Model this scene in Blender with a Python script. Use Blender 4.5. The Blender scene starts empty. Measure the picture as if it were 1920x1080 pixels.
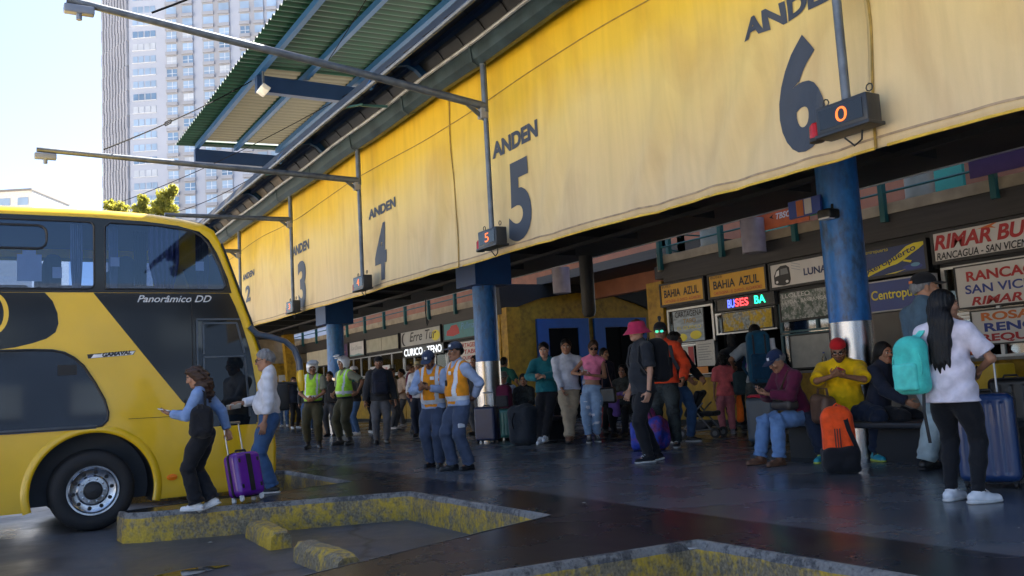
import bpy, bmesh, math, random
import numpy as np
from mathutils import Vector, Matrix
from mathutils.geometry import tessellate_polygon

random.seed(7)
C = bpy.context.scene.collection
SC = bpy.context.scene
PI = math.pi

# ------------------------------------------------------------------ camera
CAM_H = 1.08
FPX = 1696.03
_v1 = np.array([-1015.0, 243.0]); _v2 = np.array([2840.0, 25.0])
_ey = np.array([_v1[0], _v1[1], FPX]); _ey /= np.linalg.norm(_ey)
_ex = np.array([_v2[0], _v2[1], FPX]); _ex /= np.linalg.norm(_ex)
_ez = np.cross(_ex, _ey)
RC = np.stack([_ex, _ey, _ez], 1)          # camera (right, down, forward) from world axes
cam_data = bpy.data.cameras.new("camera")
cam = bpy.data.objects.new("camera", cam_data); C.objects.link(cam)
cam_data.sensor_width = 36.0
cam_data.lens = FPX / 1920.0 * 36.0
cam_data.clip_start = 0.1
cam_data.clip_end = 3000.0
M = Matrix.Identity(4)
for r in range(3):
    M[r][0] = RC[0][r]; M[r][1] = -RC[1][r]; M[r][2] = -RC[2][r]
M.translation = (0, 0, CAM_H)
cam.matrix_world = M
SC.camera = cam

# ------------------------------------------------------------------ sky and sun
SUN_EL, SUN_AZ = math.radians(54), math.radians(58)   # azimuth clockwise from +Y
w = bpy.data.worlds.new("World"); SC.world = w; w.use_nodes = True
nt = w.node_tree
sky = nt.nodes.new("ShaderNodeTexSky"); sky.sky_type = 'NISHITA'; sky.sun_disc = False
sky.sun_elevation = SUN_EL; sky.sun_rotation = SUN_AZ
sky.air_density = 0.8; sky.dust_density = 1.6; sky.ozone_density = 1.0
bg = nt.nodes["Background"]; bg.inputs[1].default_value = 0.055
nt.links.new(sky.outputs[0], bg.inputs[0])
sun_d = bpy.data.lights.new("sun", 'SUN'); sun = bpy.data.objects.new("sun", sun_d); C.objects.link(sun)
sun_d.energy = 5.0; sun_d.angle = math.radians(0.53); sun_d.color = (1.0, 0.93, 0.82)
_sd = Vector((math.sin(SUN_AZ) * math.cos(SUN_EL), math.cos(SUN_AZ) * math.cos(SUN_EL), math.sin(SUN_EL)))
sun.rotation_euler = _sd.to_track_quat('Z', 'Y').to_euler()
sun.location = (0, -5, 30)
SC.view_settings.view_transform = 'Standard'; SC.view_settings.look = 'None'
SC.view_settings.gamma = 1.0; SC.view_settings.exposure = 2.75
SC.render.engine = 'CYCLES'
SC.cycles.use_denoising = True
SC.cycles.max_bounces = 6; SC.cycles.diffuse_bounces = 4; SC.cycles.glossy_bounces = 4
SC.cycles.transparent_max_bounces = 8
SC.cycles.sample_clamp_indirect = 6.0

# ------------------------------------------------------------------ layout: photograph point -> place on a known plane
def ray(x, y): return RC.T @ np.array([x - 960.0, y - 540.0, FPX])
def onz(x, y, z=0.0):
    d = ray(x, y); return np.array([0, 0, CAM_H]) + d * (z - CAM_H) / d[2]
def onx(x, y, X):
    d = ray(x, y); return np.array([0, 0, CAM_H]) + d * X / d[0]
def ony(x, y, Y):
    d = ray(x, y); return np.array([0, 0, CAM_H]) + d * Y / d[1]
def at_depth(x, y, D):
    return np.array([0, 0, CAM_H]) + ray(x, y) * D / FPX
def pxm(p):
    return FPX / float((RC @ (np.array(p, float) - [0, 0, CAM_H]))[2])

# ------------------------------------------------------------------ materials
def lin(h):
    h = h.lstrip('#'); v = [int(h[i:i + 2], 16) / 255 for i in (0, 2, 4)]
    return tuple(c / 12.92 if c <= .04045 else ((c + .055) / 1.055) ** 2.4 for c in v)
_mats = {}
def mat(name, col, rough=.6, metal=0., var=.12, scale=6., bump=0., bscale=40., spec=.5, coat=0., emis=None, estr=1., stretch=None, sheen=0.):
    if name in _mats: return _mats[name]
    if isinstance(col, str): col = lin(col)
    m = bpy.data.materials.new(name); m.use_nodes = True
    t = m.node_tree; b = t.nodes["Principled BSDF"]; L = t.links.new
    b.inputs["Roughness"].default_value = rough; b.inputs["Metallic"].default_value = metal
    b.inputs["Specular IOR Level"].default_value = spec
    b.inputs["Coat Weight"].default_value = coat
    b.inputs["Coat Roughness"].default_value = .08
    b.inputs["Base Color"].default_value = (*col, 1)
    if sheen: b.inputs["Sheen Weight"].default_value = sheen
    tc = t.nodes.new("ShaderNodeTexCoord"); src = tc.outputs["Object"]
    if stretch:
        mp = t.nodes.new("ShaderNodeMapping"); mp.inputs["Scale"].default_value = stretch; L(src, mp.inputs[0]); src = mp.outputs[0]
    if var:
        n = t.nodes.new("ShaderNodeTexNoise"); n.inputs["Scale"].default_value = scale; n.inputs["Detail"].default_value = 5; L(src, n.inputs[0])
        r = t.nodes.new("ShaderNodeMapRange"); r.inputs[1].default_value = .3; r.inputs[2].default_value = .7
        r.inputs[3].default_value = 1 - var; r.inputs[4].default_value = 1 + var; L(n.outputs[0], r.inputs[0])
        mx = t.nodes.new("ShaderNodeVectorMath"); mx.operation = 'SCALE'; mx.inputs[0].default_value = col
        L(r.outputs[0], mx.inputs["Scale"]); L(mx.outputs[0], b.inputs["Base Color"])
        r2 = t.nodes.new("ShaderNodeMapRange"); r2.inputs[3].default_value = max(.02, rough * .8); r2.inputs[4].default_value = min(1, rough * 1.2)
        L(n.outputs[0], r2.inputs[0]); L(r2.outputs[0], b.inputs["Roughness"])
    if bump:
        n2 = t.nodes.new("ShaderNodeTexNoise"); n2.inputs["Scale"].default_value = bscale; n2.inputs["Detail"].default_value = 4; L(src, n2.inputs[0])
        bp = t.nodes.new("ShaderNodeBump"); bp.inputs["Strength"].default_value = bump; bp.inputs["Distance"].default_value = .02
        L(n2.outputs[0], bp.inputs["Height"]); L(bp.outputs[0], b.inputs["Normal"])
    if emis:
        if isinstance(emis, str): emis = lin(emis)
        b.inputs["Emission Color"].default_value = (*emis, 1); b.inputs["Emission Strength"].default_value = estr
    _mats[name] = m
    return m
def cloth(name, col, rough=.85): return mat('cloth ' + name, col, rough, 0, .18, 11, .55, 16, .2, sheen=.1)
def painted(name, col, rough=.45): return mat('paint ' + name, col, rough, 0, .1, 3, .08, 25)
def nodes_of(name):
    m = bpy.data.materials.new(name); m.use_nodes = True; _mats[name] = m
    t = m.node_tree; return m, t, t.nodes["Principled BSDF"], t.links.new
def N(t, kind, **kw):
    n = t.nodes.new(kind)
    for k, v in kw.items():
        if k.startswith('i_'):
            key = k[2:]; key = int(key) if key.isdigit() else key.replace('_', ' ')
            n.inputs[key].default_value = v
        else: setattr(n, k, v)
    return n

# ------------------------------------------------------------------ mesh helpers
class MB:
    """collects shapes into one mesh"""
    def __init__(s): s.v = []; s.f = []; s.m = []
    def add(s, vs, fs, mi=0):
        o = len(s.v); s.v += [tuple(map(float, p)) for p in vs]
        s.f += [tuple(i + o for i in f) for f in fs]; s.m += [mi] * len(fs)
    def box(s, a, b, mi=0, bev=0.):
        a = np.minimum(a, b) if False else np.array(a, float); b = np.array(b, float)
        lo, hi = np.minimum(a, b), np.maximum(a, b)
        if bev > 0:
            s.rbox((lo + hi) / 2, (hi - lo) / 2, bev, mi); return
        x0, y0, z0 = lo; x1, y1, z1 = hi
        s.add([(x0,y0,z0),(x1,y0,z0),(x1,y1,z0),(x0,y1,z0),(x0,y0,z1),(x1,y0,z1),(x1,y1,z1),(x0,y1,z1)],
              [(0,3,2,1),(4,5,6,7),(0,1,5,4),(1,2,6,5),(2,3,7,6),(3,0,4,7)], mi)
    def rbox(s, c, h, r, mi=0, mtx=None):
        bm = bmesh.new(); bmesh.ops.create_cube(bm, size=2)
        for v in bm.verts: v.co = Vector((v.co.x * h[0], v.co.y * h[1], v.co.z * h[2]))
        bmesh.ops.bevel(bm, geom=list(bm.edges), offset=min(r, min(h) * .98), segments=3, profile=.5, affect='EDGES')
        for v in bm.verts:
            p = mtx @ v.co if mtx else v.co; v.co = p + Vector(c)
        s.bm(bm, mi)
    def bm(s, bm, mi=0):
        bm.verts.index_update()
        s.add([v.co for v in bm.verts], [[v.index for v in f.verts] for f in bm.faces], mi); bm.free()
    def obox(s, c, ax, h, mi=0):
        """box at c with three half axes directions ax (3x3 rows) and half sizes"""
        c = np.array(c, float); ax = [np.array(a, float) / np.linalg.norm(a) for a in ax]
        vs = [c + ax[0]*h[0]*i + ax[1]*h[1]*j + ax[2]*h[2]*k for k in (-1,1) for i, j in ((-1,-1),(1,-1),(1,1),(-1,1))]
        s.add(vs, [(0,3,2,1),(4,5,6,7),(0,1,5,4),(1,2,6,5),(2,3,7,6),(3,0,4,7)], mi)
    def beam(s, a, b, wd, ht, mi=0, up=(0,0,1)):
        a = np.array(a, float); b = np.array(b, float); d = b - a; L = np.linalg.norm(d); d /= L
        sd = np.cross(d, up); sd /= np.linalg.norm(sd); u = np.cross(sd, d)
        s.obox((a + b) / 2, [d, sd, u], [L / 2, wd / 2, ht / 2], mi)
    def tube(s, pts, r, n=10, mi=0, cap=True):
        pts = [np.array(p, float) for p in pts]; k = len(pts)
        rs = r if hasattr(r, '__len__') else [r] * k
        ref = np.array([0, 0, 1.0]); rings = []; pu = None
        for i, p in enumerate(pts):
            d = pts[min(i + 1, k - 1)] - pts[max(i - 1, 0)]; d = d / (np.linalg.norm(d) + 1e-9)
            if pu is None:
                if abs(d @ ref) > .95: ref = np.array([1.0, 0, 0])
                u = np.cross(d, ref)
            else: u = pu - d * (pu @ d)
            u /= np.linalg.norm(u); pu = u; v = np.cross(d, u)
            rings.append([p + rs[i] * (u * math.cos(a) + v * math.sin(a)) for a in np.arange(n) * 2 * PI / n])
        vs = [q for g in rings for q in g]
        fs = [(i*n+j, i*n+(j+1) % n, (i+1)*n+(j+1) % n, (i+1)*n+j) for i in range(k-1) for j in range(n)]
        if cap: fs += [tuple(range(n))[::-1], tuple((k-1)*n + j for j in range(n))]
        s.add(vs, fs, mi)
    def strap(s, pts, wd, th, side, mi=0):
        """flat band through pts; side = direction of its width"""
        pts = [np.array(p, float) for p in pts]; k = len(pts); sd = np.array(side, float); rings = []
        for i, p in enumerate(pts):
            d = pts[min(i+1,k-1)] - pts[max(i-1,0)]; d /= np.linalg.norm(d) + 1e-9
            u = sd - d * (sd @ d); u /= np.linalg.norm(u) + 1e-9; v = np.cross(d, u)
            rings += [p + u*wd/2 + v*th/2, p - u*wd/2 + v*th/2, p - u*wd/2 - v*th/2, p + u*wd/2 - v*th/2]
        fs = [(i*4+j, i*4+(j+1) % 4, (i+1)*4+(j+1) % 4, (i+1)*4+j) for i in range(k-1) for j in range(4)]
        s.add(rings, fs + [(3,2,1,0), tuple((k-1)*4+j for j in range(4))], mi)
    def lathe(s, prof, c=(0,0,0), n=24, axis='Z', mi=0):
        vs = []; k = len(prof)
        for r, h in prof:
            for j in range(n):
                a = 2 * PI * j / n; x, y = r * math.cos(a), r * math.sin(a)
                p = (x, y, h) if axis == 'Z' else ((x, h, y) if axis == 'Y' else (h, x, y))
                vs.append(np.array(p) + c)
        fs = [(i*n+j, i*n+(j+1) % n, (i+1)*n+(j+1) % n, (i+1)*n+j) for i in range(k-1) for j in range(n)]
        s.add(vs, fs, mi)
    def prism(s, poly, f0, f1, mi=0, side=True, holes=()):
        """polygon (2-D points) filled between maps f0 and f1 (2-D point -> 3-D)"""
        loops = [list(poly)] + [list(h) for h in holes]
        tri = tessellate_polygon([[Vector((p[0], p[1], 0)) for p in l] for l in loops])
        flat = [p for l in loops for p in l]; n = len(flat)
        vs = [f0(*p) for p in flat] + ([f1(*p) for p in flat] if f1 else [])
        fs = [tuple(t) for t in tri]
        if f1:
            fs += [tuple(i + n for i in t[::-1]) for t in tri]
            if side:
                o = 0
                for l in loops:
                    k = len(l); fs += [(o+i, o+(i+1) % k, n+o+(i+1) % k, n+o+i) for i in range(k)]; o += k
        s.add(vs, fs, mi)
    def grid(s, P, mi=0, closed=False):
        """P: (rows, cols, 3) array"""
        P = np.asarray(P, float); a, b = P.shape[:2]
        fs = [(i*b+j, i*b+j+1, (i+1)*b+j+1, (i+1)*b+j) for i in range(a-1) for j in range(b-1)]
        s.add(P.reshape(-1, 3), fs, mi)
    def build(s, name, mats, parent=None, smooth=False, loc=None, fix=True):
        if not isinstance(mats, (list, tuple)): mats = [mats]
        me = bpy.data.meshes.new(name); me.from_pydata(s.v, [], s.f)
        for m in mats: me.materials.append(m)
        if len(mats) > 1: me.polygons.foreach_set('material_index', s.m)
        if fix:
            bm = bmesh.new(); bm.from_mesh(me); bmesh.ops.recalc_face_normals(bm, faces=bm.faces); bm.to_mesh(me); bm.free()
        if smooth:
            me.polygons.foreach_set('use_smooth', [True] * len(me.polygons))
            if smooth != 'all': me.set_sharp_from_angle(angle=math.radians(40))
        me.update()
        return link(name, me, parent, loc)
def link(name, me, parent=None, loc=None):
    o = bpy.data.objects.new(name, me); C.objects.link(o)
    if parent: o.parent = parent
    if loc is not None: o.location = loc
    return o
def tag(o, label, cat, group=None):
    o['label'] = label; o['category'] = cat
    if group: o['group'] = group
    return o
def thing(name, label, cat, loc=(0,0,0), rz=0., group=None):
    o = bpy.data.objects.new(name, None); C.objects.link(o); o.empty_display_size = .2
    o.location = [float(c) for c in loc]; o.rotation_euler = (0, 0, rz)
    return tag(o, label, cat, group)
def struct(name, b, mats, smooth=False):
    o = b.build(name, mats, None, smooth); o['kind'] = 'structure'; return o
def copy_thing(o, loc, rz, label):
    c = o.copy(); C.objects.link(c); c.location = loc; c.rotation_euler = (0, 0, rz); c['label'] = label
    for ch in list(o.children):
        d = ch.copy(); C.objects.link(d); d.parent = c
        for g in ch.children:
            e = g.copy(); C.objects.link(e); e.parent = d
    return c
def text_verts(body, size=1., sx=1., bold=0., shear=0., align='LEFT', ext=0., sub=0., spacing=1.):
    cu = bpy.data.curves.new('lettering', 'FONT'); cu.body = body; cu.size = size; cu.offset = bold
    cu.shear = shear; cu.align_x = align; cu.extrude = ext; cu.space_character = spacing; cu.resolution_u = 5
    ob = bpy.data.objects.new('lettering', cu); C.objects.link(ob)
    dg = bpy.context.evaluated_depsgraph_get(); me = bpy.data.meshes.new_from_object(ob.evaluated_get(dg))
    bpy.data.objects.remove(ob); bpy.data.curves.remove(cu)
    bm = bmesh.new(); bm.from_mesh(me); bpy.data.meshes.remove(me)
    bmesh.ops.remove_doubles(bm, verts=bm.verts, dist=1e-5)
    if sub:
        bmesh.ops.triangulate(bm, faces=bm.faces)
        for _ in range(6):
            es = [e for e in bm.edges if e.calc_length() > sub]
            if not es: break
            bmesh.ops.subdivide_edges(bm, edges=es, cuts=1); bmesh.ops.triangulate(bm, faces=bm.faces)
    bm.verts.index_update()
    vs = [(v.co.x * sx, v.co.y, v.co.z) for v in bm.verts]; fs = [[v.index for v in f.verts] for f in bm.faces]
    bm.free(); return vs, fs
def put_text(b, body, f, size, sx=1., bold=0., shear=0., mi=0, sub=0., align='LEFT', box=None, spacing=1.):
    """lettering laid on the surface map f(u, v); box = (u0, v0, u1, v1) fits it into that rectangle"""
    vs, fs = text_verts(body, size, sx, bold * size, shear, align, 0, sub, spacing)
    if not vs: return
    a = np.array(vs)
    if box:
        lo, hi = a.min(0), a.max(0); u0, v0, u1, v1 = box
        a[:, 0] = u0 + (a[:, 0] - lo[0]) / (hi[0] - lo[0]) * (u1 - u0)
        a[:, 1] = v0 + (a[:, 1] - lo[1]) / (hi[1] - lo[1]) * (v1 - v0)
    b.add([f(p[0], p[1]) for p in a], fs, mi)
# ================================================================== ground and platform
def m_asphalt():
    m, t, b, L = nodes_of('asphalt')
    g = N(t, 'ShaderNodeNewGeometry')
    n1 = N(t, 'ShaderNodeTexNoise', i_Scale=.45, i_Detail=6.0, i_Roughness=.65); L(g.outputs['Position'], n1.inputs[0])
    n2 = N(t, 'ShaderNodeTexNoise', i_Scale=90.0, i_Detail=3.0); L(g.outputs['Position'], n2.inputs[0])
    cr = N(t, 'ShaderNodeValToRGB'); e = cr.color_ramp.elements
    e[0].position = .3; e[0].color = (.034, .037, .045, 1); e[1].position = .72; e[1].color = (.10, .105, .118, 1); L(n1.outputs[0], cr.inputs[0])
    mx = N(t, 'ShaderNodeMix', data_type='RGBA', blend_type='OVERLAY'); mx.inputs[0].default_value = .35
    L(cr.outputs[0], mx.inputs[6]); L(n2.outputs[0], mx.inputs[7])
    # cracks
    v = N(t, 'ShaderNodeTexVoronoi', feature='DISTANCE_TO_EDGE', i_Scale=.22); 
    nw = N(t, 'ShaderNodeTexNoise', i_Scale=1.2, i_Detail=4.0); L(g.outputs['Position'], nw.inputs[0])
    ad = N(t, 'ShaderNodeMix', data_type='RGBA', blend_type='ADD'); ad.inputs[0].default_value = .8
    L(g.outputs['Position'], ad.inputs[6]); L(nw.outputs['Color'], ad.inputs[7]); L(ad.outputs[2], v.inputs[0])
    r = N(t, 'ShaderNodeMapRange'); r.inputs[1].default_value = 0; r.inputs[2].default_value = .012; r.inputs[3].default_value = .35; r.inputs[4].default_value = 1; L(v.outputs[0], r.inputs[0])
    m2 = N(t, 'ShaderNodeMix', data_type='RGBA', blend_type='MULTIPLY'); m2.inputs[0].default_value = 1
    L(mx.outputs[2], m2.inputs[6]); L(r.outputs[0], m2.inputs[7]); L(m2.outputs[2], b.inputs['Base Color'])
    # wet, worn smooth patches
    r3 = N(t, 'ShaderNodeMapRange'); r3.inputs[1].default_value = .35; r3.inputs[2].default_value = .62; r3.inputs[3].default_value = .22; r3.inputs[4].default_value = .62; L(n1.outputs[0], r3.inputs[0]); L(r3.outputs[0], b.inputs['Roughness'])
    bp = N(t, 'ShaderNodeBump'); bp.inputs['Strength'].default_value = .25; bp.inputs['Distance'].default_value = .01; L(n2.outputs[0], bp.inputs['Height']); L(bp.outputs[0], b.inputs['Normal'])
    return m
def m_terrazzo():
    m, t, b, L = nodes_of('polished terrazzo')
    g = N(t, 'ShaderNodeNewGeometry'); P = g.outputs['Position']
    sp = N(t, 'ShaderNodeSeparateXYZ'); L(P, sp.inputs[0])
    n1 = N(t, 'ShaderNodeTexNoise', i_Scale=.9, i_Detail=6.0, i_Roughness=.6); L(P, n1.inputs[0])
    n2 = N(t, 'ShaderNodeTexVoronoi', i_Scale=55.0); L(P, n2.inputs[0])
    n3 = N(t, 'ShaderNodeTexNoise', i_Scale=6.0, i_Detail=8.0, i_Roughness=.7); L(P, n3.inputs[0])
    edge = N(t, 'ShaderNodeMapRange'); edge.inputs[1].default_value = 4.93; edge.inputs[2].default_value = 4.97; L(sp.outputs[0], edge.inputs[0])
    base = N(t, 'ShaderNodeMix', data_type='RGBA'); base.inputs[6].default_value = (.014, .017, .023, 1); base.inputs[7].default_value = (.100, .106, .116, 1); L(edge.outputs[0], base.inputs[0])
    sc = N(t, 'ShaderNodeMapRange'); sc.inputs[1].default_value = .3; sc.inputs[2].default_value = .7; sc.inputs[3].default_value = .6; sc.inputs[4].default_value = 1.35; L(n1.outputs[0], sc.inputs[0])
    s3 = N(t, 'ShaderNodeMapRange'); s3.inputs[1].default_value = .3; s3.inputs[2].default_value = .7; s3.inputs[3].default_value = .9; s3.inputs[4].default_value = 1.1; L(n3.outputs[0], s3.inputs[0])
    mu = N(t, 'ShaderNodeMath', operation='MULTIPLY'); L(sc.outputs[0], mu.inputs[0]); L(s3.outputs[0], mu.inputs[1])
    m1 = N(t, 'ShaderNodeVectorMath', operation='SCALE'); L(base.outputs[2], m1.inputs[0]); L(mu.outputs[0], m1.inputs['Scale'])
    chip = N(t, 'ShaderNodeMix', data_type='RGBA', blend_type='SCREEN'); 
    cm = N(t, 'ShaderNodeMapRange'); cm.inputs[1].default_value = .0; cm.inputs[2].default_value = .25; cm.inputs[3].default_value = .03; cm.inputs[4].default_value = 0; L(n2.outputs[0], cm.inputs[0])
    L(cm.outputs[0], chip.inputs[0]); L(m1.outputs[0], chip.inputs[6]); chip.inputs[7].default_value = (.5, .52, .55, 1)
    # thin divider lines of the polished strip
    br = N(t, 'ShaderNodeTexBrick', offset=0.0); br.inputs['Scale'].default_value = 1.0; br.inputs['Mortar Size'].default_value = .006; br.inputs['Brick Width'].default_value = 3.1; br.inputs['Row Height'].default_value = 2.3
    br.inputs['Color1'].default_value = br.inputs['Color2'].default_value = (1, 1, 1, 1); br.inputs['Mortar'].default_value = (.45, .45, .45, 1); L(P, br.inputs[0])
    m3 = N(t, 'ShaderNodeMix', data_type='RGBA', blend_type='MULTIPLY'); m3.inputs[0].default_value = 1; L(chip.outputs[2], m3.inputs[6]); L(br.outputs[0], m3.inputs[7])
    L(m3.outputs[2], b.inputs['Base Color'])
    rg = N(t, 'ShaderNodeMapRange'); rg.inputs[1].default_value = .3; rg.inputs[2].default_value = .75; rg.inputs[3].default_value = .20; rg.inputs[4].default_value = .34; L(n1.outputs[0], rg.inputs[0]); L(rg.outputs[0], b.inputs['Roughness'])
    bp = N(t, 'ShaderNodeBump'); bp.inputs['Strength'].default_value = .012; bp.inputs['Distance'].default_value = .02; L(n1.outputs[0], bp.inputs['Height']); L(bp.outputs[0], b.inputs['Normal'])
    return m
def m_worn(name, paint, under, thr=.5, sc=5., stretch=None, rough=.7, thr2=.06):
    m, t, b, L = nodes_of(name)
    g = N(t, 'ShaderNodeNewGeometry'); P = g.outputs['Position']
    if stretch:
        mp = N(t, 'ShaderNodeMapping'); mp.inputs['Scale'].default_value = stretch; L(P, mp.inputs[0]); P = mp.outputs[0]
    n1 = N(t, 'ShaderNodeTexNoise', i_Scale=sc, i_Detail=9.0, i_Roughness=.68); L(P, n1.inputs[0])
    n2 = N(t, 'ShaderNodeTexNoise', i_Scale=sc * 3.3, i_Detail=6.0); L(P, n2.inputs[0])
    n0 = N(t, 'ShaderNodeTexNoise', i_Scale=sc * .16, i_Detail=2.0); L(P, n0.inputs[0])
    av = N(t, 'ShaderNodeMath', operation='MULTIPLY_ADD'); L(n0.outputs[0], av.inputs[0]); av.inputs[1].default_value = .7; L(n1.outputs[0], av.inputs[2])
    r = N(t, 'ShaderNodeMapRange'); r.inputs[1].default_value = thr + .36 - thr2; r.inputs[2].default_value = thr + .36 + thr2; L(av.outputs[0], r.inputs[0])
    def shade(c, lo, hi):
        q = N(t, 'ShaderNodeMapRange'); q.inputs[1].default_value = .3; q.inputs[2].default_value = .7; q.inputs[3].default_value = lo; q.inputs[4].default_value = hi; L(n2.outputs[0], q.inputs[0])
        s = N(t, 'ShaderNodeVectorMath', operation='SCALE'); s.inputs[0].default_value = c; L(q.outputs[0], s.inputs['Scale']); return s.outputs[0]
    mx = N(t, 'ShaderNodeMix', data_type='RGBA'); L(r.outputs[0], mx.inputs[0]); L(shade(under, .45, 1.5), mx.inputs[6]); L(shade(paint, .75, 1.15), mx.inputs[7])
    L(mx.outputs[2], b.inputs['Base Color']); b.inputs['Roughness'].default_value = rough
    bp = N(t, 'ShaderNodeBump'); bp.inputs['Strength'].default_value = .5; bp.inputs['Distance'].default_value = .02; L(n1.outputs[0], bp.inputs['Height']); L(bp.outputs[0], b.inputs['Normal'])
    return m
ASPH = m_asphalt(); TERR = m_terrazzo()
KERBY = m_worn('worn yellow kerb paint', (.52, .35, .035), (.19, .16, .105), .515, 16., (1, 1, .8), thr2=.10)
CONC = m_worn('chipped kerb concrete', (.20, .195, .185), (.07, .07, .072), .47, 16.)
b = MB(); R_ = 900
b.add([(-R_, -R_, -.3), (R_, -R_, -.3), (R_, R_, -.3), (-R_, R_, -.3)], [(0, 1, 2, 3)])
struct('road', b, ASPH)
b = MB(); b.add([(-300, -200, -.296), (-4.5, -200, -.296), (-4.5, 300, -.296), (-300, 300, -.296)], [(0, 1, 2, 3)])
struct('added_yard', b, mat('pale bounce yard', (.55, .49, .41), .8, 0, .15, .4))  # added out-of-view ground, pale to bounce warm sunlight into the concourse
XK = 4.12
def finger(y0, y1, t0, t1, xt): return [(XK, y0), (xt + .12, t0), (xt - .04, t0 + .12 * (t1 > t0)), (xt - .06, t1 - .05), (xt + .08, t1), (XK, y1)]
OUT = [(XK, -9.0)]
for y0, y1, t0, t1, xt in [(.06, 1.92, .45, 1.0, 1.3), (4.67, 6.53, 4.86, 5.5, 1.25), (9.31, 11.15, 10.2, 10.68, 1.40), (13.95, 15.8, 14.6, 15.2, 1.4),
                           (18.6, 20.4, 19.2, 19.8, 1.4), (23.2, 25.0, 23.8, 24.4, 1.4), (27.8, 29.6, 28.4, 29, 1.4)]:
    OUT += finger(y0, y1, t0, t1, xt)
OUT += [(XK, 60.0)]
# densify the edge, chip it
pts = []; rr = random.Random(3)
for (ax, ay), (bx, by) in zip(OUT[:-1], OUT[1:]):
    n = max(1, int(math.hypot(bx - ax, by - ay) / .07)) if max(ay, by) < 32 else 1
    for i in range(n): pts.append((ax + (bx - ax) * i / n, ay + (by - ay) * i / n))
pts.append(OUT[-1]); P2 = np.array(pts)
tg = np.gradient(P2, axis=0); tg /= np.linalg.norm(tg, axis=1)[:, None] + 1e-9
nin = np.stack([tg[:, 1], -tg[:, 0]], 1)          # inward (towards +X when the edge runs to +Y)
jit = np.array([rr.uniform(-.006, .012) for _ in pts])
K = len(pts); BW = .06
rows = []
ch = np.array([max(0, rr.gauss(0, .008)) for _ in pts])
ch = np.convolve(ch, [.25, .5, .25], 'same')
for off, z in ((0.0, -.3), (0.0, -.17), (.004, -.045), (.016, -.012), (.03, .0), (BW, .003)):
    o = off + (jit if 0 < off < BW else 0) + (ch if off in (.004, .016) else 0)
    q = P2 + nin * np.reshape(o, (-1, 1)) if np.ndim(o) else P2 + nin * o
    rows.append(np.concatenate([q, np.full((K, 1), z) - (ch[:, None] if -.05 < z < 0 else 0)], 1))
kb = MB(); kb.grid(np.array(rows[:3]), 0); kb.grid(np.array(rows[2:]), 1)
struct('platform_kerb', kb, [KERBY, CONC], 'all')
pb = MB(); inn = [(float(x), float(y)) for x, y in (P2 + nin * (BW - .01))]
inn = [inn[i] for i in range(0, len(inn))]
poly = inn + [(40, 60), (40, -9)]
pb.prism(poly, lambda x, y: (x, y, 0.0), None)
struct('platform', pb, TERR)
# concrete wheel stops in the near bay
def wheel_stop(loc, rz, label, ln=1.05):
    b = MB(); h = .17; wv = .115
    prof = [(-wv, 0), (-wv * .9, h * .75), (-wv * .55, h), (wv * .55, h), (wv * .9, h * .75), (wv, 0)]
    rw = random.Random(int(loc[0] * 100)); R = []
    for i in range(15):
        u = -ln / 2 + ln * i / 14; k = 1 - .12 * (i in (0, 14))
        R.append([(u, y * k + rw.uniform(-.006, .006), z * k + rw.uniform(-.008, .004) * (z > 0)) for y, z in prof])
    b.grid(np.array(R), 0)
    for e in (0, 14): b.add(R[e], [tuple(range(6))], 0)
    o = b.build('wheel_stop', KERBY, None, True); o.location = loc; o.rotation_euler = (0, 0, rz)
    tag(o, label, 'wheel stop', 'concrete wheel stops in the empty bay')
p0 = np.array([2.52, 9.1, -.3])
wheel_stop(p0, math.radians(88), 'worn yellow concrete wheel stop farther from the camera, next to the kerb')
p1 = np.array([2.5, 7.35, -.3])
wheel_stop(p1, math.radians(91), 'worn yellow concrete wheel stop half hidden behind the near platform edge')

# ================================================================== terminal building
BX = 14.0
YEL = m_worn('old yellow wall paint', (.44, .255, .012), (.27, .15, .01), .4, 2.2, None, .6, .15)
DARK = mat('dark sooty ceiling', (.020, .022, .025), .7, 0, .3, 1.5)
FASC = mat('dark brown fascia boards', (.042, .037, .033), .6, 0, .3, 2, .2, 14, stretch=(1, .3, 9))
BEIG = mat('dirty beige concrete', (.36, .30, .21), .8, 0, .25, 3, .2, 30)
BLUEP = m_worn('worn blue column paint', (.016, .145, .46), (.03, .10, .25), .40, 5., (1, 1, .5), .38)
STEEL = mat('brushed steel', (.40, .39, .39), .24, 1., .1, 30, .1, 8, stretch=(30, 30, .5))
TEALP = painted('teal railing', (.012, .10, .095)); 
ORWALL = mat('brown orange corridor wall', (.34, .13, .07), .7, 0, .2, 2)
DOORB = painted('deep blue frame', (.006, .085, .38), .5)
BLACK = mat('black rubber', (.012, .012, .013), .6, 0, .2, 10)
DMET = mat('dark metal', (.03, .032, .036), .45, .6, .2, 12)
GREYM = mat('galvanised grey pipe', (.13, .15, .175), .5, .55, .25, 9, .1, 60)
WHITEP = painted('white panel', (.72, .72, .70), .5)
CREAMP = painted('cream panel', (.55, .50, .38), .6)
tb = thing('terminal_building', 'long bus terminal hall with dark ceiling and open upper gallery behind the banner', 'building', (BX, 12, 0))
TB0 = Vector((BX, 12, 0))
def rel(bd, name, m, smooth=False, parent=tb, org=TB0):
    o = bd.build(name, m, None, smooth); o.data.transform(Matrix.Translation(-Vector(org))); o.parent = parent; return o
b = MB(); b.box((6.45, -12, 4.2), (13.4, 24, 4.42)); b.box((6.45, 24, 4.2), (13.4, 62, 4.42))
for y in np.arange(-6, 60, 2.3): b.box((6.5, y, 4.02), (12.0, y + .16, 4.198))
for x in (7.6, 9.3, 11.0): b.box((x, -12, 3.95), (x + .14, 60, 4.018))
rel(b, 'ceiling', DARK)
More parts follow.
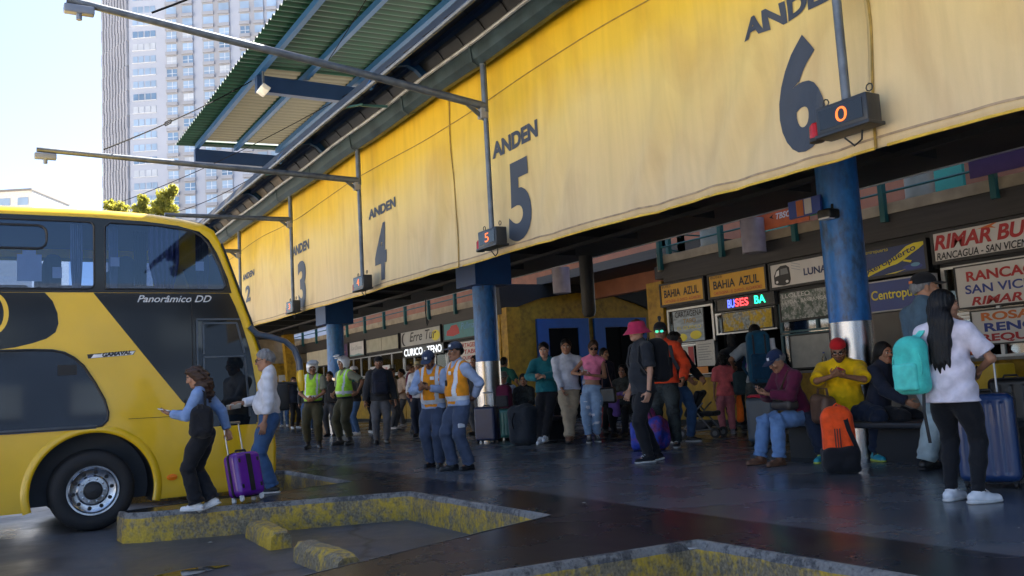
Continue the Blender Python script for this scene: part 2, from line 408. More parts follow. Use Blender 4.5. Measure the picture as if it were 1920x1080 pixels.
b = MB(); b.box((13.38, -12, 4.19), (13.46, 62, 4.27)); rel(b, 'ceiling_edge_trim', mat('bright metal edge', (.7, .72, .74), .3, .5, .1, 4))
b = MB(); b.box((17.2, -20, 8.5), (60, 70, 8.8)); rel(b, 'roof', DARK)  # roof opened short of the gallery to let sunlight in behind the banner
b = MB(); b.box((17.2, -14, 3.75), (17.5, 24, 8.5)); b.box((22, 24, 3.75), (22.3, 62, 8.5)); rel(b, 'gallery_wall', ORWALL)
b = MB(); b.box((17.5, -14, 8.8), (60, 70, 12)); rel(b, 'added_sun_shade', BEIG)  # unseen mass added above the hall to keep the sun off the platform
b = MB(); b.box((6.5, -12, 4.424), (13.36, 62, 4.47)); rel(b, 'bounce_sheet', mat('pale bounce sheet', (.20, .19, .175), .8, 0, .1, 2))  # unseen pale sheet added to bounce sunlight onto the back of the banner
b = MB()
def slab(y0, y1): 
    b.box((BX - .02, y0, 3.42), (18, y1, 3.72))
slab(-12, 16.6); slab(24.2, 62); b.box((15.5, 16.6, 4.25), (22, 24.2, 4.5)); rel(b, 'gallery_floor', FASC)
b = MB(); b.box((BX - .1, -12, 2.78 + .52), (BX - .022, 16.2, 3.74)); b.box((BX - .1, 24.6, 3.3), (BX - .022, 62, 3.72)); rel(b, 'fascia', FASC)
b = MB(); b.box((BX - .12, -12, 3.742), (BX + .5, 16.3, 3.93)); b.box((BX - .12, 24.6, 3.722), (BX + .5, 62, 3.93))
# rounded gallery corner round the stair recess
arc = [(BX - .12 + 1.9 * math.sin(a), 16.3 + 1.9 * (1 - math.cos(a))) for a in np.linspace(0, PI / 2, 8)]
for (xa, ya), (xb, yb) in zip(arc[:-1], arc[1:]): b.beam((xa, ya, 3.79), (xb, yb, 3.79), .12, .42)
b.box((15.75, 18.15, 3.58), (18, 18.27, 4.0)); rel(b, 'gallery_kerb', BEIG)
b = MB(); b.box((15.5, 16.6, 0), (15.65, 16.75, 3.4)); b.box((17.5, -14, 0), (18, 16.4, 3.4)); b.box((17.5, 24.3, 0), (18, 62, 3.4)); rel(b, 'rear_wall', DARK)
# end wall of the hall
b = MB(); b.box((6, 46.2, 0), (20, 46.6, 2.95)); e1 = rel(b, 'end_wall', YEL)
b = MB(); b.box((6, 46.15, 2.952), (20, 46.6, 4.2)); rel(b, 'end_wall_band', BEIG)
b = MB(); b.box((13.55, 46.1, 0), (14.4, 46.19, 2.35)); rel(b, 'white_door', WHITEP)
# recess wall with blue door frames
b = MB(); Yw = 24.0
arch = [(13.94, 3.31), (14.6, 3.56), (15.41, 3.81), (16.86, 4.0), (18.37, 3.88), (19.3, 3.62), (20.03, 3.36)]
poly = [(13.9, 0.0)] + arch + [(22, 2.8), (22, 0.0)]
b.prism(poly, lambda x, z: (x, Yw, z), lambda x, z: (x, Yw + .25, z)); rel(b, 'recess_wall', YEL)
b = MB(); b.prism(arch[::-1] + [(13.9, 4.25), (20.2, 4.25)], lambda x, z: (x, Yw - .12, z), lambda x, z: (x, Yw + .2, z)); rel(b, 'recess_arch', DARK)
for k, (x0, x1) in enumerate(((15.23, 17.22), (17.45, 19.6))):
    b = MB(); fw = .42
    b.box((x0, Yw - .1, 0), (x0 + fw, Yw - .003, 3.16)); b.box((x1 - fw, Yw - .1, 0), (x1, Yw - .003, 3.16)); b.box((x0 + fw, Yw - .1, 2.86), (x1 - fw, Yw - .003, 3.16))
    f_ = rel(b, 'door_frame', DOORB)
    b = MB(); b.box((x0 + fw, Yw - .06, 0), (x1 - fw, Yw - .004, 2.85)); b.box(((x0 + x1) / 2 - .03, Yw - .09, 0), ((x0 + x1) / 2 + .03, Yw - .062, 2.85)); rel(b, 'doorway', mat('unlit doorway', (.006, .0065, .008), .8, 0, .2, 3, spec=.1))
b = MB(); b.box((BX - .06, 16.34, 0), (BX + .45, 16.9, 3.36)); rel(b, 'yellow_pillar', YEL)
b = MB(); b.box((BX - .04, 23.6, 0), (BX + .4, 23.99, 3.5)); rel(b, 'yellow_pillar', YEL)
b = MB(); b.beam((13.4, 43, 0), (13.1, 43, 4.2), .5, .4, up=(0, 1, 0)); rel(b, 'yellow_pillar', YEL)
# gallery columns
for y, x in ((9.85, 14.55), (15.2, 14.55)):
    b = MB(); b.lathe([(.27, 3.94), (.3, 4.0), (.25, 4.06), (.25, 8.4)], (x, y, 0), 20); rel(b, 'gallery_column', mat('greenish grey column', (.23, .225, .17), .5), 'all')
for (px, py) in ((1412, 440), (1052, 520)):
    y = onx(px, py, 13.6)[1]
    b = MB(); b.lathe([(0, 3.5), (.235, 3.5), (.24, 4.19)], (13.6, y, 0), 22); rel(b, 'hanging_light_drum', mat('lilac grey drum', (.36, .33, .40), .5), True)
b = MB(); y = 18.0; b.lathe([(.001, 2.66), (.13, 2.7), (.17, 2.8), (.17, 4.19)], (13.0, y, 0), 18); rel(b, 'roof_drain_pipe', BLACK, True)
# railings of the gallery
def railing(pts, name='gallery_railing'):
    b = MB()
    for (xa, ya), (xb, yb) in zip(pts[:-1], pts[1:]):
        for z in (4.12, 4.5, 4.88): b.tube([(xa, ya, z), (xb, yb, z)], .022, 6)
        n = max(1, int(math.hypot(xb - xa, yb - ya) / 1.9))
        for i in range(n + 1):
            x = xa + (xb - xa) * i / n; y = ya + (yb - ya) * i / n; b.box((x - .05, y - .05, 3.6), (x + .05, y + .05, 4.92))
    rel(b, name, TEALP)
railing([(BX - .16, 2.0), (BX - .16, 16.2)]); railing([(arc[i][0] - .05, arc[i][1]) for i in (1, 3, 5, 7)] + [(18, 18.2)]); railing([(BX - .16, 24.7), (BX - .16, 45)])
for q0, q1 in (((17.1, 15.2, 3.95), (17.19, 16.1, 5.4)), ((16.2, 10.05, 3.95), (16.29, 11.0, 5.4))): b = MB(); b.box(q0, q1); rel(b, 'teal_door', painted('teal door', (.02, .27, .22)))
for y in (14.1, 9.0): b = MB(); b.lathe([(.001, 4.05), (.075, 4.07), (.08, 4.5), (.03, 4.58), (.03, 4.66), (.001, 4.66)], (17.08, y, 0), 10); rel(b, 'fire_extinguisher', painted('extinguisher red', (.38, .02, .02)), True)

# ================================================================== flat signs facing the platform (-X)
DKGREY = mat('sign frame', (.03, .03, .032), .5, .3, .1, 5)
LETR = {}
def ink(c, name, em=0):
    return mat('ink ' + name, c, .5, 0, 0, emis=c if em else None, estr=em)
I_BLK = ink((.015, .015, .018), 'black'); I_RED = ink((.42, .02, .025), 'red'); I_YEL = ink((.72, .62, .04), 'yellow'); I_BLU = ink((.03, .055, .27), 'blue'); I_WHT = ink((.75, .75, .75), 'white'); I_ORG = ink((.62, .16, .03), 'orange'); I_NAVY = ink((.02, .035, .11), 'navy')
def signboard(name, label, y_left, y_right, z0, z1, face, X, art=None, th=.12, fr=.045, group=None, cat='sign', frame=DKGREY):
    """y_left is the end seen on the left (larger Y). art(putter) draws with u to the right, v up, in metres"""
    W = y_left - y_right; Hh = z1 - z0
    o = thing(name, label, cat, (X, y_left, z0), 0, group)
    b = MB(); b.box((.004, 0, 0), (th, -W, Hh)); b.build('panel', face, o)
    if fr:
        b = MB(); q = -.012
        b.box((q, .004, -.004), (th + .002, -fr, fr)); b.box((q, -W + fr, -.004), (th + .002, -W - .004, Hh + .004)); b.box((q, .004, fr), (th + .002, -fr, Hh + .004)); b.box((q, -fr, -.004), (th + .002, -W + fr, fr)); b.box((q, -fr, Hh - fr), (th + .002, -W + fr, Hh + .004))
        b.build('frame', frame, o)
    layers = {}
    def put(body, mt, box=None, **kw):
        b = layers.setdefault(mt.name, (MB(), mt))[0]; lift = .004 * kw.pop('layer', 1)
        put_text(b, body, lambda u, v: (-lift, -u * W, v * Hh), .3, box=box, **kw)
    def shape(poly, mt, layer=1):
        b = layers.setdefault(mt.name + str(layer), (MB(), mt))[0]
        b.prism(poly, lambda u, v: (-.003 * layer, -u * W, v * Hh), None)
    if art: art(put, shape)
    for k, (b, mt) in layers.items():
        if b.v: b.build('lettering' if mt.name.startswith('ink') else 'artwork', mt, o, fix=False)
    return o
def ell(cx, cy, rx, ry, n=20, a0=0, a1=2 * PI): return [(cx + rx * math.cos(a), cy + ry * math.sin(a)) for a in np.linspace(a0, a1, n, endpoint=False)]
SX = BX - .16
SWHITE = mat('white sign face', (.62, .60, .58), .45, 0, .08, 2); SYEL = mat('yellow sign face', (.62, .33, .015), .45, 0, .1, 2)
SBLUE = mat('blue sign face', (.02, .05, .24), .45, 0, .1, 2); SNAVY = mat('navy sign face', (.018, .04, .15), .45, 0, .1, 2)
ZS0, ZS1 = 2.72, 3.26
def a_rimar(put, shape):
    put('RIMAR BUS', I_RED, (.02, .40, .66, .86), bold=.035, shear=.25)
    put('RANCAGUA - SAN VICENTE', I_BLK, (.03, .1, .66, .32), bold=.02, shear=.2)
    shape([(.30, .82), (.46, .96), (.40, .85), (.43, .76), (.37, .83)], I_ORG, 2)
signboard('bus_company_sign', 'white sign with red RIMAR BUS lettering above RANCAGUA - SAN VICENTE', 9.27, 6.6, ZS0, 3.27, SWHITE, SX, a_rimar, group='signs above the ticket booths')
def a_win(put, shape):
    put('RANCAGUA', I_RED, (.10, .62, .84, .86), bold=.03); put('SAN VICENTE', I_BLU, (.08, .33, .84, .54), bold=.02); put('RIMAR BUS', I_RED, (.12, .05, .82, .25), bold=.03, shear=.25)
signboard('window_sign', 'white window poster reading RANCAGUA, SAN VICENTE and RIMAR BUS', 8.95, 6.9, 1.93, 2.62, SWHITE, SX + .05, a_win, .03, .02, cat='poster')
def a_win2(put, shape):
    put('ROSARIO', I_ORG, (.10, .68, .84, .92), bold=.035); put('RENGO', I_BLU, (.12, .37, .74, .62), bold=.035); put('REQUINOA', I_RED, (.08, .06, .92, .31), bold=.035)
signboard('window_sign', 'white window poster listing ROSARIO, RENGO and REQUINOA', 8.75, 6.95, 1.32, 1.88, SWHITE, SX + .05, a_win2, .03, .02, cat='poster')
def a_aero(put, shape):
    shape([(0, .16), (.05, .2), (.45, .46), (.62, .66), (.74, .86), (.95, .98), (.99, .86), (.9, .72), (.8, .6), (.68, .44), (.6, .36), (.5, .32), (.3, .18), (.1, .02), (0, .0)], I_YEL, 1)
    for q in ([(.70, .46), (.80, .40), (.78, .34), (.68, .42)], [(.02, .0), (.5, .1), (.72, .16), (.5, .04)]): shape(q, I_YEL, 1)
    vs, fs = text_verts('Aeropuerto', .3, 1, .012); return vs, fs
def add_rot_text(o, body, mt, W, Hh, u0, v0, u1, v1, ht, bold=.012):
    """lettering along a slanted base line, for signs whose writing climbs"""
    vs, fs = text_verts(body, 1., 1., bold); a = np.array(vs); lo, hi = a.min(0), a.max(0)
    P0 = np.array([u0 * W, v0 * Hh]); P1 = np.array([u1 * W, v1 * Hh]); d = P1 - P0; L = np.linalg.norm(d); d /= L; n = np.array([-d[1], d[0]])
    b = MB(); b.add([(-.012, -(P0 + d * (p[0] - lo[0]) / (hi[0] - lo[0]) * L + n * p[1] * ht)[0], (P0 + d * (p[0] - lo[0]) / (hi[0] - lo[0]) * L + n * p[1] * ht)[1]) for p in a], fs)
    return b.build('lettering', mt, o, fix=False)
def a_aero2(put, shape):
    a_aero(put, shape); put('Centropuerto', I_YEL, (.14, .78, .50, .93)); shape(ell(.8, .2, .13, .09), I_BLU, 1); shape(ell(.84, .26, .06, .06), mat('ink light blue', (.12, .3, .5), .5, 0, 0), 2)
o = signboard('airport_bus_sign', 'navy sign with a yellow aeroplane shape reading Aeropuerto', 10.85, 9.36, 2.63, 3.19, SNAVY, SX, a_aero2, group='signs above the ticket booths')
add_rot_text(o, 'Aeropuerto', I_NAVY, 1.49, .56, .19, .16, .87, .72, .15)
def a_cen(put, shape):
    put('Centropuerto', I_YEL, (.20, .30, .97, .70), bold=.015)
    shape([(.12, .48), (.155, .72), (.155, .55), (.18, .55)], I_YEL); shape([(.12, .44), (.155, .2), (.155, .36), (.18, .40)], I_YEL)
signboard('bus_company_sign', 'plain blue sign with yellow Centropuerto lettering under the aeroplane sign', 10.85, 9.3, 2.03, 2.58, SBLUE, SX, a_cen, fr=.02, frame=mat('pale sign edge', (.4, .4, .42), .5), group='signs above the ticket booths')
def a_luna(put, shape):
    put('LUNA', I_NAVY, (.48, .34, .78, .60), bold=.03)
    # bus drawn in black
    shape([(.07, .2), (.07, .5), (.11, .72), (.17, .84), (.25, .84), (.29, .74), (.30, .3), (.28, .14), (.2, .1), (.12, .14)], I_BLK, 1)
    shape([(.085, .46), (.115, .66), (.15, .70), (.145, .5)], I_WHT, 2); shape([(.165, .5), (.17, .72), (.26, .74), (.275, .52)], ink((.18, .19, .2), 'grey'), 2)
    shape(ell(.11, .26, .018, .05), I_WHT, 2); shape(ell(.25, .24, .02, .05), I_WHT, 2)
    for k in range(3): shape([(.32, .9 - .1 * k), (.44, .78 - .1 * k), (.44, .76 - .1 * k), (.32, .88 - .1 * k)], ink((.3, .32, .4), 'grey blue'), 1)
    A = ell(.78, .56, .16, .38, 24, -1.2, 2.0); Bq = ell(.78, .56, .152, .365, 24, -1.2, 2.0)
    shape(A + Bq[::-1], I_NAVY, 1)
signboard('bus_company_sign', 'white LUNA sign with a black bus drawing, left of the blue column', 12.9, 11.05, ZS0, 3.26, SWHITE, SX, a_luna, group='signs above the ticket booths')
def a_bahia(put, shape):
    put('BUSES', I_BLK, (.06, .80, .26, .90)); put('BAHIA  AZUL', I_BLK, (.10, .36, .88, .70), bold=.02); put('CARTAGENA - EL QUISCO - ALGARROBO', I_RED, (.1, .12, .92, .26), bold=.008)
signboard('bus_company_sign', 'larger yellow BAHIA AZUL sign next to the white LUNA sign', 14.68, 12.97, 2.73, 3.27, SYEL, SX, a_bahia, group='signs above the ticket booths')
signboard('bus_company_sign', 'smaller yellow BAHIA AZUL sign beside the yellow pillar', 16.3, 14.8, 2.73, 3.27, SYEL, SX, a_bahia, group='signs above the ticket booths')
# LED display with running coloured letters
led = signboard('running_text_display', 'black LED display with blue, red and green BUSES BA letters', 14.42, 12.75, 2.43, 2.69, mat('display black', (.008, .008, .009), .25), SX - .06, None, .14, .02, cat='display')
def led_text(o, body, mt, W, Hh, box, dot=.018):
    vs, fs = text_verts(body, 1., 1., .02); a = np.array(vs); lo, hi = a.min(0), a.max(0); u0, v0, u1, v1 = box
    b = MB(); b.add([(-.014, -(u0 + (p[0] - lo[0]) / (hi[0] - lo[0]) * (u1 - u0)) * W, (v0 + (p[1] - lo[1]) / (hi[1] - lo[1]) * (v1 - v0)) * Hh) for p in a], fs)
    return b.build('lettering', mt, o, fix=False)
E_B = ink((.08, .12, 1.0), 'led blue', .55); E_R = ink((1., .05, .06), 'led red', .5); E_G = ink((.02, .9, .45), 'led green', .42); E_O = ink((1., .16, .02), 'led orange', .22); E_W = ink((.8, .85, .9), 'led white', .22)
led_text(led, 'BU', E_B, 1.67, .26, (.22, .2, .34, .86)); led_text(led, 'SES', E_R, 1.67, .26, (.35, .22, .58, .86)); led_text(led, 'BA', E_G, 1.67, .26, (.68, .24, .86, .88))
# pictures in the booth windows
PSEA = mat('faded sea photo', (.26, .33, .40), .4, 0, .5, 3, stretch=(1, 1, 4)); PCITY = m_worn('faded city photo', (.10, .14, .12), (.36, .38, .38), .5, 9.); PPAPER = mat('paper notice', (.62, .60, .56), .7, 0, .1, 30)
PFLOW = m_worn('yellow flower poster', (.55, .38, .03), (.30, .34, .36), .52, 6.)
def a_cart(put, shape):
    put('CARTAGENA', I_BLK, (.1, .78, .95, .96), bold=.01); put('TABO', ink((.35, .22, .02), 'ochre'), (.35, .58, .75, .72), bold=.01); put('EL QUISCO', I_YEL, (.15, .38, .9, .5)); 
    shape(ell(.3, .16, .14, .12), I_YEL); shape(ell(.72, .2, .18, .13), I_YEL)
signboard('destination_poster', 'poster reading CARTAGENA and TABO over a sea picture', 16.0, 14.95, 1.86, 2.6, PSEA, SX + .06, a_cart, .02, .015, cat='poster')
signboard('destination_poster', 'yellow flowery window poster under the running LED display', 14.4, 12.95, 1.98, 2.4, PFLOW, SX + .06, None, .02, .02, cat='poster')
def a_city(put, shape):
    put('LLOLLEO', I_WHT, (.05, .78, .45, .92)); put('LEYDA - BARRANCAS', I_WHT, (.05, .58, .7, .70))
signboard('destination_poster', 'faded city photograph poster under the white LUNA sign', 12.75, 11.0, 2.06, 2.66, PCITY, SX + .06, a_city, .03, .03, cat='poster')
signboard('paper_notice', 'white printed notice with a red slip in the left booth window', 15.85, 15.35, 1.32, 1.78, PPAPER, SX + .06, lambda p, s: s([(.62, .1), (.62, .95), (.98, .95), (.98, .1)], I_RED), .01, 0, cat='notice')
def a_note(put, shape):
    for k in range(7): shape([(.12, .84 - .1 * k), (.12, .87 - .1 * k), (.85 - .1 * (k % 3), .87 - .1 * k), (.85 - .1 * (k % 3), .84 - .1 * k)], ink((.3, .3, .3), 'dark grey'))
signboard('paper_notice', 'large white printed notice right of the red slip in the booth window', 15.28, 14.7, 1.30, 1.86, PPAPER, SX + .06, a_note, .01, 0, cat='notice')
signboard('orange_notice', 'orange strip notice at the foot of the booth window', 15.75, 14.95, 1.14, 1.29, mat('orange card', (.66, .22, .02), .5), SX + .06, None, .01, 0, cat='notice')
# left row of booths
def a_car(put, shape):
    shape([(.1, .3), (.12, .55), (.2, .62), (.26, .8), (.42, .82), (.48, .6), (.5, .32), (.3, .22)], I_RED); put('Pullman', ink((.1, .3, .6), 'mid blue'), (.55, .5, 1.0, .85), shear=.2)
signboard('bus_company_sign', 'teal sign with a red vehicle picture, left of the middle column', 27.7, 25.3, 2.74, 3.36, mat('teal sign face', (.05, .22, .25), .5), SX, a_car, group='signs above the ticket booths')
def a_erre(put, shape):
    put('Erre Tur', I_BLK, (.24, .3, .9, .85), shear=.3, bold=.01); shape(ell(.88, .45, .1, .3), I_YEL); A = ell(.1, .5, .07, .38, 16, 1.2, 5.4); Bq = ell(.13, .5, .06, .34, 16, 1.2, 5.4); shape(A + Bq[::-1], I_BLK)
signboard('bus_company_sign', 'grey sign with black script Erre Tur and a yellow flower', 31.3, 27.9, 2.74, 3.36, mat('pale grey sign', (.42, .42, .40), .5, 0, .1, 2), SX, a_erre, group='signs above the ticket booths')
signboard('blank_sign', 'blank stained cream sign in two halves', 34.8, 31.5, 2.74, 3.34, mat('stained cream sign', (.38, .36, .27), .6, 0, .2, 2), SX, lambda p, s: s([(.49, .05), (.49, .95), (.5, .95), (.5, .05)], I_BLK), group='signs above the ticket booths')
signboard('bus_company_sign', 'small white sign with grey script and wavy foot', 36.7, 35.0, 2.7, 3.36, SWHITE, SX, lambda p, s: (p('Las Dunas', ink((.3, .3, .3), 'dark grey'), (.15, .45, .85, .7), shear=.3), s([(0, 0), (0, .2), (.3, .12), (.6, .2), (1, .08), (1, 0)], mat('ink sea green', (.2, .35, .36), .5, 0, 0))), group='signs above the ticket booths')
signboard('bus_company_sign', 'narrow dark purple sign near the far column', 38.4, 36.85, 2.7, 3.36, mat('purple sign', (.07, .03, .11), .5), SX, lambda p, s: p('MT', ink((.5, .3, .1), 'ochre light'), (.3, .1, .8, .45)), group='signs above the ticket booths')
signboard('blank_sign', 'pale ribbed sign glimpsed left of the far column', 42.5, 39.2, 2.5, 3.3, CREAMP, SX, None, group='signs above the ticket booths')
l2 = signboard('running_text_display', 'black LED display with white letters below the Erre Tur sign', 31.0, 27.6, 2.36, 2.72, mat('display black', (.008, .008, .009), .25), SX - .06, None, .14, .02, cat='display')
led_text(l2, 'CURICO - TENO', E_W, 3.4, .36, (.04, .15, .96, .88))
def a_list(put, shape):
    for k, s in enumerate(('CARTAGENA', 'EL TABO', 'EL QUISCO', 'ALGARROBO')): put(s, I_RED, (.08, .76 - .23 * k, .9 - .06 * k, .92 - .23 * k), bold=.02)
signboard('destination_list', 'white board with four lines of red destinations by the middle column', 26.9, 25.0, 1.75, 2.66, SWHITE, SX + .02, a_list, .04, .02, cat='sign')
signboard('destination_list', 'white notice with red headline in a far booth window', 34.6, 32.6, 1.65, 2.2, SWHITE, SX + .06, lambda p, s: (p('ANDES BUS', I_RED, (.1, .6, .9, .85), bold=.02), p('TODO CHILE', I_RED, (.1, .2, .9, .45), bold=.02)), .03, 0, cat='sign')

# ================================================================== ticket booths
def m_glass(name, tint, refl=.12, rough=.03):
    m, t, b, L = nodes_of(name); out = t.nodes['Material Output']
    tr = N(t, 'ShaderNodeBsdfTransparent'); tr.inputs[0].default_value = (*tint, 1)
    gl = N(t, 'ShaderNodeBsdfGlossy'); gl.inputs['Roughness'].default_value = rough
    fr = N(t, 'ShaderNodeFresnel'); fr.inputs[0].default_value = 1.5
    mr = N(t, 'ShaderNodeMapRange'); mr.inputs[1].default_value = 0; mr.inputs[2].default_value = 1; mr.inputs[3].default_value = refl; mr.inputs[4].default_value = 1; L(fr.outputs[0], mr.inputs[0])
    mx = N(t, 'ShaderNodeMixShader'); L(mr.outputs[0], mx.inputs[0]); L(tr.outputs[0], mx.inputs[1]); L(gl.outputs[0], mx.inputs[2]); L(mx.outputs[0], out.inputs[0])
    t.nodes.remove(b); return m
GLASS = m_glass('booth glass', (.8, .85, .85), .02)
ALU = mat('aluminium frame', (.45, .46, .47), .4, .7, .1, 10)
def booth(y_left, y_right, label, base=YEL, sill=1.1, rows=((1.12, 1.82), (1.84, 2.66)), inside=DARK, frame=ALU):
    W = y_left - y_right; o = thing('ticket_booth', label, 'ticket booth', (BX, y_left, 0), 0, 'ticket booths along the hall')
    b = MB(); b.box((0, 0, .12), (.15, -W, sill - .05)); b.build('base_wall', base, o)
    b = MB(); b.box((-.01, 0, 0), (.15, -W, .118)); b.build('skirting', BLACK, o)
    b = MB(); b.box((-.22, -.02, sill - .048), (.4, -W + .02, sill)); b.build('counter', mat('worn counter top', (.16, .15, .14), .5, 0, .2, 5), o)
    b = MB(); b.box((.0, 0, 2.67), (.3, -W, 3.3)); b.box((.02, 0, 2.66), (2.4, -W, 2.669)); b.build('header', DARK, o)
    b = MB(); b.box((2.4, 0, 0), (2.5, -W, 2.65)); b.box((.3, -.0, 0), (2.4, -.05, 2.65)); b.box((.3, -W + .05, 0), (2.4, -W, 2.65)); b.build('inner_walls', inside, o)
    f = MB(); n = max(1, round(W / 1.0)); t = .03
    for z0, z1 in rows:
        f.box((.0, 0, z0), (.06, -W, z0 + .04)); f.box((.0, 0, z1 - .04), (.06, -W, z1))
        for i in range(n + 1):
            y = -W * i / n; y = min(max(y, -W + t), -t); f.box((-.003, y - t, z0), (.063, y + t, z1))
    fo = f.build('window_frame', frame, o)
    g = MB(); g.box((.028, -.03, rows[0][0] + .04), (.034, -W + .03, rows[-1][1] - .04)); g.build('pane', GLASS, fo)
    return o
booth(16.3, 14.75, 'yellow ticket booth with CARTAGENA poster beside the yellow pillar')
booth(14.7, 12.95, 'yellow ticket booth under the coloured LED display', rows=((1.95, 2.42),), frame=ALU)
booth(12.88, 11.0, 'ticket booth with city photograph poster and white shutter panel', frame=mat('teal frame', (.02, .09, .12), .5), sill=1.08)
booth(10.95, 9.32, 'ticket booth with grey tiled front under the blue Centropuerto sign', base=mat('grey tile', (.15, .145, .14), .4, 0, .15, 4), rows=((1.12, 2.0),))
b = MB(); b.box((BX - .03, 9.36, 1.10), (BX - .002, 10.9, 2.02)); b.box((BX - .035, 10.12, 1.10), (BX - .03, 10.14, 2.02)); so = tag(b.build('closed_shutter', mat('grey brown shutter', (.14, .125, .11), .6, 0, .12, 3)), 'closed grey brown shutter under the blue Centropuerto sign', 'shutter')
booth(9.26, 6.5, 'ticket booth plastered with white window posters under the RIMAR BUS sign', sill=1.12)
booth(6.45, 3.0, 'yellow ticket booth at the right end of the hall')
for k, (ya, yb) in enumerate(((27.8, 24.5), (31.4, 27.86), (34.9, 31.46), (38.5, 34.96), (42.6, 38.56))):
    booth(ya, yb, ['ticket booth behind the middle column', 'ticket booth under the Erre Tur sign', 'ticket booth under the blank cream sign', 'ticket booth under the small white and purple signs', 'farthest ticket booth left of the far column'][k])
b = MB(); b.box((0, 0, 0), (.03, -1.25, .62)); sp = thing('shutter_panel', 'closed white shutter panel in the booth left of the blue column', 'panel', (BX - .05, 12.6, 1.14)); b.build('board', mat('grey white board', (.40, .40, .38), .6), sp)
b = MB(); b.box((-.012, .03, -.03), (.02, 0, .65)); b.box((-.012, -1.25, -.03), (.02, -1.28, .65)); b.box((-.012, 0, .62), (.02, -1.25, .65)); b.box((-.012, 0, -.03), (.02, -1.25, 0)); b.build('frame', DKGREY, sp)
bt = thing('water_bottle', 'clear plastic bottle standing on the counter by the blue column', 'bottle', (BX - .12, 11.75, 1.08)); 
b = MB(); b.lathe([(.001, 0), (.045, .005), (.045, .2), (.018, .27), (.018, .3)], n=14); b.build('bottle_body', m_glass('clear plastic', (.85, .88, .9), .12, .1), bt, True)
b = MB(); b.lathe([(.02, .3), (.02, .33), (.001, .33)], n=12); b.build('cap', I_BLU, bt)
bn = thing('yellow_bin', 'yellow plastic crate on the counter behind the standing woman', 'crate', (13.2, 8.4, .62)); b = MB(); b.rbox((0, 0, .2), (.25, .55, .2), .03); b.build('crate_body', painted('crate yellow', (.55, .36, .02)), bn, True)
b = MB(); b.rbox((0, 0, -.3), (.28, .6, .3), .02); b.build('stand', DMET, bn, True)
# gallery advertisements
def a_tur(put, shape):
    put('COMO NO ES TUYO, DISFRUTALO', ink((.7, .6, .5), 'pale'), (.06, .7, .9, .86)); put('TBSC', I_WHT, (.40, .3, .68, .52), bold=.03, shear=.25); shape([(.27, .42), (.36, .52), (.33, .42), (.36, .34)], I_BLK)
y0 = onx(1423, 440, BX - .2)[1]; y1 = onx(1522, 420, BX - .2)[1]
signboard('gallery_advert', 'orange TBSC advertising panel on the gallery railing', y0, y1, 3.93, 4.48, mat('orange advert', (.60, .13, .035), .5), BX - .26, a_tur, .03, .0, cat='advert')
signboard('gallery_advert', 'small panel of coloured squares at the end of the orange advert', y1 - .02, y1 - .42, 4.0, 4.5, I_BLU, BX - .26, lambda p, s: (s([(0, .5), (0, .75), (1, .75), (1, .5)], I_RED), s([(0, .0), (0, .3), (1, .3), (1, 0)], mat('ink green', (.08, .3, .06), .5, 0, 0))), .03, 0, cat='advert')
def a_emp(put, shape):
    put('EMPIEZA TU CAMINO,', ink((.7, .6, .6), 'pale pink'), (.05, .72, .80, .88)); put('TBSC', I_WHT, (.62, .36, .92, .6), bold=.03, shear=.25)
    for k, c in enumerate((I_RED, I_YEL, I_BLU, I_ORG)): shape(ell(.49 + .05 * (k % 2), .4 + .14 * (k // 2), .025, .07, 10), c)
signboard('gallery_advert', 'dark purple advertising panel reading EMPIEZA TU CAMINO', onx(1822, 330, BX - .2)[1], 5.9, 3.98, 4.52, mat('dark purple advert', (.06, .025, .10), .5), BX - .26, a_emp, .03, .0, cat='advert')

# ================================================================== blue columns with steel feet
def column(y, cap, label):
    o = thing('platform_column', label, 'column', (9.3, y, 0), 0, 'blue columns along the platform'); r = .252
    b = MB(); b.lathe([(r, 1.64), (r, 4.19)], n=40); b.build('shaft', BLUEP, o, True)
    b = MB(); b.lathe([(r + .012, .0), (r + .012, 1.64), (r, 1.645)], n=40); b.build('steel_sleeve', STEEL, o, True)
    if cap: b = MB(); b.box((-.43, -.43, 3.22), (.43, .43, 3.94)); b.build('capital', mat('dark blue capital', (.012, .07, .25), .5, 0, .15, 3), o)
    return o
column(7.42, False, 'blue round column with steel foot behind the man in the yellow shirt')
column(16.6, True, 'blue round column with square top and steel foot in the middle of the platform')
column(25.8, True, 'blue round column farthest along the platform behind the helmeted officer')
sb = thing('column_spotlight', 'black spotlight clamped high on the blue column', 'spotlight', (9.0, 7.3, 2.95)); b = MB(); b.rbox((-.06, 0, 0), (.1, .1, .06), .03); b.beam((0, 0, 0), (.1, .05, .18), .03, .03); b.build('housing', DMET, sb, True)
b = MB(); b.rbox((-.1, 0, -.055), (.06, .08, .012), .01); b.build('lens', mat('lamp lens', (.6, .6, .62), .2), sb)
shp = onx(1525, 330, 8.95)
cs = thing('coloured_sign', 'small blue, orange and white sign beside the column top', 'sign', (8.95, shp[1] + .12, 2.92))
b = MB(); b.box((0, .32, .08), (.04, -.18, .30)); b.build('panel', SBLUE, cs); b = MB(); b.box((-.005, .19, .09), (.0, .08, .29)); b.build('stripe', mat('dull orange', (.35, .10, .03), .6), cs); b = MB(); b.box((-.005, .06, .10), (.0, -.05, .29)); b.build('stripe', mat('dull grey white', (.4, .4, .42), .6), cs)
# bench round the first column
bn = thing('platform_bench', 'long dark bench round the foot of the blue column', 'bench', (9.2, 7.3, 0)); m_b = mat('dark bench paint', (.022, .026, .034), .4, 0, .2, 4)
b = MB(); b.rbox((-.1, -.45, .42), (.36, 1.55, .035), .02); b.build('seat', m_b, bn, True)

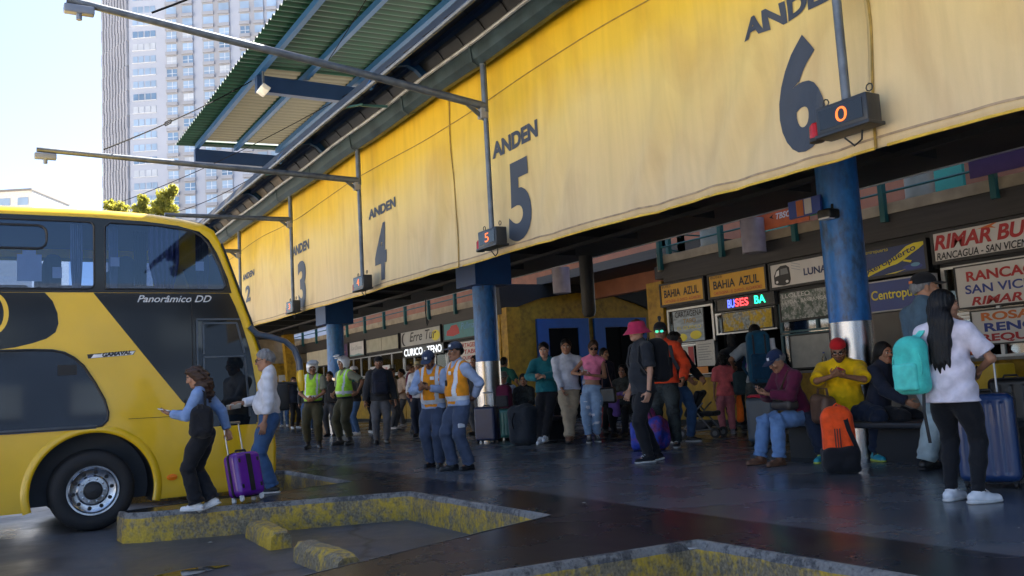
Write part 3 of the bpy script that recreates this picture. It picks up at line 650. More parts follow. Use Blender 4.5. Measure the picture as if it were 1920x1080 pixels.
for q0, q1 in (((-.32, -1.85, 0), (.18, -.35, .384)), ((-.3, .45, 0), (.1, .9, .384))): b = MB(); b.box(q0, q1); b.build('support', mat('bench block', (.016, .018, .022), .6), bn)
b2 = thing('platform_bench', 'dark bench beside the middle column, mostly hidden by luggage', 'bench', (9.95, 16.7, 0)); b = MB(); b.rbox((0, -.3, .42), (.3, 1.6, .035), .02); b.build('seat', m_b, b2, True); 
for q0, q1 in (((-.2, -1.6, 0), (.2, -.9, .384)), ((-.2, .2, 0), (.2, .9, .384))): b = MB(); b.box(q0, q1); b.build('support', _mats['bench block'], b2)

pd = onz(352, 1074, -.3); b = MB(); rw = random.Random(9)
b.add([(pd[0] + (.20 + .05 * math.sin(3 * a) + .03 * math.sin(7 * a)) * math.cos(a) * 1.4, pd[1] + (.15 + .04 * math.sin(2 * a)) * math.sin(a), -.294) for a in np.linspace(0, 2 * PI, 40, endpoint=False)], [tuple(range(40))])
struct('puddle', b, mat('still water', (.012, .013, .015), .03, 0, 0))
SCR = mat('paper scrap', (.45, .44, .42), .8)
for k, (x, y, z) in enumerate(((880, 1012, 0), (1095, 944, 0), (1300, 1030, 0), (1250, 880, 0), (395, 1018, -.3), (540, 985, -.3), (905, 955, -.3))):
    p = onz(x, y, z); b = MB(); s = .02 + .008 * (k % 3); b.add([(-s, -s * .6, .004), (s, -s * .4, .010), (s * .8, s * .6, .004), (-s * .9, s * .5, .012)], [(0, 1, 2, 3)]); o = b.build('litter_scrap', SCR, None, fix=False); o.location = p; o.rotation_euler = (0, 0, k * 1.3)
    tag(o, 'tiny pale scrap of litter lying on the ' + ('wet dark platform floor' if z == 0 else 'asphalt of the bay'), 'litter', 'litter scraps on the platform' if z == 0 else 'litter scraps on the asphalt')
# ================================================================== yellow platform banner
XB = 6.2
def interp(x, xs, ys): return float(np.interp(x, xs, ys))
def zbot(Y): return CAM_H + XB * interp(Y / XB, [.3, .54, .82, 1.92, 3.65, 4.6], [.272, .274, .278, .293, .309, .312])
def ztop(Y): return CAM_H + XB * .765
def bwave(y, z):
    """cloth depth at a banner point: slack folds, hem, seams"""
    k = (z - zbot(y)) / (ztop(y) - zbot(y)); low = (1 - k)
    d = .03 * math.sin(1.3 * y + .8 * z) * low + .016 * math.sin(3.1 * y - 2.2 * z + 1.) * low
    for yc, zc, a, s, sl in ((5.9, 3.5, .05, .35, .55), (7.2, 3.4, .04, .3, .5), (4.9, 3.3, .03, .3, .4), (3.6, 3.5, .035, .25, -.3), (9.1, 3.5, .03, .3, .5), (12.3, 3.6, .025, .35, .4), (3.0, 3.9, .03, .2, .3)):
        t = (y - yc) + sl * (z - zc); d += a * math.exp(-(t / s) ** 2) * math.exp(-((z - zc) / .8) ** 2) * math.sin(t * 9) * 1.7
    return d
def m_banner():
    m, t, b, L = nodes_of('sun bleached yellow banner cloth')
    g = N(t, 'ShaderNodeNewGeometry'); P = g.outputs['Position']; sp = N(t, 'ShaderNodeSeparateXYZ'); L(P, sp.inputs[0])
    n1 = N(t, 'ShaderNodeTexNoise', i_Scale=.5, i_Detail=5.0); mp = N(t, 'ShaderNodeMapping'); mp.inputs['Scale'].default_value = (1, 1.2, .8); L(P, mp.inputs[0]); L(mp.outputs[0], n1.inputs[0])
    # bleaching grows downward where the cloth has hung in the sun
    ad = N(t, 'ShaderNodeMath', operation='MULTIPLY_ADD'); L(n1.outputs[0], ad.inputs[0]); ad.inputs[1].default_value = 1.1; L(sp.outputs[2], ad.inputs[2])
    cr = N(t, 'ShaderNodeValToRGB'); e = cr.color_ramp.elements
    mr = N(t, 'ShaderNodeMapRange'); mr.inputs[1].default_value = 3.4; mr.inputs[2].default_value = 6.3; L(ad.outputs[0], mr.inputs[0]); L(mr.outputs[0], cr.inputs[0])
    e[0].position = .0; e[0].color = (.68, .53, .31, 1); e[1].position = 1.; e[1].color = (.74, .45, .004, 1)
    for p, c in ((.28, (.70, .52, .23, 1)), (.48, (.72, .54, .18, 1)), (.70, (.75, .50, .04, 1))):
        q = e.new(p); q.color = c
    # vertical dirt streaks and grime along the hem
    n2 = N(t, 'ShaderNodeTexNoise', i_Scale=2.2, i_Detail=7.0, i_Roughness=.6); m2 = N(t, 'ShaderNodeMapping'); m2.inputs['Scale'].default_value = (1, 3.5, .28); L(P, m2.inputs[0]); L(m2.outputs[0], n2.inputs[0])
    r2 = N(t, 'ShaderNodeMapRange'); r2.inputs[1].default_value = .36; r2.inputs[2].default_value = .6; r2.inputs[3].default_value = .93; r2.inputs[4].default_value = 1.02; L(n2.outputs[0], r2.inputs[0])
    n3 = N(t, 'ShaderNodeTexNoise', i_Scale=420.0, i_Detail=1.0); L(P, n3.inputs[0])
    r3 = N(t, 'ShaderNodeMapRange'); r3.inputs[3].default_value = .9; r3.inputs[4].default_value = 1.1; L(n3.outputs[0], r3.inputs[0])
    mu = N(t, 'ShaderNodeMath', operation='MULTIPLY'); L(r2.outputs[0], mu.inputs[0]); L(r3.outputs[0], mu.inputs[1])
    sc = N(t, 'ShaderNodeVectorMath', operation='SCALE'); L(cr.outputs[0], sc.inputs[0]); L(mu.outputs[0], sc.inputs['Scale'])
    n4 = N(t, 'ShaderNodeTexNoise', i_Scale=1.1, i_Detail=8.0, i_Distortion=.9); m4 = N(t, 'ShaderNodeMapping'); m4.inputs['Scale'].default_value = (1, 1.3, .7); m4.inputs['Rotation'].default_value = (.6, 0, 0); L(P, m4.inputs[0]); L(m4.outputs[0], n4.inputs[0])
    r4 = N(t, 'ShaderNodeMapRange'); r4.inputs[1].default_value = .5; r4.inputs[2].default_value = .72; r4.inputs[3].default_value = 0; r4.inputs[4].default_value = .5; L(n4.outputs[0], r4.inputs[0])
    st = N(t, 'ShaderNodeMix', data_type='RGBA', blend_type='MULTIPLY'); L(r4.outputs[0], st.inputs[0]); L(sc.outputs[0], st.inputs[6]); st.inputs[7].default_value = (.72, .62, .58, 1)
    L(st.outputs[2], b.inputs['Base Color']); b.inputs['Roughness'].default_value = .62
    tl = N(t, 'ShaderNodeBsdfTranslucent'); ty = N(t, 'ShaderNodeMix', data_type='RGBA', blend_type='MULTIPLY'); ty.inputs[0].default_value = 1; L(st.outputs[2], ty.inputs[6]); ty.inputs[7].default_value = (1, .98, .5, 1); L(ty.outputs[2], tl.inputs[0])
    ms = N(t, 'ShaderNodeMixShader'); ms.inputs[0].default_value = .06; L(b.outputs[0], ms.inputs[1]); L(tl.outputs[0], ms.inputs[2]); L(ms.outputs[0], t.nodes['Material Output'].inputs[0]); b.inputs['Specular IOR Level'].default_value = .35
    bp = N(t, 'ShaderNodeBump'); bp.inputs['Strength'].default_value = .06; bp.inputs['Distance'].default_value = .01; L(n2.outputs[0], bp.inputs['Height']); L(bp.outputs[0], b.inputs['Normal'])
    return m
BAN = m_banner()
ban = thing('platform_banner', 'long sagging yellow cloth banner numbering the platforms along the canopy', 'banner', (XB, 8, 2.8)); BO = Vector((XB, 8, 2.8))
HEM = mat('yellow hem rope', (.66, .44, .06), .6, 0, .2, 8); INKN = mat('ink faded navy banner print', (.035, .045, .065), .6, 0, .15, 6)
SEAM = mat('stitched seam', (.30, .19, .035), .8, 0, .3, 12)
edges = [-3.0, 4.52, 11.85, 19.85, 27.3]
for ya, yb in zip(edges[:-1], edges[1:]):
    n = int((yb - ya) / .07); P = np.zeros((34, n + 1, 3))
    for j in range(n + 1):
        y = ya + (yb - ya) * j / n
        for i in range(34):
            z = zbot(y) + (ztop(y) - zbot(y)) * i / 33; P[i, j] = (XB - bwave(y, z), y, z)
    b = MB(); b.grid(P)
    pn = rel(b, 'panel', BAN, 'all', ban, BO); sm = pn.modifiers.new('thickness', 'SOLIDIFY'); sm.thickness = .004; sm.offset = 1
    b = MB(); b.tube([(XB - bwave(y, zbot(y)) - .004, y, zbot(y) + .004) for y in np.arange(ya, yb + .01, .2)], .012, 6); rel(b, 'hem', HEM, True, ban, BO)
    b = MB(); b.strap([(XB - bwave(yb - .03, z) - .009, yb - .03 + .02 * math.sin(3 * z), z) for z in np.linspace(zbot(yb), ztop(yb), 24)], .022, .006, (0, 1, 0)); rel(b, 'seam', SEAM, False, ban, BO)
b = MB()
for z in (5.1,):
    b.strap([(XB - bwave(y, z) - .008, y, z + .04 * math.sin(y * .9)) for y in np.arange(-2.9, 27, .12)], .014, .005, (0, 0, 1))
rel(b, 'seam', SEAM, False, ban, BO)
b = MB()
for y in np.arange(-2.9, 27, .12): pass
b.strap([(XB - bwave(y, zbot(y) + .085) - .008, y, zbot(y) + .085) for y in np.arange(-2.9, 27, .12)], .018, .005, (0, 0, 1)); rel(b, 'seam', mat('hem stitching', (.34, .25, .16), .8, 0, .3, 9), False, ban, BO)
def bt_(u, v, Yl):          # u to the right, metres from Yl
    y = Yl - u; return (XB - bwave(y, v) - .008, y, v)
def print_on_banner(name, body, xl, yb_, xr, yt, bold, box_extra=0):
    """xl.. pixels of the printed box: left, bottom at left, right, top at right"""
    A = onx(xl, yb_, XB); Bq = onx(xr, yt, XB); b = MB()
    if box_extra: Bq = np.array([Bq[0], Bq[1], onx(*box_extra, XB)[2]])
    vs, fs = text_verts(body, 1., 1., bold, sub=.09); a = np.array(vs); lo, hi = a.min(0), a.max(0)
    W = A[1] - Bq[1]
    b.add([bt_((p[0] - lo[0]) / (hi[0] - lo[0]) * W, A[2] + (p[1] - lo[1]) / (hi[1] - lo[1]) * (Bq[2] - A[2]), A[1]) for p in a], fs)
    o = rel(b, name, INKN, False, ban, BO); return o
print_on_banner('lettering', 'ANDEN', 922, 299, 1009, 232, .05, (932, 263)); print_on_banner('lettering', 'ANDEN', 691, 413, 742, 369, .05, (698, 391))
print_on_banner('lettering', 'ANDEN', 549, 482, 580, 452, .05, (552, 462)); print_on_banner('lettering', 'ANDEN', 455, 528, 478, 504, .05); print_on_banner('lettering', 'ANDEN', 1395, 79, 1590, -32, .05, (1412, 30))
def digit(body, xl, xr, ymid_l_bot, ymid_top, bold=.038):
    """numeral whose bottom / top pixel are at the box middle"""
    xm = (xl + xr) / 2; zb = onx(xm, ymid_l_bot, XB)[2]; zt = onx(xm, ymid_top, XB)[2]; yl = onx(xl, (ymid_l_bot + ymid_top) / 2, XB)[1]; yr = onx(xr, (ymid_l_bot + ymid_top) / 2, XB)[1]
    vs, fs = text_verts(body, 1., 1., bold, sub=.08); a = np.array(vs); lo, hi = a.min(0), a.max(0); b = MB()
    b.add([bt_((p[0] - lo[0]) / (hi[0] - lo[0]) * (yl - yr), zb + (p[1] - lo[1]) / (hi[1] - lo[1]) * (zt - zb), yl) for p in a], fs)
    rel(b, 'numeral', INKN, False, ban, BO)
digit('6', 1457, 1552, 288, 66); digit('5', 953, 996, 452, 298); digit('4', 704, 727, 527, 418); digit('3', 560, 577, 579, 488); digit('2', 461, 472, 566, 541 - 6)

# ================================================================== gutter, slatted canopy and green canopy
PIPEG = mat('weathered blue grey gutter', (.030, .055, .068), .45, .3, .35, 4, .15, 25)
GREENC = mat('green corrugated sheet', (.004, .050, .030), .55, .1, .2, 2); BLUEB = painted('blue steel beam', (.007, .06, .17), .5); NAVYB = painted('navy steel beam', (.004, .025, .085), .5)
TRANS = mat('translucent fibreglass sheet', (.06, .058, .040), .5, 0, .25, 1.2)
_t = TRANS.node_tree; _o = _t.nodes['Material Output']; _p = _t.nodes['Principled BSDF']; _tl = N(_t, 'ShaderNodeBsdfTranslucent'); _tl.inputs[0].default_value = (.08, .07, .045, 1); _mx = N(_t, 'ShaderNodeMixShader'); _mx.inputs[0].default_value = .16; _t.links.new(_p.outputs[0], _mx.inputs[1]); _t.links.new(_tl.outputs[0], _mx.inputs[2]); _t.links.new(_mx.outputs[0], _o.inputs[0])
gt = thing('roof_gutter', 'long blue grey gutter pipe along the top of the yellow banner', 'gutter', (5.98, 8, 5.6)); GO = Vector((5.98, 8, 5.6))
ys = np.arange(-9, 31, .8); b = MB()
prof = [(.16, .19), (.13, .05), (.06, -.06), (-.06, -.09), (-.15, -.02), (-.17, .1), (-.17, .19)]
R = np.array([[(5.98 + px, y, 5.56 + pz + .012 * math.sin(y * 1.7)) for px, pz in prof] for y in ys]); b.grid(R)
rel(b, 'trough', PIPEG, True, gt, GO).modifiers.new('thickness', 'SOLIDIFY').thickness = .012
b = MB(); b.tube([(5.80, y, 5.755 + .012 * math.sin(y * 1.7)) for y in ys], .03, 8); rel(b, 'rim', mat('pale worn rim', (.38, .40, .42), .45, .4, .3, 5), True, gt, GO)
for y in np.arange(-8, 30, 2.3):
    b = MB(); b.strap([(6.15, y, 5.75), (6.04, y, 5.50), (5.92, y, 5.455), (5.82, y, 5.5), (5.795, y, 5.74)], .05, .008, (0, 1, 0)); rel(b, 'bracket', PIPEG, False, gt, GO)
# slatted canopy: arched dark sheets carried on blue ribs, between the gutter and the outer pipe
ca = thing('slatted_canopy', 'narrow dark arched canopy of slatted sheets between gutter and outer pipe', 'canopy', (5.5, 8, 5.8)); CO = Vector((5.5, 8, 5.8))
arcp = [(6.05, 5.80), (5.86, 6.04), (5.62, 6.14), (5.36, 6.06), (5.16, 5.88), (5.02, 5.66)]
ax_ = np.array(arcp); tt = np.linspace(0, 1, 17); axx = np.interp(tt * 5, range(6), ax_[:, 0]); azz = np.interp(tt * 5, range(6), ax_[:, 1])
b = MB(); bl = MB(); y = -9.0; k = 0; rr = random.Random(5)
while y < 30:
    d = .62; gap = -.03
    tgt = bl if y > 19 and k % 2 == 0 else b
    tgt.grid(np.array([[(axx[i], yy, azz[i] + (.022 if yy > y + .3 else 0)) for i in range(17)] for yy in (y, y + d - gap)])); y += d; k += 1
SH_ = []
for q, nm, mm in ((b, 'sheet', mat('dark weathered roof sheet', (.016, .022, .033), .55, .1, .4, 3)), (bl, 'light_sheet', mat('light weathered roof sheet', (.20, .165, .12), .6, 0, .3, 3))):
    for k in range(0, len(q.v), 34):
        q2 = MB(); q2.v = q.v[k:k + 34]; q2.f = [tuple(i - k for i in f) for f in q.f if k <= f[0] < k + 34]; q2.m = [0] * len(q2.f); rel(q2, nm, mm, False, ca, CO).modifiers.new('thickness', 'SOLIDIFY').thickness = .01
for y in np.arange(-6.3, 30, 4.6):
    b = MB(); b.strap([(axx[i], y, azz[i] - .07) for i in range(0, 17, 2)], .09, .10, (0, 1, 0)); rel(b, 'rib', BLUEB, False, ca, CO)
b = MB()
for i in (5, 11): b.box((axx[i] - .04, -9, azz[i] - .09), (axx[i] + .04, 29.5, azz[i] - .018))
rel(b, 'purlin', NAVYB, False, ca, CO)
b = MB(); b.tube([(5.0, y, 5.60 + .006 * math.sin(y)) for y in np.arange(-9, 29.9, 1.1)], .032, 8); rel(b, 'edge_pipe', GREYM, True, ca, CO)
b = MB()
for y in (8.6, 13.2, 17.9): b.beam((4.98, y, 5.6), (5.25, y - .25, 5.62), .03, .03); b.beam((5.78, y, 5.72), (5.35, y + .1, 5.72), .035, .035)
rel(b, 'strut', painted('teal strut', (.05, .16, .17)), False, ca, CO)
# upper green canopy
for _m, _k in ((GREENC, .45), (TRANS, .22)):      # corrugation shading painted into the sheet colours as dark trough stripes
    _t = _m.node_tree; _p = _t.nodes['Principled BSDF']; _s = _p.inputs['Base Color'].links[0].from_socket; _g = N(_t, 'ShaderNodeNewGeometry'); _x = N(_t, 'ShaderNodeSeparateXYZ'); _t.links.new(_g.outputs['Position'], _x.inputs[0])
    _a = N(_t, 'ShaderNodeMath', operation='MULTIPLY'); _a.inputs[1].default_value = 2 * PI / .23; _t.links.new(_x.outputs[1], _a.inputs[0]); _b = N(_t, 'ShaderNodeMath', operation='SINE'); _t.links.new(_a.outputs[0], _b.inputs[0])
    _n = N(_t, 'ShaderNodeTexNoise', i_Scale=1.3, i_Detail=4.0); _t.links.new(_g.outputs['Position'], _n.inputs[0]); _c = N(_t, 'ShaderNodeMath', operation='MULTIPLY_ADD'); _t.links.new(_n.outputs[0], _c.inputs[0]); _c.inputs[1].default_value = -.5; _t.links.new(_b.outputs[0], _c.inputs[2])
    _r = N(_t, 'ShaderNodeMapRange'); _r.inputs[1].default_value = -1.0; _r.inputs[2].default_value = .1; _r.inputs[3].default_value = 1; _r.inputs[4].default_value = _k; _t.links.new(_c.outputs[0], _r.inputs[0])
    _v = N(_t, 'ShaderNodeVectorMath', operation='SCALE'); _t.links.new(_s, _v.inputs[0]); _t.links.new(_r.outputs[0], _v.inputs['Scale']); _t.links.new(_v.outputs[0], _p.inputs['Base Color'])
gc = thing('green_canopy', 'high green corrugated canopy on blue steel beams over the bays', 'canopy', (6.5, 10, 8)); G0 = Vector((6.5, 10, 8))
def zc(x): return 8.06 + (x - 4.7) * .035
def corr(y0, y1, xs, bd, seg=4, pitch=.23):
    yy = np.arange(y0, y1 + 1e-6, pitch / seg); bd.grid(np.array([[(x, y, zc(x) + .042 * math.sin(2 * PI * y / pitch)) for x in xs] for y in yy]))
b = MB(); corr(-9, 18.4, [4.68, 5.6, 6.6, 8.7], b); corr(18.4, 24.9, [4.68, 5.22], b); corr(18.4, 24.9, [7.3, 8.7], b); corr(24.3, 24.9, [5.22, 7.3], b); corr(18.4, 24.3, [6.1, 6.4], b)
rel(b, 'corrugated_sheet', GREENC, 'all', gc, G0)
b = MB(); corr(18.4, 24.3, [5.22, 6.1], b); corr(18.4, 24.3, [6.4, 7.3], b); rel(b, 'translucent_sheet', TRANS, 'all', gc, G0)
b = MB()
for x in (5.18, 6.2, 7.35): b.box((x - .05, -9, zc(x) - .16), (x + .05, 24.6, zc(x) - .03))
rel(b, 'purlin', BLUEB, False, gc, G0)
for y in (24.65, 18.5, 12.3, 6.1, 0): 
    b = MB(); b.box((5.12, y - .09, zc(5.2) - .52), (8.9, y + .09, zc(5.2) - .17)); rel(b, 'crossbeam', NAVYB, False, gc, G0)
b = MB()
for y in (24.65, 18.5, 12.3, 6.1): b.beam((8.2, y, 4.5), (8.2, y, 7.7), .2, .2, up=(0, 1, 0))
rel(b, 'post', NAVYB, False, gc, G0)
fl = thing('floodlight', 'white rectangular floodlight under the edge of the green canopy', 'floodlight', (5.16, 18.1, 7.5)); 
b = MB(); b.rbox((0, 0, -.02), (.09, .21, .055), .02, mtx=Matrix.Rotation(.55, 4, 'Y')); b.build('housing', mat('white lamp housing', (.7, .68, .6), .4), fl, True); b = MB(); b.box((-.02, -.02, .0), (.02, .02, .38)); b.build('bracket', GREYM, fl)

# ================================================================== platform displays on poles with camera arms
LEDP = mat('display front', (.012, .013, .016), .2); BOXG = painted('display housing', (.018, .021, .026), .4); REDL = mat('red beacon lens', (.42, .012, .012), .25, 0, .1, 10)
XD = 5.95
def display(yr, txt, label, arm_z, arm_len, rise):
    Y = XD * yr; o = thing('platform_display', label, 'display', (XD, Y, 0), 0, 'pole mounted platform displays'); zd = CAM_H + .334 * XD; zj = CAM_H + arm_z * XD
    b = MB(); b.tube([(0, 0, zd + .1), (0, 0, zj)], .036, 10); b.tube([(0, 0, zj), (0, 0, 5.5)], .045, 10); b.build('pole', GREYM, o, True)
    if arm_len:
        b = MB(); b.tube([(-.02, 0, zj + .08), (-arm_len * .35, 0, zj + .08 + rise * .38), (-arm_len, 0, zj + .08 + rise)], [.055, .048, .04], 10); b.beam((-.02, 0, zj - .1), (-.3, 0, zj + .1), .02, .06); a = b.build('arm', GREYM, o, True)
        b = MB(); b.rbox((-arm_len + .12, 0, zj + rise - .02), (.15, .055, .045), .015); b.tube([(-arm_len + .12, 0, zj + rise - .06), (-arm_len + .12, 0, zj + rise - .13)], .03, 8); b.build('camera_head', painted('grey camera housing', (.16, .19, .25)), a, True)
    b = MB(); b.rbox((-.03, .02, zj - .02), (.06, .055, .075), .012); b.build('junction_box', painted('grey junction box', (.28, .27, .25)), o, True)
    b = MB(); b.rbox((0, -.0, zd), (.085, .245, .112), .012); h = b.build('display_case', BOXG, o, True)
    b = MB(); b.box((-.091, .205, zd - .078), (-.0855, -.205, zd + .078)); b.build('screen', LEDP, h)
    b = MB(); b.rbox((0, -.0, zd - .124), (.10, .26, .014), .006); b.build('tray', BOXG, h)
    if txt:
        b = MB(); vs, fs = text_verts(txt, 1., 1., .0); a = np.array(vs); lo, hi = a.min(0), a.max(0)
        b.add([(-.094, .045 - (p[0] - lo[0]) / (hi[0] - lo[0]) * .11, zd - .06 + (p[1] - lo[1]) / (hi[1] - lo[1]) * .12) for p in a], fs); b.build('lettering', E_O, h, fix=False)
    b = MB(); b.lathe([(.001, .06), (.03, .058), (.052, .03), (.055, -.07), (.001, -.07)], (-.02, .305, zd - .04), 14); b.build('beacon', REDL, o, True)
    b = MB(); b.lathe([(.06, -.07), (.06, -.1), (.001, -.1)], (-.02, .305, zd - .04), 14); b.build('beacon_base', BLACK, o, True)
    for yy in (-.22, .2):
        b = MB(); b.tube([(0, yy + .03 * math.cos(a), zd + .16 + .03 * math.sin(a)) for a in np.linspace(0, 2 * PI, 9)], .006, 5); b.build('hanging_ring', DMET, o)
    b = MB(); b.tube([(0, -.12, zd - .15), (.01, -.1, zd - .22), (.02, -.02, zd - .25), (0, .05, zd - .17)], .008, 5); b.build('cable_loop', BLACK, o)
    return o
display(.770, '0', 'largest hanging platform display, showing an orange 0 by the big 6', .66, 5.2, .3)
display(1.734, '5', 'hanging platform display showing 5 beside the printed numeral 5', .624, 5.1, .60)
display(2.521, '4', 'dim hanging platform display beside the printed numeral 4', .631, 5.13, .12)
display(3.201, '3', 'small hanging platform display beside the printed numeral 3', .640, 2.6, -.02)
display(3.94, '', 'farthest hanging platform display, beyond the bus windscreen', .640, .8, .0)

# ================================================================== guy wires
def wire(pts, label, r=.012, sag=.1, turn=None):
    a, c = np.array(pts[0], float), np.array(pts[1], float); b = MB(); n = 14
    q = [a + (c - a) * i / n - np.array([0, 0, sag * 4 * (i / n) * (1 - i / n)]) for i in range(n + 1)]; b.tube(q, r, 5)
    if turn:
        k = a + (c - a) * turn; d = (c - a) / np.linalg.norm(c - a); zz = -sag * 4 * turn * (1 - turn)
        b.tube([k - d * .14 + [0, 0, zz], k - d * .1 + [.0, 0, zz + .03], k + d * .1 + [0, 0, zz + .03], k + d * .14 + [0, 0, zz]], .012, 5); b.tube([k - d * .14 + [0, 0, zz], k - d * .1 + [.0, 0, zz - .03], k + d * .1 + [0, 0, zz - .03], k + d * .14 + [0, 0, zz]], .012, 5)
    tag(b.build('guy_wire', mat('steel wire', (.010, .010, .011), .9, spec=.05), None), label, 'wire', 'guy wires and cables under the canopy')
Ya, Yb2 = XD * 1.691, XD * 2.473
wire([ony(285, 24, Ya), (5.16, 10.6, 8.0)], 'guy wire with a turnbuckle rising from the nearest long arm', .013, .12, .42)
wire([ony(195, 280, Yb2), (5.16, 18.9, 7.95)], 'guy wire with a turnbuckle rising from the second long arm', .012, .06, .35)
wire([at_depth(228, 378, 26), at_depth(735, 128, 19)], 'thin slack cable running up past the tree towards the gutter', .01, .2)
wire([at_depth(320, 400, 27), at_depth(560, 275, 20)], 'thin cable crossing low in front of the tower', .01, .2)
wire([(5.2, 9.5, 8.0), (6.2, 17, 7.9)], 'dark cable under the green canopy', .008, .1)
b = MB(); hc = onx(800, 610, 8.0); b.tube([hc + [0, 0, .55], hc + [0, .02, .3], hc + [.02, .05, .12], hc + [0, -.03, .0], hc + [0, -.1, .05], hc + [0, -.02, .12]], .014, 6)
tag(b.build('hanging_cable', BLACK, None, True), 'coiled black cable hanging under the banner beside platform four', 'cable')
# ================================================================== far tower, low house, trees
TD = 190.
A = at_depth(245, 400, TD); Bq = at_depth(540, 400, TD - 2.); L0 = at_depth(195, 400, TD + 8)
A[2] = Bq[2] = L0[2] = 0
u = (Bq - A); WT = np.linalg.norm(u) ; u /= WT; nrm = np.array([u[1], -u[0], 0]); 
if nrm @ A > 0: nrm = -nrm
HT = 100.
def TP(s, z, d=0.): p = A + u * s + nrm * d; return (p[0], p[1], z)
tw = thing('apartment_tower', 'tall pale apartment tower with rows of windows and a dark ribbed side', 'tower', A); TO = Vector(A)
TWALL = mat('pale tower render', (.43, .465, .55), .7, 0, .06, .1); TGREY = mat('grey tower strip', (.36, .37, .41), .7, 0, .08, .1); TWIN = mat('tower window glass', (.36, .47, .60), .3, .2, .25, .15); TDK = mat('dark ribbed cladding', (.30, .31, .35), .6, 0, .1, .2)  # haze put into the colours: pale bluish wall, lightened glass and ribs
TFR = mat('tower window frame', (.7, .72, .75), .5)
def tbox(b, s0, s1, z0, z1, d0, d1, mi=0):
    P = [TP(s, z, d) for z in (z0, z1) for s, d in ((s0, d0), (s1, d0), (s1, d1), (s0, d1))]; b.add(P, [(0,3,2,1),(4,5,6,7),(0,1,5,4),(1,2,6,5),(2,3,7,6),(3,0,4,7)], mi)
S = WT / 295.   # metres per photo pixel on the tower face
sx_ = lambda px: (px - 245) * S
b = MB(); tbox(b, 0, 48, -.3, HT, -20, 0); rel(b, 'wall', TWALL, False, tw, TO)
b = MB()
for s0, s1 in ((318, 368), (388, 440), (460, 505)): tbox(b, sx_(s0), sx_(s1), -.3, HT, .02, .25)
rel(b, 'grey_strip', TGREY, False, tw, TO)
v = L0 - A; vl = np.linalg.norm(v); b = MB()
def SP(t, z, d): p = A + v * t + np.array([-v[1], v[0], 0]) / vl * d; return (p[0], p[1], z)
nrb = 9
sgn = 1 if np.array([-v[1], v[0], 0]) @ A < 0 else -1
for i in range(nrb):
    t0, t1 = i / nrb, (i + .62) / nrb
    for z in np.arange(-.3, HT, 2.75):
        off = .06 * (int(z / 2.75) % 2)
        P = [SP(t, zz, d * sgn) for zz in (z, z + 2.76) for t, d in ((t0 + off * .3, 0), (t1 + off * .3, 0), (t1 + off * .3, .5), (t0 + off * .3, .5))]; b.add(P, [(0,3,2,1),(4,5,6,7),(0,1,5,4),(1,2,6,5),(2,3,7,6),(3,0,4,7)])
rel(b, 'ribbed_side', TDK, False, tw, TO)
b = MB(); P = [SP(t, z, -.1 * sgn) for z in (-.3, HT) for t in (0, 1)]; b.add(P, [(0, 1, 3, 2)]); rel(b, 'side_wall', mat('darker side render', (.25, .26, .30), .7), False, tw, TO)
row = 24.35 * S * 1.0; cnt = 0; stuff = MB(); sfr = MB()
z400 = CAM_H + at_depth(300, 400, TD)[2] - CAM_H
cols = [(252, 296, 0), (319, 338, 1), (350, 369, 1), (390, 409, 1), (420, 439, 1), (461, 478, 1), (488, 505, 1), (512, 530, 1)]
zr = z400 % row
wins = []
for k in range(-3, 34):
    for c, (x0, x1, bal) in enumerate(cols):
        z0 = z400 + k * row - (.35 if c else 0) * row - .3; vis = -1 <= k <= 16 and c < 6
        wins.append((z0, sx_(x0), sx_(x1), bal, vis, k, c))
sill = MB(); TW2 = mat('tower window with pale blind', (.50, .54, .60), .4, 0, .15, .3); TW3 = mat('darker tower window', (.20, .30, .42), .2, .2, .25, .2); TWS = [TWIN, TW2, TWIN, TW3, TWIN]
for z0, s0, s1, bal, vis, k, c in wins:
    if z0 < 0 or z0 > HT - 3: continue
    h = row * (.5 if not bal else .58); b = MB(); fr = MB(); d = .25 if bal else .0
    if not bal:
        for i in range(4):
            q0 = s0 + (s1 - s0) * (i / 4 + .02 + (.03 if i > 1 else 0)); q1 = s0 + (s1 - s0) * ((i + 1) / 4 - .02 + (.03 if i > 1 else 0)); tbox(b, q0, q1, z0, z0 + h, d + .02, d + .08)
    else:
        tbox(b, s0, s1, z0, z0 + h, d + .02, d + .08)
    tbox(fr, s0 - .1, s1 + .15, z0 - .12, z0, d + .02, d + .16)
    if bal:
        tbox(fr, s0 + (s1 - s0) * .5, s0 + (s1 - s0) * .56, z0, z0 + h, d + .085, d + .12); tbox(fr, s0, s1, z0 + h * .38, z0 + h * .44, d + .085, d + .11); tbox(sill, s0 - .15, s1 + .15, z0 - row * .3, z0 - .13, d + .02, d + .5)
    if vis and cnt < 98: cnt += 1; wo = rel(b, 'window', TWS[(k * 7 + c * 5 + k * c) % 5], False, tw, TO); o2 = fr.build('window_frame', TFR); o2.data.transform(Matrix.Translation(-TO)); o2.parent = wo
    else:
        stuff.v, off = stuff.v + b.v, len(stuff.v); stuff.f += [tuple(i + off for i in f) for f in b.f]; stuff.m += b.m
so = rel(sill, 'balcony_fronts', TGREY, False, tw, TO); so['kind'] = 'stuff'
so = rel(stuff, 'windows', TWIN, False, tw, TO); so['kind'] = 'stuff'
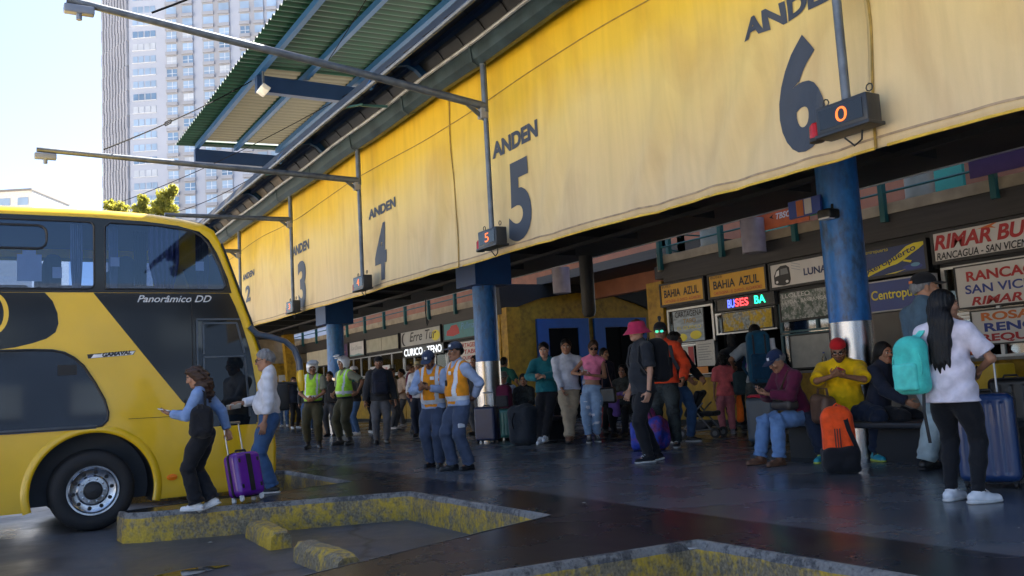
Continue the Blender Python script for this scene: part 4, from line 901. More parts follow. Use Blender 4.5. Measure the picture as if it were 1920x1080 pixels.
# low white house far left
HD = 120.; h0 = at_depth(-60, 358, HD); h1 = at_depth(60, 357, HD); zt_ = h1[2]
hs = thing('low_white_building', 'pale flat roofed building just showing above the bus roof', 'building', (h0[0], h0[1], 0)); HO = Vector((h0[0], h0[1], 0))
d = h1 - h0; d[2] = 0; dl = np.linalg.norm(d); d /= dl; nn = np.array([-d[1], d[0], 0]); 
def HP(s, z, e): p = np.array([h0[0], h0[1], 0]) + d * s + nn * e; return (p[0], p[1], z)
def hbox(b, s0, s1, z0, z1, e0, e1):
    P = [HP(s, z, e) for z in (z0, z1) for s, e in ((s0, e0), (s1, e0), (s1, e1), (s0, e1))]; b.add(P, [(0,3,2,1),(4,5,6,7),(0,1,5,4),(1,2,6,5),(2,3,7,6),(3,0,4,7)])
b = MB(); hbox(b, 0, dl, -.3, zt_, 0, 10); rel(b, 'wall', mat('off white render', (.62, .6, .56), .7), False, hs, HO)
b = MB(); hbox(b, -.2, dl + .1, zt_ + .01, zt_ + .25, -.3, 10.2); rel(b, 'roof', mat('grey roof edge', (.2, .19, .18), .6), False, hs, HO)
for s0 in (4.2, 6.6):
    b = MB(); hbox(b, s0, s0 + 1.4, zt_ - 1.9, zt_ - .9, -.06, -.005); rel(b, 'window', TWIN, False, hs, HO)
# trees behind the bus
LEAF = [mat('yellow green leaf', (.20, .20, .035), .6, 0, .35, 1.5), mat('mid green leaf', (.10, .125, .03), .6, 0, .35, 1.5)]
for _m in LEAF:
    _t = _m.node_tree; _o = _t.nodes['Material Output']; _p = _t.nodes['Principled BSDF']; _tl = N(_t, 'ShaderNodeBsdfTranslucent'); _tl.inputs[0].default_value = (.42, .40, .05, 1); _mx = N(_t, 'ShaderNodeMixShader'); _mx.inputs[0].default_value = .5; _t.links.new(_p.outputs[0], _mx.inputs[1]); _t.links.new(_tl.outputs[0], _mx.inputs[2]); _t.links.new(_mx.outputs[0], _o.inputs[0])
BARK = mat('tree bark', (.09, .07, .05), .9)
def tree(px, ytop, D, lobes, label):
    top = at_depth(px, ytop, D); gx, gy = top[0], top[1]; H = top[2]; r = random.Random(int(px)); T = Vector((gx, gy, -.3)); S = D / FPX
    o = thing('street_tree', label, 'tree', T, 0, 'trees behind the bus')
    right = RC[0][:2] / np.linalg.norm(RC[0][:2]); fwd = RC[2][:2] / np.linalg.norm(RC[2][:2])
    b = MB(); b.tube([(0, 0, 0), (.1, 0, H * .4), (-.1, .1, H * .75)], [.28, .2, .1], 8)
    cr = MB()
    for (lx, ly, lr, lh) in lobes:                       # photo offsets from the top, radii in photo pixels
        cx, cz, R, Hh = (lx - px) * S, H + (ytop - ly) * S, lr * S, lh * S; c0 = right * cx
        b.tube([(0, 0, H * .35), (c0[0] * .6, c0[1] * .6, cz - Hh * .8 + .3), (c0[0], c0[1], cz)], [.12, .07, .03], 6)
        for _ in range(int(2200 * max(.5, lr / 18))):
            a, e = r.uniform(0, 2 * PI), r.uniform(-1, 1); q = r.random() ** .45 * (1 + .25 * math.sin(a * 3 + e * 5)); se = math.sqrt(1 - e * e)
            p = np.array([math.cos(a) * se * R * q, math.sin(a) * se * R * q, e * Hh * q]); x, y = c0 + right * p[0] + fwd * p[1]; z = cz + p[2]
            s = r.uniform(.05, .12); n1 = Vector((r.gauss(0, 1), r.gauss(0, 1), r.gauss(0, 1))).normalized(); n2 = n1.orthogonal().normalized(); n3 = n1.cross(n2); C0 = Vector((x, y, z + .3))
            cr.add([C0 + n2 * s, C0 + n3 * s * .5, C0 - n2 * s, C0 - n3 * s * .5], [(0, 1, 2, 3)], 0 if r.random() < .65 else 1)
    b.build('trunk', BARK, o, True); cr.build('crown', LEAF, o, fix=False)
tree(306, 350, 58, [(308, 374, 15, 20), (324, 358, 8, 11), (298, 390, 16, 16), (318, 396, 14, 14), (306, 430, 26, 26)], 'tallest yellow green tree top showing over the bus roof')
tree(266, 364, 60, [(268, 379, 10, 14), (262, 396, 15, 13), (278, 400, 9, 10), (265, 435, 22, 22)], 'middle yellow green tree top left of the tallest one')
tree(214, 378, 62, [(206, 384, 11, 9), (222, 392, 18, 12), (215, 420, 24, 22)], 'lowest sparse tree top at the foot of the tower')

# unseen blocks added to close off low horizon light and darken glass reflections
for label, (x0, y0, x1, y1, h), c in (('long dull blue grey depot building across the yard behind the photographer', (-30, -34, 45, -24, 7), (.09, .15, .26)), ('pale brown apartment row on the far side of the bus yard', (-75, -30, -62, 95, 7), (.30, .25, .20))):  # depot and apartment row are added unseen blocks, not real buildings
    o = thing('added_light_blocker', label, 'building', (x0, y0, -.3)); b = MB(); b.box((0, 0, 0), (x1 - x0, y1 - y0, h)); b.build('wall', mat('added block render ' + label[:16], c, .8, 0, .15, .3), o)
    b = MB(); b.box((-.3, -.3, h + .01), (x1 - x0 + .3, y1 - y0 + .3, h + .4)); b.build('roof', TDK, o); b = MB(); along = (x1 - x0) > (y1 - y0); L_ = (x1 - x0) if along else (y1 - y0)  # roof of the added block
    for z in np.arange(1.2, h - 2, 3.0):
        for u in np.arange(2, L_ - 3, 4.0):
            if along: b.box((u, y1 - y0 + .01, z), (u + 2, y1 - y0 + .06, z + 1.5))
            else: b.box((x1 - x0 + .01, u, z), (x1 - x0 + .06, u + 2, z + 1.5))
    w_ = b.build('windows', TWIN, o); w_['kind'] = 'stuff'  # windows of the added block
# ================================================================== double deck bus
YB = 11.6; BW2 = 2.5; RR = .13
def m_buspaint():
    m, t, b, L = nodes_of('yellow bus paint')
    g = N(t, 'ShaderNodeNewGeometry'); P = g.outputs['Position']; sp = N(t, 'ShaderNodeSeparateXYZ'); L(P, sp.inputs[0])
    n = N(t, 'ShaderNodeTexNoise', i_Scale=1.6, i_Detail=6.0); L(P, n.inputs[0])
    r = N(t, 'ShaderNodeMapRange'); r.inputs[1].default_value = .3; r.inputs[2].default_value = .7; r.inputs[3].default_value = .9; r.inputs[4].default_value = 1.06; L(n.outputs[0], r.inputs[0])
    s = N(t, 'ShaderNodeVectorMath', operation='SCALE'); s.inputs[0].default_value = (.74, .455, .004); L(r.outputs[0], s.inputs['Scale'])
    # road dust along the lower skirt
    d = N(t, 'ShaderNodeMapRange'); d.inputs[1].default_value = .35; d.inputs[2].default_value = -.1; d.inputs[3].default_value = 0; d.inputs[4].default_value = .35; L(sp.outputs[2], d.inputs[0])
    mu = N(t, 'ShaderNodeMath', operation='MULTIPLY'); L(d.outputs[0], mu.inputs[0]); L(n.outputs[0], mu.inputs[1])
    mx = N(t, 'ShaderNodeMix', data_type='RGBA'); L(mu.outputs[0], mx.inputs[0]); L(s.outputs[0], mx.inputs[6]); mx.inputs[7].default_value = (.16, .12, .06, 1); L(mx.outputs[2], b.inputs['Base Color'])
    b.inputs['Roughness'].default_value = .32; b.inputs['Coat Weight'].default_value = .5; b.inputs['Coat Roughness'].default_value = .1
    bp = N(t, 'ShaderNodeBump'); bp.inputs['Strength'].default_value = .03; bp.inputs['Distance'].default_value = .05; L(n.outputs[0], bp.inputs['Height']); L(bp.outputs[0], b.inputs['Normal'])
    return m
BUSY = m_buspaint()
GBLK = mat('gloss black bus panel', (.006, .0065, .008), .10, 0, .15, 3, spec=.4)
BGLS = m_glass('tinted bus glass', (.38, .46, .60), .04, .02)
for _n in BGLS.node_tree.nodes:
    if _n.type == 'BSDF_GLOSSY': _n.inputs[0].default_value = (.50, .68, .95, 1)
LWIN = mat('dark lower window', (.006, .009, .018), .05, 0, .2, 1.5)
RUB = mat('window rubber', (.014, .015, .017), .5, 0, .1, 5)
INT = mat('bus interior', (.06, .065, .075), .7, 0, .2, 2); SEATM = mat('bus seat fabric', (.02, .024, .035), .9)
bus = thing('double_deck_bus', 'yellow and black double deck coach parked nose first in the left bay', 'bus', (0, YB + 1.25, -.3)); UO = Vector((0, YB + 1.25, -.3))
def bb(b, n, m, smooth=False, parent=bus):
    o = rel(b, n, m, smooth, bus, UO)
    if parent is not bus: o.parent = parent
    return o
XR = -9.5
PROF = [(XR, 3.47), (-4, 3.475), (0, 3.47), (.8, 3.475), (1.4, 3.475), (1.9, 3.455), (2.25, 3.415), (2.5, 3.36), (2.64, 3.27), (2.72, 3.1), (2.82, 2.82), (2.93, 2.5), (3.07, 2.1), (3.17, 1.75), (3.26, 1.3), (3.33, .85), (3.36, .5), (3.35, .2), (3.28, .0)]
PA = np.array(PROF); tg = np.gradient(PA, axis=0); tg /= np.linalg.norm(tg, axis=1)[:, None]; nin = np.stack([tg[:, 1], -tg[:, 0]], 1); nin *= np.where(nin[:, 1:2] > 0, -1, 1) * 1.0
nin = np.stack([-np.abs(tg[:, 1]), -np.abs(tg[:, 0])], 1)     # inward: back and down
RD = np.interp(np.arange(len(PA)), [0, 6, 7, 8, 9, 10, 18], [RR, .12, .10, .07, .05, .05, .05])
INNER = PA + nin * RD[:, None]; INNER[0, 0] = XR; INNER[-1] = (3.22, 0.0)
rows = []
for i in range(len(PA)):
    row = []
    for a in np.linspace(0, PI / 2, 7): row.append((INNER[i, 0] - nin[i, 0] * RD[i] * math.sin(a), YB + RD[i] * (1 - math.cos(a)), INNER[i, 1] - nin[i, 1] * RD[i] * math.sin(a)))
    mid = [(PA[i, 0] + .10 * math.sin(PI * k / 6) * (i > 8), YB + RR + (BW2 - 2 * RR) * k / 6, PA[i, 1] + .03 * math.sin(PI * k / 6) * (i <= 8)) for k in range(1, 6)]
    row += mid + [(p[0], 2 * YB + BW2 - p[1], p[2]) for p in row[::-1]]; rows.append(row)
rows = np.array(rows)
b = MB(); b.grid(rows[:10]); b.grid(rows[9:, :6]); b.grid(rows[9:, -6:]); b.grid(rows[13:15, 5:-5]); b.grid(rows[17:, 5:-5]); 
bb(b, 'roof_and_front', BUSY, 'all')
b = MB(); b.grid(rows[9:14, 5:-5] - [.0, 0, 0]); b.grid(rows[14:18, 5:-5]); bb(b, 'windscreen', GBLK, 'all')
b = MB(); b.strap([(p[0] + .008, p[1] - .004, p[2]) for p in rows[9:15, 5]], .05, .02, (0, 1, 0)); bb(b, 'windscreen_seal', RUB)
# near side wall with openings for the upper windows and the wheel arch
cx, cz, ra = 1.22, .17, .66
archp = [(cx + ra * math.cos(a), cz + ra * math.sin(a)) for a in np.linspace(-.27, PI + .27, 22)]
WIN = []
def rrect(x0, z0, x1, z1, r, n=4): 
    out = []
    for (qx, qz, a0) in ((x1 - r, z1 - r, 0), (x0 + r, z1 - r, PI / 2), (x0 + r, z0 + r, PI), (x1 - r, z0 + r, 3 * PI / 2)):
        out += [(qx + r * math.cos(a), qz + r * math.sin(a)) for a in np.linspace(a0, a0 + PI / 2, n)]
    return out
WIN += [rrect(-1.05 - 2.41 * k, 2.505, 1.24 - 2.41 * k, 3.305, .06) for k in range(0, 4) if 1.24 - 2.41 * k > -7]
front_win = [(1.36, 2.505), (2.72, 2.505), (2.76, 2.56), (2.69, 2.8), (2.55, 3.09), (2.47, 3.18), (2.34, 3.245), (1.95, 3.295), (1.42, 3.305), (1.36, 3.25)]
WIN.append(front_win)
outline = [tuple(p) for p in INNER] 
outline = [(XR, 0.0)] + [(XR, INNER[0, 1])] + [tuple(p) for p in INNER[1:]] + [archp[0]] + archp[1:]
b = MB(); b.prism(outline, lambda x, z: (x, YB, z), None, holes=WIN); bb(b, 'side_wall', BUSY)
b = MB(); b.prism(outline, lambda x, z: (x, YB + BW2, z), None, holes=[[(-9, 2.6), (2.3, 2.6), (2.3, 3.2), (-9, 3.2)]]); bb(b, 'side_wall', BUSY)
b = MB(); b.add([(-9.05, YB + BW2 - .02, 2.55), (2.35, YB + BW2 - .02, 2.55), (2.35, YB + BW2 - .02, 3.25), (-9.05, YB + BW2 - .02, 3.25)], [(0, 1, 2, 3)]); bb(b, 'upper_window', BGLS)
b = MB(); b.box((XR, YB + .01, 0), (XR + .05, YB + BW2 - .01, 3.3)); bb(b, 'rear_wall', BUSY)
b = MB(); b.box((XR, YB + .03, 2.28), (2.75, YB + BW2 - .03, 2.36)); b.box((XR, YB + .1, 3.36), (2.2, YB + BW2 - .1, 3.38)); b.box((-9.4, YB + .03, .0), (.4, YB + BW2 - .03, .05)); b.box((2.05, YB + .03, 0), (3.0, YB + BW2 - .03, .05)); b.box((.35, YB + .5, .0), (2.05, YB + .54, 1.0)); b.box((.35, YB + .03, .95), (2.05, YB + .54, .99)); bb(b, 'decks', INT)
# black livery panels
def panel(poly, name, m, lift=.004, holes=(), parent=bus, th=True):
    b = MB(); b.prism(poly, lambda x, z: (x, YB - lift, z), (lambda x, z: (x, YB - .0005 if lift < .02 else YB - lift + .012, z)) if th else None, holes=holes); return bb(b, name, m, False, parent)
band = [(-9.3, 2.462), (2.83, 2.462), (2.79, 2.64), (2.66, 2.97), (2.56, 3.14), (2.45, 3.235), (2.2, 3.30), (1.8, 3.34), (1.2, 3.36), (-9.3, 3.36)]
panel(band, 'window_surround', GBLK, .004, WIN)
for wp in WIN:
    cxm = sum(p[0] for p in wp) / len(wp); czm = sum(p[1] for p in wp) / len(wp)
    b = MB(); b.prism([(cxm + (p[0] - cxm) * 1.01, czm + (p[1] - czm) * 1.02) for p in wp], lambda x, z: (x, YB + .006, z), None); wo = bb(b, 'upper_window', BGLS)
    b = MB(); q = [(p[0], YB - .006, p[1]) for p in wp]; b.tube(q + [q[0], q[1]], .012, 6); bb(b, 'rubber_seal', RUB, True, wo)
b = MB(); q = [(x, YB - .01, z) for x, z in rrect(-.5, 2.97, .74, 3.24, .09)][:]; b.tube(q + [q[0], q[1]], .014, 6); bb(b, 'hopper_window_frame', RUB, True)
blob = [(-9.3, 2.458), (.72, 2.458), (.80, 2.36), (.85, 2.22), (.86, 2.1), (.83, 2.0), (.74, 1.93), (.6, 1.88), (.42, 1.835), (.2, 1.81), (-9.3, 1.81)]
panel(blob, 'black_livery_panel', GBLK)
diag = [(1.23, 2.458), (2.80, 2.458), (2.87, 2.3), (2.94, 2.1), (3.04, 1.75), (3.11, 1.3), (3.12, .82), (2.47, .82), (2.44, 1.02), (2.36, 1.03), (2.22, 1.12), (1.95, 1.48)]
panel(diag, 'black_livery_panel', GBLK)
low = [(-9.3, .90), (1.2, .885), (1.31, .9), (1.37, .96), (1.38, 1.05), (1.34, 1.2), (1.24, 1.4), (1.12, 1.6), (1.02, 1.7), (.92, 1.76), (.8, 1.79), (.6, 1.80), (-9.3, 1.80)]
lo_ = panel(low, 'lower_window', LWIN, .005)
q = [(x, YB - .008, z) for x, z in low]; b = MB(); b.tube(q + [q[0]], .016, 6); bb(b, 'rubber_seal', RUB, True, lo_)
b = MB(); b.box((-1, YB - .02, .87), (1.25, YB - .006, .915)); bb(b, 'sill_strip', mat('grey sill strip', (.05, .06, .075), .4), False, lo_)
b = MB(); b.box((.85, YB - .012, 1.5), (1.05, YB - .0055, 1.62)); bb(b, 'window_catch', BLACK, False, lo_)
for k, (z0, c, z1) in enumerate(((1.02, (.16, .02, .03), 1.2), (1.22, (.12, .14, .2), 1.3))): pass
# yellow crescent at the left of the black panel
cr_ = [(.36 + .16 * math.cos(a), 2.22 + .24 * math.sin(a)) for a in np.linspace(-1.2, 1.2, 12)]; ci = [(.33 + .14 * math.cos(a), 2.22 + .22 * math.sin(a)) for a in np.linspace(1.2, -1.2, 12)]
panel([(x - .16, z) for x, z in cr_ + ci], 'yellow_crescent', BUSY, .008)
# front side door with its two panes
dx0, dx1 = 2.40, 3.06
dr = panel([(dx0, .04), (dx1 + .06, .04), (dx1 + .09, .8), (2.39, .8)], 'door', BUSY, .010)
b = MB(); b.prism([(2.40, .80), (3.10, .80), (3.09, 1.3), (3.02, 1.75), (2.92, 2.13), (2.40, 2.13)], lambda x, z: (x, YB - .012, z), lambda x, z: (x, YB - .005, z)); bb(b, 'door_glass', mat('door glass', (.008, .011, .014), .03, 0, .1, 4), False, dr)
b = MB()
for (xa, za, xb, zb_) in ((2.395, .82, 2.395, 2.13), (2.395, 2.13, 2.92, 2.13), (2.47, 1.66, 2.97, 1.66), (2.47, 1.66, 2.47, .9), (2.97, 1.66, 3.02, .9), (2.47, 2.08, 2.88, 2.08), (2.47, 1.7, 2.47, 2.08), (2.88, 2.08, 2.97, 1.7)): b.beam((xa, YB - .02, za), (xb, YB - .02, zb_), .02, .022, up=(0, 1, 0))
bb(b, 'door_frame', mat('door frame grey', (.07, .085, .105), .35, .2), False, dr)
b = MB(); b.tube([(2.34, YB - .008, .02), (2.34, YB - .008, .98)], .006, 5); b.tube([(2.34, YB - .008, 1.02), (2.34, YB - .008, 2.45)], .005, 5); b.tube([(1.6, YB - .006, .96), (2.3, YB - .006, .955)], .003, 5); bb(b, 'panel_gap', BLACK)
b = MB(); b.rbox((2.2, YB - .015, 1.02), (.05, .012, .012), .006); b.tube([(2.24, YB - .02, 1.05), (2.25, YB - .03, 1.15)], .008, 5); bb(b, 'door_handle', BLACK)
# interior papers, curtains, seats
PAPER = mat('window paper', (.42, .45, .55), .8, 0, .05, 8)
for (x0, z0, x1, z1) in ((.44, 2.59, .69, 2.90), (.495, 2.90, .63, 2.95), (.8, 2.63, .9, 2.76), (1.42, 2.78, 1.52, 2.89), (2.40, 2.745, 2.50, 2.86)):
    b = MB(); b.box((x0, YB + .012, z0), (x1, YB + .016, z1)); bb(b, 'window_paper', PAPER)
CURT = mat('violet curtain', (.060, .058, .145), .85, 0, .15, 6); CURL = mat('pale sheer curtain', (.20, .23, .34), .9, 0, .1, 6)
def curtain(x0, x1, m, gather=0., yy=.16):
    zs = np.linspace(2.42, 3.3, 14); n = 40; P = []
    for z in zs:
        g = 1 - gather * math.exp(-((z - 2.5) / .22) ** 2)
        P.append([(x0 + (x1 - x0) * ((i / n - .5) * g + .5), YB + yy + .028 * math.sin(i * .95) + .01 * math.sin(i * 2.3 + z * 3), z) for i in range(n + 1)])
    b = MB(); b.grid(np.array(P)); bb(b, 'curtain', m, 'all').modifiers.new('thickness', 'SOLIDIFY').thickness = .004
curtain(1.86, 2.22, CURT, .4, .10); curtain(1.0, 1.13, CURL, .3); curtain(1.42, 1.52, CURL, .2); curtain(2.46, 2.62, mat('dark violet curtain', (.03, .025, .06), .9), .3, .3); curtain(1.75, 1.9, mat('bus seat fabric', (0, 0, 0)), .1, .5)
for k, x in enumerate((1.62, .82, .02, -.78, -1.6)):
    for yy in (.35, 1.7):
        b = MB(); b.rbox((x, YB + yy + .22, 2.62), (.09, .42, .32), .07); b.rbox((x + .3, YB + yy + .22, 2.5), (.25, .42, .07), .05); bb(b, 'seat', SEATM, True)
# wheel arch trim and wheel
b = MB(); q = [(cx + (ra + .03) * math.cos(a), YB - .012, cz + (ra + .03) * math.sin(a)) for a in np.linspace(-.24, PI + .24, 40)]; b.strap(q, .075, .03, (0, 0, 1) if 0 else (0, 1, 0)); 
R = [[(cx + r_ * math.cos(a), YB + d_, cz + r_ * math.sin(a)) for a in np.linspace(-.27, PI + .27, 44)] for r_, d_ in ((ra - .005, .02), (ra - .002, -.016), (ra + .025, -.024), (ra + .07, -.014), (ra + .085, .0))]
b = MB(); b.grid(np.array(R)); bb(b, 'wheel_arch', BUSY, 'all')
b = MB(); R = [[(cx + (ra + .0) * math.cos(a), YB + d_, cz + (ra + .0) * math.sin(a)) for a in np.linspace(-.3, PI + .3, 30)] for d_ in (.01, .5)]; b.grid(np.array(R)); bb(b, 'wheel_well', BLACK)
TYRE = mat('bus tyre rubber', (.014, .015, .017), .75, 0, .3, 6, .2, 60); RIM = mat('polished rim', (.46, .48, .52), .24, 1., .25, 9, .05, 12); HUBD = mat('greasy hub', (.035, .035, .037), .5, .5, .3, 12); NUT = mat('wheel nut', (.5, .5, .5), .3, 1)
def wheel(x, y, s=1):
    o = thing('bus_wheel', '', ''); del o['label']; del o['category']; o.parent = bus; o.location = Vector((x, y, .165)) - UO; o.name = 'wheel'
    if s < 0: o.rotation_euler = (0, 0, PI)
    b = MB(); prof = [(.28, .30), (.27, .03), (.30, .0), (.36, -.012), (.42, -.004), (.452, .03), (.462, .07), (.465, .1)]
    for k in range(4): prof += [(.465, .1 + .05 * k), (.456, .105 + .05 * k), (.456, .115 + .05 * k), (.465, .12 + .05 * k)]
    prof += [(.455, .31), (.28, .32)]
    b.lathe(prof, n=64, axis='Y'); b.build('tyre', TYRE, o, True)
    b = MB(); b.lathe([(.285, .02), (.282, -.012), (.262, -.010), (.252, .012), (.235, .022), (.175, .026), (.165, .010), (.155, -.004), (.105, -.006), (.10, .012), (.0, .012)], n=64, axis='Y'); b.build('rim', RIM, o, True)
    b = MB()
    for k in range(10):
        a = 2 * PI * k / 10 + .15; b.lathe([(.001, .012), (.021, .012), (.021, .016), (.024, .028)], (.205 * math.cos(a), .0, .205 * math.sin(a)), 12, 'Y')
    b.build('vent_holes', BLACK, o)
    b = MB(); b.lathe([(.10, .01), (.102, -.02), (.085, -.045), (.05, -.05), (.0, -.052)], n=32, axis='Y'); b.lathe([(.03, -.055), (.0, -.06)], n=16, axis='Y'); b.build('hub', HUBD, o, True)
    b = MB()
    for k in range(10):
        a = 2 * PI * k / 10; b.lathe([(.012, -.004), (.012, -.026), (.001, -.03)], (.13 * math.cos(a), 0, .13 * math.sin(a)), 6, 'Y')
    b.build('wheel_nuts', NUT, o)
wheel(1.22, YB + .06); wheel(1.22, YB + BW2 - .06, -1); wheel(-6.2, YB + .06)
# marker light, badges, lettering
b = MB(); b.lathe([(.062, .0), (.06, -.012), (.0, -.02)], (0, 0, 0), 24, 'Y'); o = b.build('side_marker', mat('amber lens', (.85, .20, .01), .2, 0, .2, 40), bus, True); o.location = Vector((2.08, YB, .235)) - UO; o.scale = (1, 1, .62)
b = MB(); b.prism([(1.17, 1.685), (1.66, 1.715), (1.69, 1.765), (1.16, 1.735)], lambda x, z: (x, YB - .004, z), lambda x, z: (x, YB - .001, z)); o = bb(b, 'name_plate', I_BLK)
b = MB(); b.prism([(1.20, 1.69), (1.30, 1.697), (1.33, 1.733), (1.23, 1.732)], lambda x, z: (x, YB - .007, z), None); b.prism([(1.62, 1.717), (1.65, 1.718), (1.68, 1.757), (1.65, 1.757)], lambda x, z: (x, YB - .007, z), None); b.prism([(1.29, 1.695), (1.645, 1.717), (1.66, 1.758), (1.31, 1.738)], lambda x, z: (x, YB - .0065, z), None); bb(b, 'plate_face', I_WHT, False, o)
b = MB(); put_text(b, 'GAMAVAL', lambda u, v: (1.32 + u * .32, YB - .009, 1.698 + v * .05 + u * .022), .3, bold=.06, shear=.2, box=(0, 0, 1, 1)); bb(b, 'lettering', I_BLK, False, o)
b = MB(); put_text(b, 'Panor\u00e2mico DD', lambda u, v: (1.71 + u * .87, YB - .009, 2.345 + v * .085), .3, bold=.012, shear=.35, box=(0, 0, 1, 1)); bb(b, 'lettering', mat('chrome lettering', (.55, .55, .56), .35, .3, 0))
b = MB(); put_text(b, '#', lambda u, v: (0, 0, 0), .3, box=(0, 0, 1, 1)) if False else None
# mirror arm and mirrors
MB1 = mat('blue grey mirror arm', (.05, .075, .12), .3, 0, .15, 8)
yA = YB - .05
pt = lambda x, y, Y=yA: ony(x, y, Y)
b = MB(); b.tube([pt(468, 612), pt(482, 626), pt(510, 632), pt(535, 640), pt(552, 655), pt(561, 678), pt(563, 700)], [.036, .04, .036, .036, .04, .045, .047], 10); ar = bb(b, 'mirror_arm', MB1, True)
b = MB(); c = pt(563, 706); c2 = pt(566, 733); b.tube([pt(563, 694), c, (c + c2) / 2, c2], [.048, .052, .052, .038], 12); bb(b, 'mirror_tip', BUSY, True, ar)
b = MB(); b.tube([pt(489, 719), pt(556, 719)], .022, 8); b.rbox(pt(527, 745), (.09, .07, .17), .03); bb(b, 'mirror', RUB, True, ar)
b = MB(); b.rbox((3.30, YB + .25, .45), (.06, .2, .09), .04); bb(b, 'headlight', mat('headlight glass', (.5, .5, .52), .1), True)
b = MB(); b.rbox((3.3, YB + 2.2, .45), (.06, .2, .09), .04); bb(b, 'headlight', _mats['headlight glass'], True)
# ================================================================== figures: smooth-blended solids turned into one skin
def surf(field, origin, h):
    """surface-nets mesh of field < 0"""
    F = field; neg = F < 0; nx, ny, nz = F.shape
    c = np.zeros((nx-1, ny-1, nz-1), np.int8)
    for dx in (0, 1):
        for dy in (0, 1):
            for dz in (0, 1): c += neg[dx:nx-1+dx, dy:ny-1+dy, dz:nz-1+dz]
    act = (c > 0) & (c < 8); idx = -np.ones(act.shape, np.int64); I = np.argwhere(act); idx[act] = np.arange(len(I))
    if len(I) == 0: return np.zeros((0, 3)), np.zeros((0, 4), int)
    acc = np.zeros((len(I), 3)); cnt = np.zeros(len(I)); cs = list(np.ndindex(2, 2, 2))
    vals = {q: F[I[:, 0]+q[0], I[:, 1]+q[1], I[:, 2]+q[2]] for q in cs}
    for a in cs:
        for ax in range(3):
            if a[ax] == 0:
                b = list(a); b[ax] = 1; b = tuple(b); va, vb = vals[a], vals[b]; cr = (va < 0) != (vb < 0)
                t = np.where(cr, va / np.where(cr, va - vb, 1), 0)
                p = np.tile(np.array(a, float), (len(I), 1)); p[:, ax] = t; acc[cr] += p[cr]; cnt[cr] += 1
    V = (I + acc / cnt[:, None]) * h + origin; Q = []
    for ax in range(3):
        u, v = (ax + 1) % 3, (ax + 2) % 3
        sl = [slice(1, -1)] * 3; sl[ax] = slice(0, -1); s2 = list(sl); s2[ax] = slice(1, None)
        A, B = neg[tuple(sl)], neg[tuple(s2)]; E = np.argwhere(A != B)
        if len(E) == 0: continue
        sg = A[tuple(E.T)]; E = E + 1; E[:, ax] -= 1
        def g(du, dv):
            e = E.copy(); e[:, u] -= du; e[:, v] -= dv; return idx[e[:, 0], e[:, 1], e[:, 2]]
        q = np.stack([g(1, 1), g(0, 1), g(0, 0), g(1, 0)], 1); q[~sg] = q[~sg][:, ::-1]; Q.append(q)
    return V, np.concatenate(Q)
